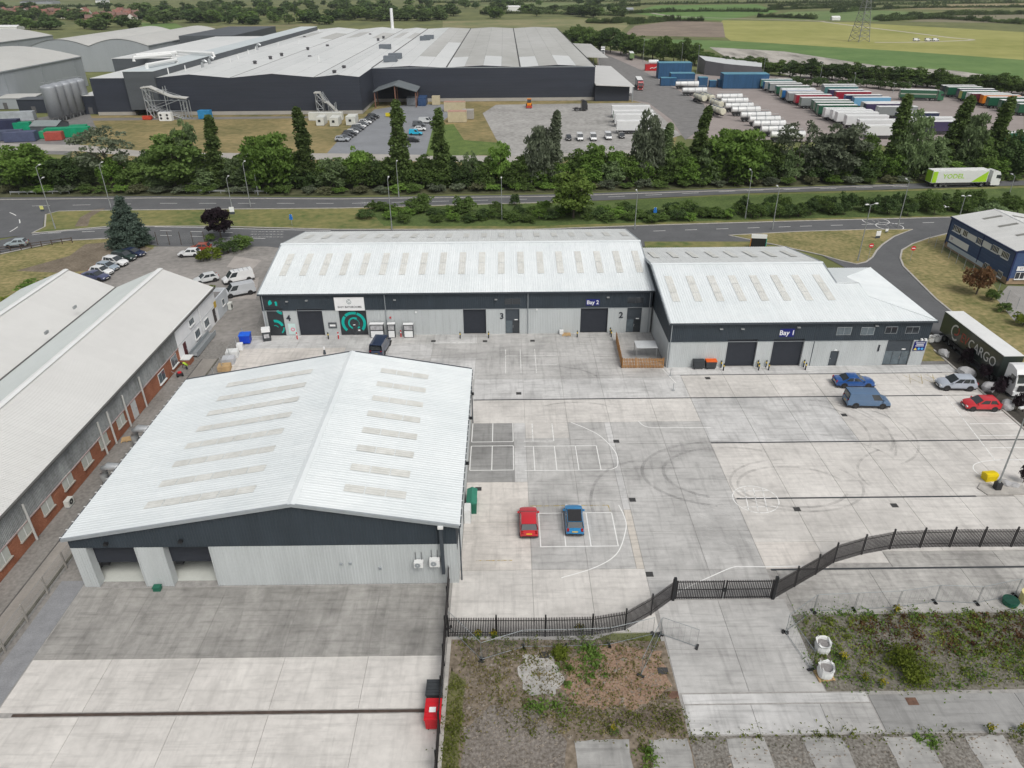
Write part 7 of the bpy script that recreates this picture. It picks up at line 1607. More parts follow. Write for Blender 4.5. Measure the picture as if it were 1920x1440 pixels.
tuft_field('weeds', 'weeds along the kerb of the rubble plot', [(-4.5, -3.4, 24, 36, 110), (-4.5, 11, 39.0, 39.6, 60), (4, 11.5, 32, 38.5, 60), (0, 12, 31.2, 33.5, 70), (-4, 2, 34, 39, 40), (8.7, 9.3, 28, 31, 14), (12, 30, 31.0, 31.3, 40), (33, 42, 30.5, 31.3, 30)], 16, .10, .20, 'weed', rg)
tuft_field('weeds', 'dry straw-coloured grass over the rubble plot', [(-3.5, 11.5, 31.3, 39.2, 260)], 14, .10, .14, 'straw', rg)
tuft_field('weeds', 'bright green weed clumps in the rubble plot', [(3.6, 7.5, 35.3, 38.6, 12), (1, 4, 33, 34.2, 10), (5.5, 6.6, 36.6, 38.7, 14), (27, 28.5, 30.2, 31.2, 5), (8.7, 9.4, 28.5, 30.8, 6)], 46, .13, .34, 'bright', rg)
for (px, py, r, lab) in ((1690, 1245, .9, 'tall lime flowering weed clump, left of two by bulk bags'), (1715, 1275, .9, 'tall lime flowering weed clump, right of two by bulk bags'), (1050, 1230, .5, 'yellow-green weed clump beside the concrete patch')):
    x, y = G(px, py); T = empty('weed_clump', (x, y, 0), 0, lab, 'weeds'); P = np.stack([rg.normal(size=900)*r*.55, rg.normal(size=900)*r*.55, rg.uniform(0, 1, 900)**.7*1.1*r/.9], 1); inst('foliage', quads_mesh('weed_clump', leaves(P, .12, rg, 1.6, 0, .8), LEAF['lime']), T)
for i, (px, py) in enumerate(((1580, 1238), (1620, 1278), (926, 1196), (897, 1196), (1088, 1184), (1150, 1374), (1855, 1372), (1915, 1374), (1652, 1287), (1680, 1150))):
    x, y = G(px, py); T = empty('ragwort_plant', (x, y, 0), 0, ['yellow ragwort beside the lower bulk bag', 'yellow ragwort at the plot edge below bulk bags', 'yellow ragwort at the fence foot, right of pair', 'yellow ragwort at the fence foot, left of pair', 'yellow ragwort standing alone against the palisade', 'yellow ragwort near the broken footing', 'yellow ragwort, left of two in the corner', 'yellow ragwort, right of two in the corner', 'small yellow ragwort below the lime weed clumps', 'yellow ragwort by the temporary fence'][i], 'plant', 'ragwort plants')
    P = np.stack([rg.normal(size=70)*.15, rg.normal(size=70)*.15, rg.uniform(0, .6, 70)], 1); inst('leaves', quads_mesh('leaves', leaves(P, .13, rg), LEAF['mid']), T)['kind'] = 'stuff'
    P = np.stack([rg.normal(size=60)*.15, rg.normal(size=60)*.15, rg.uniform(.5, .75, 60)], 1); inst('flowers', quads_mesh('flowers', leaves(P, .10, rg), LEAF['yellow']), T)['kind'] = 'stuff'
# loose stones on the rubble plot (uncountable)
P = []
for (x0, x1, y0, y1, k) in ((-3.4, 11.5, 31.2, 39, 1500), (-3, 3.5, 24, 34, 900), (12, 40, 26, 31, 700), (23, 50, 34.8, 41.6, 500)):
    P.append(np.stack([rg.uniform(x0, x1, k), rg.uniform(y0, y1, k), np.full(k, .0)], 1))
P = np.concatenate(P); V = []; F_ = []
for p in P:
    s = rg.uniform(.03, .10)*(1 if rg.random() < .96 else 2.2); a = rg.uniform(0, 6.28); n0 = len(V)
    for k in range(4): V.append((p[0]+s*math.cos(a+k*1.57), p[1]+s*.8*math.sin(a+k*1.57), p[2]))
    V.append((p[0]+s*.2, p[1], p[2]+s*.9))
    for k in range(4): F_.append((n0+k, n0+(k+1) % 4, n0+4))
me = bpy.data.meshes.new('rubble'); me.from_pydata(V, [], F_); me.materials.append(mat('rubble_stone', (.25, .22, .185), .95, .35, .7, fine=1.0)); o = inst('rubble', me); tag(o, 'loose stones and brick rubble over the derelict plots', 'rubble', None, 'stuff')
# ================================================================== FENCES
pal_m = mat('palisade_paint', (.028, .025, .026), .5, .15, 2)
pale_me = MB().box(-.034, .034, -.012, .012, .06, 2.02).poly([(-.035, -.012, 2.02), (.035, -.012, 2.02), (0, 0, 2.14)]).poly([(.035, .012, 2.02), (-.035, .012, 2.02), (0, 0, 2.14)]).mesh('pale', pal_m)
post_me = MB().box(-.06, .06, -.06, .06, 0, 2.3).mesh('post', black_m)
def palisade(label, pts, sp=.15, name='palisade_fence', posts=True):
    P = [Vector(p) for p in pts]; T = empty(name, (P[0].x, P[0].y, 0), 0, label, 'fence'); o = P[0]
    for i, p in enumerate(P):
        if posts: inst('post', post_me, T, (p.x-o.x, p.y-o.y+.05, 0))
    for a, b in zip(P, P[1:]):
        d = b-a; L = d.length; ang = math.atan2(d.y, d.x); n = max(1, round(L/sp))
        for z in (.45, 1.75): MB().box(0, L, -.0, .045, z-.022, z+.022).build('rail', pal_m, T, (a.x-o.x, a.y-o.y, 0), (0, 0, ang))
        for k in range(n):
            p = a+d*((k+.5)/n)-o; inst('pale', pale_me, T, (p.x, p.y, 0), (0, 0, ang))
    return T
palisade('black palisade fence curving from the warehouse corner to the gate', [(-4.85, 39.95), (-1.1, 39.9), (2.7, 39.85), (6.35, 39.9), (9.0, 40.4), (11.3, 41.9), (13.3, 43.5)], .128)
palisade('black palisade fence sweeping right from the gate to the frame edge', [(21.75, 43.5), (23.9, 44.8), (26.2, 46.2), (28.3, 47.6), (31.2, 48.6), (34, 49.25), (36.8, 49.4), (39.5, 49.45), (42.2, 49.42), (45, 49.38), (47.7, 49.36), (50.4, 49.34), (53, 49.3)], .13)
palisade('black palisade fence seen end-on along the concrete apron', [(-5.15, 46.2), (-5.1, 43.0), (-5.05, 39.9), (-5.0, 37.2), (-4.95, 34.4), (-4.9, 31.6), (-4.85, 28.8), (-4.8, 26), (-4.8, 23.2)], .16)
# double-leaf gate
Gt = empty('palisade_gate', (13.4, 43.52, 0), 0, 'black double-leaf palisade gate closed across the access lane', 'gate')
for xx in (0, 8.25): MB().box(-.11, .11, -.11, .11, 0, 2.45).build('gate_post', black_m, Gt, (xx, 0, 0))
for s in (0, 1):
    lf = empty('leaf', (.16+s*4.02, 0, 0), parent=Gt); fr = MB()
    for z in (.22, 1.1, 1.95): fr.box(0, 3.9, .015, .06, z-.035, z+.035)
    for xx in (.0, 3.84): fr.box(xx, xx+.07, .01, .07, .1, 2.1)
    fr.build('frame', black_m, lf)
    for k in range(27): inst('pale', pale_me, lf, (.1+k*.142, 0, .05))
boxo('lock_box', black_m, Gt, 3.95, 4.3, -.1, .12, .95, 1.2)
# timber fence of the small yard outside unit 2
timber = mat('fence_timber', (.33, .16, .055), .8, .2, 1.2, col2=(.43, .235, .09), stretch=(2, 2, .3))
Tf = empty('timber_fence', (14.9, 84.2, 0), 0, 'orange-brown timber fence round the small yard by unit 2', 'fence'); bd = MB().box(-.06, .06, -.012, .012, 0, 1.45).mesh('board', timber)
for a, b in (((0, 0), (5.5, -.15)), ((0, 0), (.35, 8.2))):
    A = Vector(a); d = Vector(b)-A; L = d.length; ang = math.atan2(d.y, d.x)
    for z in (.3, .75, 1.2): MB().box(0, L, -.05, .0, z-.045, z+.045).build('rail', timber, Tf, (*a, 0), (0, 0, ang))
    for k in range(int(L/.2)): p = A+d*((k+.5)/int(L/.2)); n = Vector((-d.y, d.x)).normalized()*(.03 if k % 2 else -.08); inst('board', bd, Tf, (p.x-n.x*.3, p.y-abs(n.y)*.3-.03, .02), (0, 0, ang))
    for k in range(int(L/1.8)+1): p = A+d*min(1, k*1.8/L); MB().box(-.05, .05, -.05, .05, 0, 1.5).build('post', timber, Tf, (p.x, p.y+.06, 0))
# temporary mesh panels
heras_m = mat('heras_galv', (.30, .33, .34), .45, .1, 3, metal=.4); hfoot = mat('heras_foot', (.035, .035, .037), .9, .1, 3)
def wire_mat():
    m = mat('wire_mesh', (.34, .36, .37), .5, 0, 1, metal=.3); b = m.node_tree.nodes['Principled BSDF']; b.inputs['Alpha'].default_value = .10; return m
wire = wire_mat()
def heras(pxs, labels, lean=0.0):
    for i, (a, b) in enumerate(zip(pxs, pxs[1:])):
        A = Vector(G(*a)); B = Vector(G(*b)); d = B-A; L = d.length; T = empty('temporary_fence_panel', (A.x, A.y, 0), math.atan2(d.y, d.x), labels[i], 'fence panel', 'temporary mesh fence panels')
        H_ = 1.9; f = MB()
        f.tube([(0.05, 0, .1), (0.05, lean, H_), (L-.05, lean, H_), (L-.05, 0, .1), (.05, 0, .12)], .024, 5); f.build('tube_frame', heras_m, T)
        MB().quad((.05, 0, .12), (L-.05, 0, .12), (L-.05, lean, H_), (.05, lean, H_)).build('wire_infill', wire, T, recalc=False)
        w = MB()
        for k in range(1, int(L/.45)): w.tube([(k*.45, 0, .12), (k*.45, lean, H_)], .005, 3)
        w.build('wire', heras_m, T)
        for xx in (0, L): MB().box(-.09, .09, -.27, .27, 0, .11).build('foot_block', hfoot, T, (xx, 0, 0))
heras([(842, 1178), (903, 1238), (982, 1214), (1062, 1213), (1142, 1210), (1225, 1190)], ['mesh panel leaning from the end-on palisade corner', 'mesh panel in the dip of the rubble plot fence', 'mesh panel in front of the concrete patch', 'mesh panel left of the red soil', 'mesh panel by the broken lane edge'])
heras([(1201, 1268), (1238, 1190), (1307, 1214)], ['mesh panel standing across the red soil', 'mesh panel standing free on the access lane'])
heras([(1520, 1256), (1472, 1186), (1525, 1147), (1601, 1144), (1681, 1140), (1752, 1129), (1831, 1132), (1902, 1117), (1960, 1112)], ['mesh panel beside the two bulk bags', 'mesh panel at the corner of the weedy plot', 'first mesh panel along the weedy plot edge', 'second mesh panel along the weedy plot edge', 'third mesh panel along the weedy plot edge', 'fourth mesh panel along the weedy plot edge', 'fifth mesh panel along the weedy plot edge', 'mesh panel at the frame edge by the green trampoline'])
# concrete-post wire fence along the works lane, timber rails, car park fence
cpost = mat('concrete_post', (.30, .285, .26), .9, .15, 2)
Wf = empty('chain_link_fence', (-38.75, 30, 0), 0, 'chain-link fence on concrete posts along the works lane', 'fence')
for k in range(14):
    y = k*3.0; MB().box(-.06, .06, -.06, .06, 0, 1.9).build('post', cpost, Wf, (0, y, 0))
    if k: MB().quad((0, y-3, .1), (0, y, .1), (0, y, 1.8), (0, y-3, 1.8)).build('wire_infill', wire, Wf, recalc=False)
for z in (.2, 1.0, 1.8): MB().tube([(0, 0, z), (0, 39, z)], .012, 4).build('line_wire', heras_m, Wf)
Wf = empty('chain_link_fence', (-37.3, 72.5, 0), 0, 'leaning wire fence behind the stacked panels by the lane', 'fence')
for k in range(8):
    MB().tube([(0, k*3, 0), (-.15, k*3, 2)], .04, 5).build('post', steel, Wf)
    if k: MB().quad((0, k*3-3, .1), (0, k*3, .1), (-.15, k*3, 1.9), (-.15, k*3-3, 1.9)).build('wire_infill', wire, Wf, recalc=False)
a = Vector(G(-20, 476)); b = Vector(G(136, 455)); d = b-a; brown = mat('rail_brown', (.07, .05, .04), .8, .2, 2)
Rf = empty('rail_fence', (a.x, a.y, 0), math.atan2(d.y, d.x), 'brown post and rail fence beside the service road', 'fence'); L = d.length
for k in range(9): MB().box(-.08, .08, -.08, .08, 0, 1.1).build('post', brown, Rf, (L*k/8, 0, 0))
for z in (.5, .95): MB().box(0, L, -.03, .03, z-.06, z+.06).build('rail', brown, Rf)
a = Vector(G(296, 459)); b = Vector(G(385, 459)); d = b-a; Rf = empty('mesh_fence', (a.x, a.y, 0), math.atan2(d.y, d.x), 'rusty mesh fence between conifer and purple tree', 'fence'); L = d.length
for k in range(5): MB().tube([(L*k/4, 0, 0), (L*k/4, 0, 2.6)], .06, 5).build('post', brown, Rf)
for k in range(4): MB().quad((L*k/4, 0, .1), (L*(k+1)/4, 0, .1), (L*(k+1)/4, 0, 2.5), (L*k/4, 0, 2.5)).build('wire_infill', wire, Rf, recalc=False)
a = Vector(G(1740, 456)); b = Vector(G(1905, 580)); d = b-a; Rf = empty('mesh_fence', (a.x, a.y, 0), math.atan2(d.y, d.x), 'grey mesh fence in front of the blue office', 'fence'); L = d.length
for k in range(12): MB().tube([(L*k/11, 0, 0), (L*k/11, 0, 2.0)], .04, 5).build('post', trim_gy, Rf)
for k in range(11): MB().quad((L*k/11, 0, .1), (L*(k+1)/11, 0, .1), (L*(k+1)/11, 0, 1.9), (L*k/11, 0, 1.9)).build('wire_infill', wire, Rf, recalc=False)
for (p, q, lab) in (((20, 365), (130, 363), 'grey crash barrier beside the main road, left stretch'), ((350, 362), (500, 363), 'grey crash barrier beside the main road, right stretch')):
    a = Vector(G(*p)); b = Vector(G(*q)); d = b-a; Rf = empty('crash_barrier', (a.x, a.y, 0), math.atan2(d.y, d.x), lab, 'barrier'); L = d.length
    MB().box(0, L, -.06, .06, .45, .8).build('beam', steel, Rf)
    for k in range(8): MB().box(-.06, .06, 0, .12, 0, .75).build('post', steel, Rf, (L*k/7, 0, 0))

# ================================================================== STREET FURNITURE
lamp_m = mat('lamp_column', (.36, .38, .38), .5, .1, 2, metal=.4)
def lamp(px, py, ty, label, arm=1.2, double=False, ang=None, h=None):
    x, y = G(px, py); h = h or hgt(px, py, ty); T = empty('street_lamp', (x, y, 0), ang if ang is not None else math.pi/2, label, 'street lamp', 'street lamps')
    MB().tube([(0, 0, 0), (0, 0, h*.15), (0, 0, h)], .12, 7, r2=.06).build('column', lamp_m, T); MB().tube([(0, 0, 0), (0, 0, 1.2)], .14, 7).build('base', lamp_m, T)
    for s in ((1, -1) if double else (1,)):
        MB().tube([(0, 0, h-.05), (s*arm, 0, h+.12)], .05, 5).build('arm', lamp_m, T); MB().box(-.18, .45, -.14, .14, -.05, .1, taper=.03).build('lantern', frame_w, T, (s*(arm+.1), 0, h+.12))
for (px, py, ty, lab) in ((104, 429, 313, 'tall lamp post on the roundabout grass tip'), (92, 392, 337, 'lamp post behind the roundabout grass tip'), (208, 389, 308, 'lamp post left of the conifer by main road'), (435, 389, 334, 'short lamp post above the purple tree'), (470, 388, 306, 'lamp post behind the purple tree'), (484, 366, 290, 'lamp post at the foot of the domed willow'), (735, 431, 336, 'lamp post behind the terrace roof, left one'), (748, 369, 305, 'lamp post across the main road from terrace'), (941, 412, 337, 'lamp post in the middle of the verge scrub'), (1190, 430, 361, 'lamp post behind the end of the terrace roof'), (1397, 410, 322, 'lamp post in the hedge facing the grass island'), (1448, 430, 353, 'lamp post at the near edge of the service road'), (1683, 426, 340, 'lamp post by the side road junction')):
    lamp(px, py, ty, lab)
lamp(1608, 489, 384, 'double-headed lamp post on the grass island', .9, True, 0.3); lamp(1883, 392, 330, 'lamp post behind the blue office', 1.0); lamp(1800, 402, 368, 'small double-headed lamp behind the scrub hedge', .6, True, 0)
T = lamp(1868, 918, 0, 'tall yard lamp post on its concrete kerb island', .8, True, 0.2, h=9.5)
for (px, py, ty, lab) in ((1535, 160, 118, 'lamp post standing among the trailer rows, left one'), (1598, 172, 138, 'lamp post standing among the trailer rows, right one'), (1674, 174, 157, 'short double lamp by the lone green lorry'), (1205, 118, 72, 'lamp post on the works road verge'), (1276, 130, 82, 'lamp post above the tall blue container block'), (1306, 138, 86, 'lamp post left of the slate depot'), (1430, 145, 100, 'lamp post right of the slate depot')):
    lamp(px, py, ty, lab, .8, 'double' in lab)
def post_sign(px, py, ty, label, build, w=.08):
    x, y = G(px, py); h = hgt(px, py, ty); T = empty('road_sign', (x, y, 0), 0, label, 'sign'); MB().tube([(0, 0, 0), (0, 0, h)], .04, 6).build('post', steel, T); build(T, h); return T
red_s = mat('sign_red', (.6, .02, .03), .45, 0); blue_s = mat('sign_mid_blue', (.02, .16, .5), .45, 0)
def noentry(T, h):
    m = MB(); ring(m, 0, .42, 0, 6.283, 0, .02, 18); m.build('sign_disc', red_s, T, (0, -.05, h-.42), (math.pi/2, 0, 0)); boxo('white_bar', sign_w, T, -.3, .3, -.085, -.072, h-.5, h-.34)
post_sign(1627, 488, 456, 'round red no-entry sign on the grass island', noentry); post_sign(1706, 490, 461, 'round red no-entry sign on the grass plot corner', noentry)
def bluesq(T, h): boxo('sign_plate', blue_s, T, -.35, .35, -.06, -.04, h-1.1, h-.5); boxo('sign_plate', sign_w, T, -.3, .3, -.06, -.04, h-.45, h); m = MB(); ring(m, 0, .3, 0, 6.283, 0, .02, 14); m.build('sign_disc', blue_s, T, (0, -.07, h-.25), (math.pi/2, 0, 0))
post_sign(548, 424, 402, 'small blue and white sign on the verge', bluesq); post_sign(1227, 412, 389, 'small blue sign in front of the verge scrub', bluesq)
x, y = G(1420, 466); T = empty('totem_sign', (x, y, 0), rad(-8), 'black totem sign with white top behind the corner unit', 'sign'); boxo('panel', black_m, T, -1.35, 1.35, -.15, .15, 0, 2.0); boxo('header', sign_w, T, -1.4, 1.4, -.17, .17, 2.0, 2.7); boxo('green_edge', teal, T, 1.36, 1.45, -.16, .16, .4, 2.0); boxo('orange_edge', mat('edge_orange', (.6, .25, .05), .5, 0), T, -1.45, -1.36, -.16, .16, .4, 2.0)
for (px, py, ty, w, lab) in ((1645, 447, 433, 1.0, 'white upright board sign beside the side road'), (1662, 436, 429, .6, 'small white board sign near the junction'), (436, 402, 388, 1.0, 'white sign above the purple tree'), (80, 396, 386, .7, 'yellow-backed sign on the roundabout tip')):
    x, y = G(px, py); h = hgt(px, py, ty); T = empty('board_sign', (x, y, 0), .2, lab, 'sign'); boxo('panel', sign_w if 'yellow' not in lab else mat('sign_lemon', (.6, .6, .2), .5, 0), T, -w/2, w/2, -.05, .05, h*.35, h); boxo('legs', trim_dk, T, -w/2, w/2, -.03, .03, 0, h*.35)
# lattice pylon
Py = empty('pylon', (*G(1610, 78), 0), rad(20), 'tall steel lattice pylon standing in the far field', 'pylon'); hp = 52; bw_ = 5.2
lat = mat('pylon_steel', (.24, .25, .25), .6, .1, 1, metal=.3)
for sx in (-1, 1):
    for sy in (-1, 1): MB().tube([(sx*bw_, sy*bw_, 0), (sx*1.2, sy*1.2, 34), (sx*.5, sy*.5, hp)], .22, 4).build('leg', lat, Py)
for lv in range(9):
    z0, z1 = lv*3.8, (lv+1)*3.8; w0, w1 = bw_+(1.2-bw_)*z0/34, bw_+(1.2-bw_)*z1/34; m = MB()
    for k in range(4):
        c = [(-1, -1), (1, -1), (1, 1), (-1, 1)]; a, b = c[k], c[(k+1) % 4]
        m.tube([(a[0]*w0, a[1]*w0, z0), (b[0]*w1, b[1]*w1, z1)], .1, 3).tube([(b[0]*w0, b[1]*w0, z0), (a[0]*w1, a[1]*w1, z1)], .1, 3).tube([(a[0]*w1, a[1]*w1, z1), (b[0]*w1, b[1]*w1, z1)], .1, 3)
    m.build('bracing', lat, Py)
for z, w in ((30, 9), (37, 11), (44, 8)): MB().tube([(-w, 0, z), (0, 0, z+1.6), (w, 0, z), (-w, 0, z)], .18, 4).build('cross_arm', lat, Py)

# ================================================================== SMALL THINGS IN THE YARD
def wbin(px, py, label, body, lid, rz=0, w=1.25, d=.95, h=1.15, xy=None, name='wheeled_bin'):
    x, y = xy or G(px, py); T = empty(name, (x, y, 0), rz, label, 'bin'); n = MB(); n.box(-w/2, w/2, -d/2, d/2, .2, h, taper=-.05)
    for k in range(5): n.box(-w/2-.02+k*w/5+.08, -w/2-.02+k*w/5+.14, -d/2-.05, -d/2+.02, .35, h-.1)
    n.build('body', body, T); l = MB(); l.box(-w/2-.09, w/2+.09, -d/2-.1, d/2+.1, h, h+.1)
    for k in range(4): l.box(-w/2-.05, w/2+.05, -d/2+.08+k*d/4, -d/2+.16+k*d/4, h+.1, h+.14)
    l.build('lid', lid, T)
    for sx in (-1, 1):
        for sy in (-1, 1): MB().tube([(sx*(w/2-.15)-.03, sy*(d/2-.12), .1), (sx*(w/2-.15)+.03, sy*(d/2-.12), .1)], .1, 8).build('castor', rubber, T)
    return T
bin_red = mat('bin_red', (.55, .015, .025), .45, .08, 3); bin_dk = mat('bin_charcoal', (.045, .05, .055), .55, .1, 3)
T = wbin(814, 1352, 'red wheeled bin against the end-on palisade fence', bin_red, bin_red, 0, .95, 1.5, 1.2); boxo('notice', sign_w, T, -.25, .2, -.3, .1, 1.345, 1.36)
wbin(816, 1312, 'charcoal lidded bin behind the red wheeled bin', bin_dk, bin_dk, 0, .95, 1.1, 1.25)
wbin(1308, 690, 'charcoal wheeled bin outside the corner unit wall', bin_dk, bin_dk); T = wbin(1331, 690, 'charcoal wheeled bin with orange lid outside corner unit', bin_dk, mat('bin_orange', (.7, .13, .02), .5, .08, 3))
T = wbin(462, 643, 'bright blue wheeled bin at the end of the terrace', mat('bin_blue', (.01, .06, .55), .45, .08, 3), mat('bin_blue_lid', (.02, .14, .68), .45, .08, 3), .1, 1.35, 1.2, 1.35)
green_m = mat('tank_green', (.015, .12, .075), .5, .1, 2)
x, y = G(884, 968); T = empty('green_cabinet', (-3.6, 55.9, 0), 0, 'dark green pitched cabinet beside the gabled warehouse', 'cabinet'); MB().box(-.45, .45, -1.1, 1.1, 0, 1.2).build('body', green_m, T); MB().extr([(-.5, 1.2), (.5, 1.2), (.5, 1.3), (0, 1.55), (-.5, 1.3)], 'y', -1.15, 1.15).build('lid', mat('tank_green_lid', (.04, .22, .15), .5, .1, 2), T)
T = empty('white_cabinet', (-3.95, 54.0, 0), 0, 'pale grey utility cabinet next to the green cabinet', 'cabinet'); boxo('body', frame_w, T, -.3, .3, -.6, .6, 0, 1.5); boxo('door', clad_lt, T, .3, .33, -.5, .5, .1, 1.4)
x, y = G(296, 1106); T = empty('grit_box', (x, y, 0), 0, 'small green box on the ground between the open doors', 'box'); MB().box(-.3, .3, -.22, .22, 0, .35, taper=.02).build('body', green_m, T); boxo('lid', green_m, T, -.33, .33, -.25, .25, .35, .42)
x, y = G(1853, 899); T = empty('grit_bin', (x, y, 0), .1, 'yellow grit bin beside the yard lamp post', 'bin'); MB().box(-.55, .55, -.38, .38, 0, .65, taper=-.06).build('body', mat('grit_yellow', (.75, .56, .0), .5, .06, 3), T); MB().extr([(-.45, .65), (.45, .65), (.4, .8), (-.1, .9), (-.4, .85)], 'x', -.62, .62).build('lid', MATS['grit_yellow'], T)
x, y = G(1868, 918); T = empty('kerb_island', (x, y, 0), 0, 'low concrete kerb island under the yard lamp post', 'kerb'); MB().prism([(-1.4, -.9), (2.6, -.9), (3.0, .6), (-1.0, 1.0), (-1.8, .2)], -.02, .12).build('kerb_block', kerbm, T); MB().box(-.28, .28, -.28, .28, .12, .9).build('post_guard', plastic, T)
# bollards at the doors
def bollard(x, y, label, kind=0, group='bollards at the roller doors'):
    T = empty('bollard', (x, y, 0), 0, label, 'bollard', group); MB().tube([(0, 0, 0), (0, 0, 1.0), (0, 0, 1.03)], .085, 8).build('post', black_m if kind == 0 else red_s, T); MB().tube([(0, 0, .62), (0, 0, .82)], .09, 8).build('band', mat('band_yellow', (.7, .5, .02), .5, 0) if kind == 0 else sign_w, T)
for (x, y, lab) in ((-6.75, 93.6, 'bollard left of unit 3 roller door'), (-2.7, 93.6, 'bollard right of unit 3 roller door'), (9.9, 93.6, 'bollard left of the bay 2 door'), (14.75, 93.6, 'outer bollard right of the bay 2 door'), (14.7, 94.5, 'inner bollard right of the bay 2 door'), (28.0, 83.2, 'outer bollard left of the left bay 1 door'), (27.9, 84.0, 'inner bollard left of the left bay 1 door'), (32.6, 83.2, 'outer bollard right of the left bay 1 door'), (32.7, 84.0, 'inner bollard right of the left bay 1 door'), (33.9, 83.2, 'outer bollard left of the right bay 1 door'), (33.8, 84.0, 'inner bollard left of the right bay 1 door'), (38.7, 83.2, 'outer bollard right of the right bay 1 door'), (38.75, 84.0, 'inner bollard right of the right bay 1 door'), (-25.5, 93.8, 'black bollard near the mural entrance of the shop')):
    bollard(x, y, lab)
for (px, py, lab) in ((1257, 704, 'thin post at the corner of the corner unit, upper one'), (1262, 732, 'thin post at the corner of the corner unit, lower one'), (1776, 672, 'thin post on the kerb by the grass corner')):
    x, y = G(px, py); T = empty('guard_post', (x, y, 0), 0, lab, 'post'); MB().tube([(0, 0, 0), (0, 0, 1.0)], .05, 6).build('post', steel, T); MB().box(-.2, .2, -.15, .15, 0, .03).build('foot_plate', steel, T)
for (x, y, lab) in ((onY(557, 632, 93.9)[0], 93.9, 'red and white post beside the unit 4 roller door'), (onY(634.6, 632, 93.9)[0], 93.9, 'red and white post beside the mural entrance'), (onY(752, 630, 94.3)[0], 94.3, 'red and white post right of the display stands')): bollard(x, y, lab, 1, 'red posts outside unit 4')
# display stands of the shop
disp = mat('display_dark', (.05, .055, .06), .5, .15, 3)
for (px, py, w, h, lab) in ((708, 628, 1.9, 2.1, 'white double display stand left of the navy van'), (735, 628, 1.0, 2.1, 'white display stand right of the navy van nose'), (767, 630, 1.35, 2.0, 'white display stand standing alone by unit 4 wall')):
    x = onY(px, py, 94.2)[0]; T = empty('display_stand', (x, 94.3, 0), 0, lab, 'display'); boxo('cabinet', disp, T, -w/2, w/2, -.3, .3, 0, h); boxo('lower_panel', sign_w, T, -w/2+.08, w/2-.08, -.34, -.3, .1, h*.52); boxo('upper_panel', mat('display_photo', (.42, .42, .43), .5, .4, 2), T, -w/2+.08, w/2-.08, -.34, -.3, h*.6, h*.93); boxo('top', sign_w, T, -w/2-.03, w/2+.03, -.33, .33, h, h+.05)
x = onY(500, 632, 93.5)[0]; T = empty('display_stand', (x, 93.6, 0), .25, 'grey poster stand at the corner of unit 4', 'display'); boxo('cabinet', disp, T, -.55, .55, -.35, .35, 0, 1.4); boxo('top', sign_w, T, -.58, .58, -.4, .4, 1.4, 1.95); boxo('poster', MATS['display_photo'], T, -.35, .35, -.38, -.35, .5, 1.1)
x, y = G(609, 664); T = empty('parking_post', (x, y, 0), 0, 'grey and white marker post behind the warehouse ridge', 'post'); MB().tube([(0, 0, 0), (0, 0, .7)], .2, 8, r2=.12).build('base', trim_dk, T); MB().tube([(0, 0, .7), (0, 0, 1.1)], .12, 8).build('cap', sign_w, T)
wood = mat('pallet_wood', (.48, .33, .17), .85, .15, 2)
def pallet(x, y, z, rz, label, tilt=0, n=1):
    T = empty('pallet', (x, y, z), rz, label, 'pallet'); 
    if tilt: T.rotation_euler = (tilt, 0, rz)
    for k in range(7): boxo('slat', wood, T, -.6, .6, -.5+k*.15, -.5+k*.15+.1, .12, .145)
    for k in range(3): boxo('bearer', wood, T, -.6+k*.55, -.5+k*.55, -.5, .5, 0, .12)
x, y = G(1062, 628); pallet(x, y, 0, 0, 'wooden pallet outside the bay 2 wall', 0); x, y = G(237, 818); pallet(-42.6, onX(237, 818, -42.6)[0], .0, .3, 'wooden pallet lying by the brick wall'); 
x, y = G(1050, 620); T = empty('white_box', (x+.1, 94.6, 0), 0, 'small white box on the wall foot beside the pallet', 'box'); boxo('body', frame_w, T, -.28, .28, -.2, .2, .1, .7); boxo('foot', trim_gy, T, -.2, .2, -.15, .15, 0, .1)
T = empty('smoking_canopy', (18.4, 87.0, 0), 0, 'pale translucent canopy inside the timber-fenced yard', 'canopy'); boxo('sheet', mat('canopy_sheet', (.55, .57, .58), .4, .06, 1), T, -1.4, 1.4, -1.1, 1.1, 2.0, 2.06)
for sx in (-1.3, 1.3):
    for sy in (-1.0, 1.0): MB().tube([(sx, sy, 0), (sx, sy, 2.0)], .04, 5).build('leg', steel, T)
# stacked boards and crates by the wire fence
for k, (px, py, w, d, h, m, lab) in enumerate(((437, 668, 1.6, 1.3, .9, frame_w, 'stack of white panels nearest the blue bin'), (430, 680, 1.6, 1.4, .8, mat('panel_grey', (.5, .51, .53), .6, .08, 1), 'stack of grey panels in the middle of the row'), (422, 693, 1.6, 1.3, .7, wood, 'stack of timber boards behind the warehouse roof'), (451, 655, .8, .8, .9, sign_w, 'white crate between panels and blue bin'))):
    x, y = G(px, py); T = empty('panel_stack', (x, y, 0), .15, lab, 'stack'); n = 6 if k < 3 else 1
    for j in range(n): boxo('panel', m, T, -w/2+.02*(j % 2), w/2-.03*(j % 3), -d/2, d/2, h*j/n+.01, h*(j+1)/n)
for (px, py, d, lab) in ((262, 808, 1.0, 'curved galvanised duct on the warehouse flank, farther one'), (205, 880, 1.0, 'curved galvanised duct on the warehouse flank, nearer one')):
    x, y = G(px-8, py+14, 1.2); T = empty('exhaust_duct', (x+.9, y, 0), 0, lab, 'duct'); MB().tube([(-.9, 0, .0), (-.9, 0, 1.6), (-.7, 0, 2.2), (-.2, 0, 2.5), (.4, 0, 2.4), (3.2, 0, 2.2)], .42, 10).build('pipe', mat('duct_steel', (.55, .57, .58), .35, .1, 2, metal=.5), T, smooth=True); MB().tube([(-.9, 0, 0), (-.9, 0, .12)], .45, 10).build('collar', steel, T)
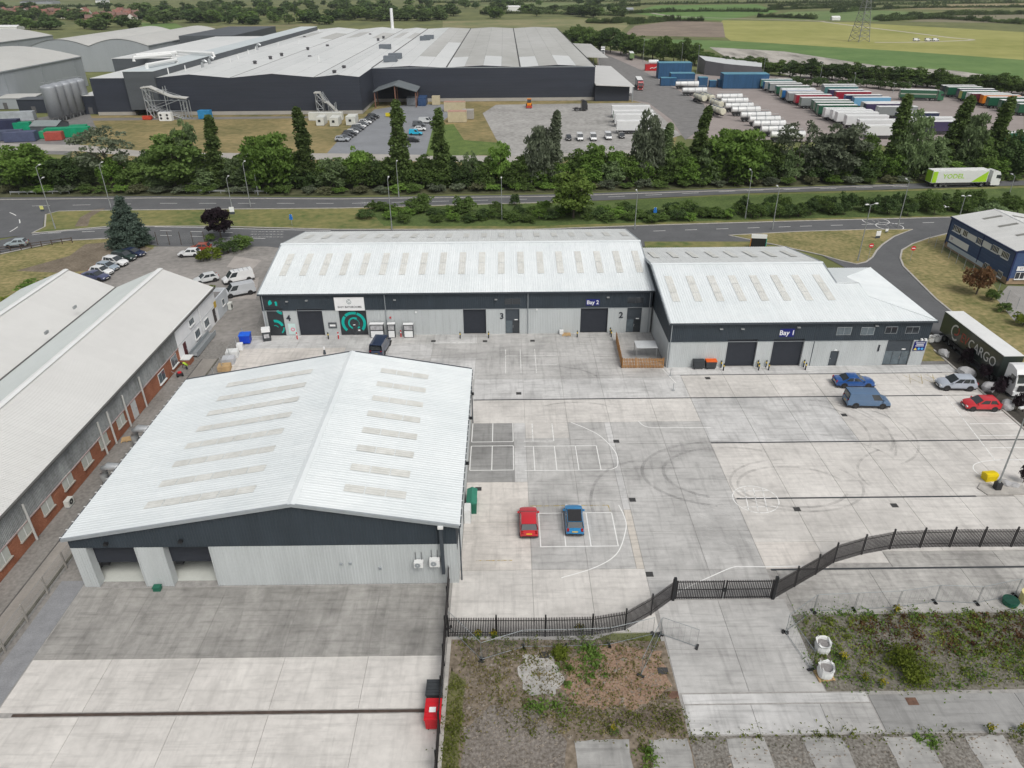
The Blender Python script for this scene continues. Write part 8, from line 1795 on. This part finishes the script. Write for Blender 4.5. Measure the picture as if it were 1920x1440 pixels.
for (px, py, w, h, lab) in ((128, 938, .9, .8, 'white air conditioner box on the ground by brick wall'), (440, 612, .9, 1.1, 'grey box unit against the white workshop wall')):
    y, z = onX(px, py, -43.0); T = empty('outdoor_unit', (-43.0, y, 0), 0, lab, 'air conditioner'); boxo('case', cabin_w, T, -.25, .25, -w/2, w/2, .1, h); m_ = MB(); ring(m_, .08, .3, 0, 6.283, 0, .01, 12); m_.build('fan_grille', plastic, T, (.25, 0, .5), (math.pi/2, 0, math.pi/2)); boxo('foot', trim_gy, T, -.2, .2, -w/2, w/2, 0, .1)
y, z = onX(285, 778, -39.6); T = empty('gutter_length', (-40.2, y, .05), rad(62), 'length of white gutter lying in the works lane', 'gutter'); MB().box(-2, 2, -.12, .12, 0, .03).build('base', frame_w, T); MB().box(-2, 2, -.14, -.11, 0, .14).build('lip', frame_w, T); MB().box(-2, 2, .11, .14, 0, .14).build('lip', frame_w, T)
y, z = onX(395, 650, -42.6); T = empty('steel_ramp', (-42.6, 92.0, 0), 0, 'grey steel access ramp along the white workshop wall', 'ramp')
for s in (-.5, .5): MB().box(s-.04, s+.04, -3.6, 3.6, .1, .8).build('side_rail', trim_gy, T)
MB().box(-.5, .5, -3.6, 3.6, .25, .32).build('deck', steel, T)
# bulk bags, sacks, boulders, trampoline
bagm = mat('bag_white', (.70, .71, .70), .85, .08, 3); gravelm = mat('bag_gravel', (.24, .23, .225), .95, .2, 8)
def bulk(px, py, label, s=1.0, pal=False):
    x, y = G(px, py); T = empty('bulk_bag', (x, y, .12 if pal else 0), random.uniform(-.3, .3), label, 'bag', 'bulk bags'); n = 14; b = MB(); rings = []
    for (z, r, j) in ((0, .42, .02), (.15, .50, .03), (.45, .53, .04), (.75, .50, .04), (.92, .53, .06), (.86, .43, .05), (.72, .42, .02)):
        rings.append([(s*(r+random.uniform(-j, j))*math.copysign(abs(math.cos(2*math.pi*k/n))**.75, math.cos(2*math.pi*k/n)), s*(r+random.uniform(-j, j))*math.copysign(abs(math.sin(2*math.pi*k/n))**.75, math.sin(2*math.pi*k/n)), s*(z+(random.uniform(-.07, .1) if z > .8 else 0))) for k in range(n)])
    for a, c in zip(rings, rings[1:]):
        for k in range(n): b.quad(a[k], a[(k+1) % n], c[(k+1) % n], c[k])
    b.build('sack', bagm, T, smooth=True); MB().poly([(p[0]*.98, p[1]*.98, .74*s) for p in rings[-1]]).build('gravel_fill', gravelm, T)
    for k in range(4): a = .78+k*1.57; MB().tube([(.5*s*math.cos(a-.2), .5*s*math.sin(a-.2), .85*s), (.52*s*math.cos(a), .52*s*math.sin(a), 1.1*s), (.5*s*math.cos(a+.2), .5*s*math.sin(a+.2), .85*s)], .03, 4).build('lifting_loop', bagm, T)
bulk(1540, 1220, 'white bulk bag of gravel, upper of two', 1.05); bulk(1545, 1268, 'white bulk bag of gravel, lower of two on a pallet', 1.05, True); x, y = G(1545, 1268); pallet(x, y, 0, .1, 'wooden pallet under the lower bulk bag')
bulk(1743, 641, 'white sack standing by the corner unit, left one', .9); bulk(1755, 640, 'white sack standing by the corner unit, right one', .9)
stone_m = mat('boulder_stone', (.40, .40, .405), .9, .2, 1.5, fine=1.0, bump=.3)
for i, (px, py, s) in enumerate(((1768, 666, .9), (1812, 702, 1.05), (1853, 731, 1.1), (1888, 764, 1.0), (1884, 908, .6), (1900, 912, .5))):
    x, y = G(px, py); bm = bmesh.new(); bmesh.ops.create_icosphere(bm, subdivisions=2, radius=1)
    for vtx in bm.verts: vtx.co *= random.uniform(.82, 1.1)
    for vtx in bm.verts: vtx.co.z = max(-.35, vtx.co.z*.75)
    me = bpy.data.meshes.new('boulder'); bm.to_mesh(me); bm.free(); me.materials.append(stone_m)
    o = inst('boulder', me, None, (x, y, .3*s), (0, 0, random.uniform(0, 6)), (s*1.15, s*.8, s*.85)); tag(o, ['pale boulder on the grass corner by the unit wall', 'pale boulder in the bed behind the silver SUV', 'pale boulder between SUV and lorry cab', 'pale boulder beside the red hatchback', 'small boulder at the lamp post kerb', 'smaller stone next to the kerb boulder'][i], 'boulder', 'boulders in the planting bed')
x, y = G(1893, 1132); T = empty('netted_bin', (x, y, 0), 0, 'dark green round netted tank at the plot edge', 'tank'); MB().tube([(0, 0, 0), (0, 0, .45)], .55, 16, r2=.62).build('rim', green_m, T); MB().poly([(.6*math.cos(k*.39), .6*math.sin(k*.39), .47) for k in range(16)]).build('net', mat('net_green', (.01, .06, .04), .9, .3, 4), T)
x, y = G(1925, 1128); T = empty('yellow_drum', (x, y, 0), 0, 'pale yellow drum at the frame edge beside the green tank', 'drum'); MB().tube([(0, 0, 0), (0, 0, .9)], .6, 14).build('shell', mat('drum_yellow', (.68, .62, .28), .5, .1, 2), T); MB().tube([(0, 0, .9), (0, 0, .96)], .62, 14).build('lid', MATS['drum_yellow'], T)
for i, (px, py) in enumerate(((1020, 1228), (1262, 1303), (1243, 1258), (1710, 1315))):
    x, y = G(px, py); o = MB().box(-.38, .38, -.3, .3, 0, .02).box(-.3, .3, -.22, .22, .02, .035).build('inspection_cover', mat('cover_rust', (.15, .085, .06), .8, .3, 3) if i in (1, 3) else gul, yard, (x, y, .004))
# gull gliding over the scrub
T = empty('gull', (*onY(1774, 388, 130)[:1], 130, onY(1774, 388, 130)[1]), .4, 'white gull gliding above the scrub near blue office', 'bird'); bm_ = MB(); bm_.tube([(-.28, 0, 0), (-.1, 0, 0), (.12, 0, .01), (.26, 0, .02)], .07, 8, r2=.03)
for s in (-1, 1): bm_.poly([(.08, s*.03, .03), (.14, s*.3, .16), (.02, s*.68, .1), (-.05, s*.3, .13), (-.1, s*.03, .02)])
bm_.poly([(-.26, -.03, 0), (-.26, .03, 0), (-.42, .09, 0), (-.42, -.09, 0)]); bm_.build('body', bagm, T)
# crouching worker in a hi-vis jacket
def worker():
    y, z = onX(352, 692, -42.2); base = (-42.2, y, 0)
    T = empty('person', base, rad(200), 'person in lime hi-vis jacket bending over beside the brick porch', 'person')
    J = [((0, -.02, .52), .15), ((.18, 0, .78), .15), ((.36, 0, .95), .16), ((.46, 0, 1.0), .07), ((.58, 0, 1.02), .105), ((.62, 0, .96), .09),
         ((.05, .12, .5), .095), ((.16, .14, .28), .07), ((.02, .14, .06), .05), ((.12, .14, .04), .045), ((.05, -.14, .5), .095), ((.14, -.15, .28), .07), ((-.02, -.15, .06), .05), ((.08, -.15, .04), .045),
         ((.38, .2, .9), .065), ((.46, .24, .66), .05), ((.54, .2, .45), .04), ((.38, -.22, .9), .065), ((.46, -.26, .66), .05), ((.55, -.2, .45), .04)]
    E_ = [(0, 1), (1, 2), (2, 3), (3, 4), (4, 5), (0, 6), (6, 7), (7, 8), (8, 9), (0, 10), (10, 11), (11, 12), (12, 13), (2, 14), (14, 15), (15, 16), (2, 17), (17, 18), (18, 19)]
    me = bpy.data.meshes.new('body'); me.from_pydata([j[0] for j in J], E_, []); o = bpy.data.objects.new('body', me); COL.objects.link(o); o.parent = T
    md = o.modifiers.new('skin', 'SKIN'); 
    for i, sv in enumerate(me.skin_vertices[0].data): sv.radius = (J[i][1], J[i][1]); sv.use_root = (i == 0)
    sd = o.modifiers.new('sub', 'SUBSURF'); sd.levels = sd.render_levels = 1
    me.materials.append(mat('work_trousers', (.03, .035, .05), .9, .1, 4))
    jk = MB(); jk.tube([(-.06, 0, .56), (.18, 0, .80), (.36, 0, .97), (.44, 0, 1.0)], .205, 12, r2=.15); jk.build('hivis_jacket', mat('hivis', (.42, .62, .05), .7, .08, 4), T, smooth=True)
    MB().tube([(.60, 0, 1.06), (.60, 0, 1.14)], .11, 10, r2=.06).build('cap', plastic, T)
worker()
y, z = onX(338, 700, -42.6); T = empty('garden_machine', (-42.5, y-.4, 0), .5, 'small black and red machine on the ground by the worker', 'machine'); MB().box(-.4, .4, -.25, .25, .15, .45, taper=.05).build('body', plastic, T); MB().box(-.2, .25, -.18, .18, .45, .6).build('cowl', red_s, T); MB().tube([(-.4, 0, .4), (-.9, 0, .9)], .03, 5).build('handle', steel, T)
for sx in (-.3, .3):
    for s in (-1, 1): MB().tube([(sx, s*.24, .14), (sx, s*.32, .14)], .14, 10).build('wheel', rubber, T)

# ================================================================== HAZE in the damp air
hz = MB().box(-9100, 9100, -400, 12100, -1.5, 60).build('haze', [], None)
hm = bpy.data.materials.new('haze'); hm.use_nodes = True; hn = hm.node_tree; hn.nodes.clear()
ho = hn.nodes.new('ShaderNodeOutputMaterial'); hv = hn.nodes.new('ShaderNodeVolumePrincipled'); hv.inputs['Density'].default_value = .00007; hv.inputs['Color'].default_value = (.86, .91, .97, 1); hv.inputs['Anisotropy'].default_value = .2
hn.links.new(hv.outputs[0], ho.inputs['Volume']); hz.data.materials.append(hm); tag(hz, 'thin pale haze in the damp air over the plain', 'haze', None, 'stuff')
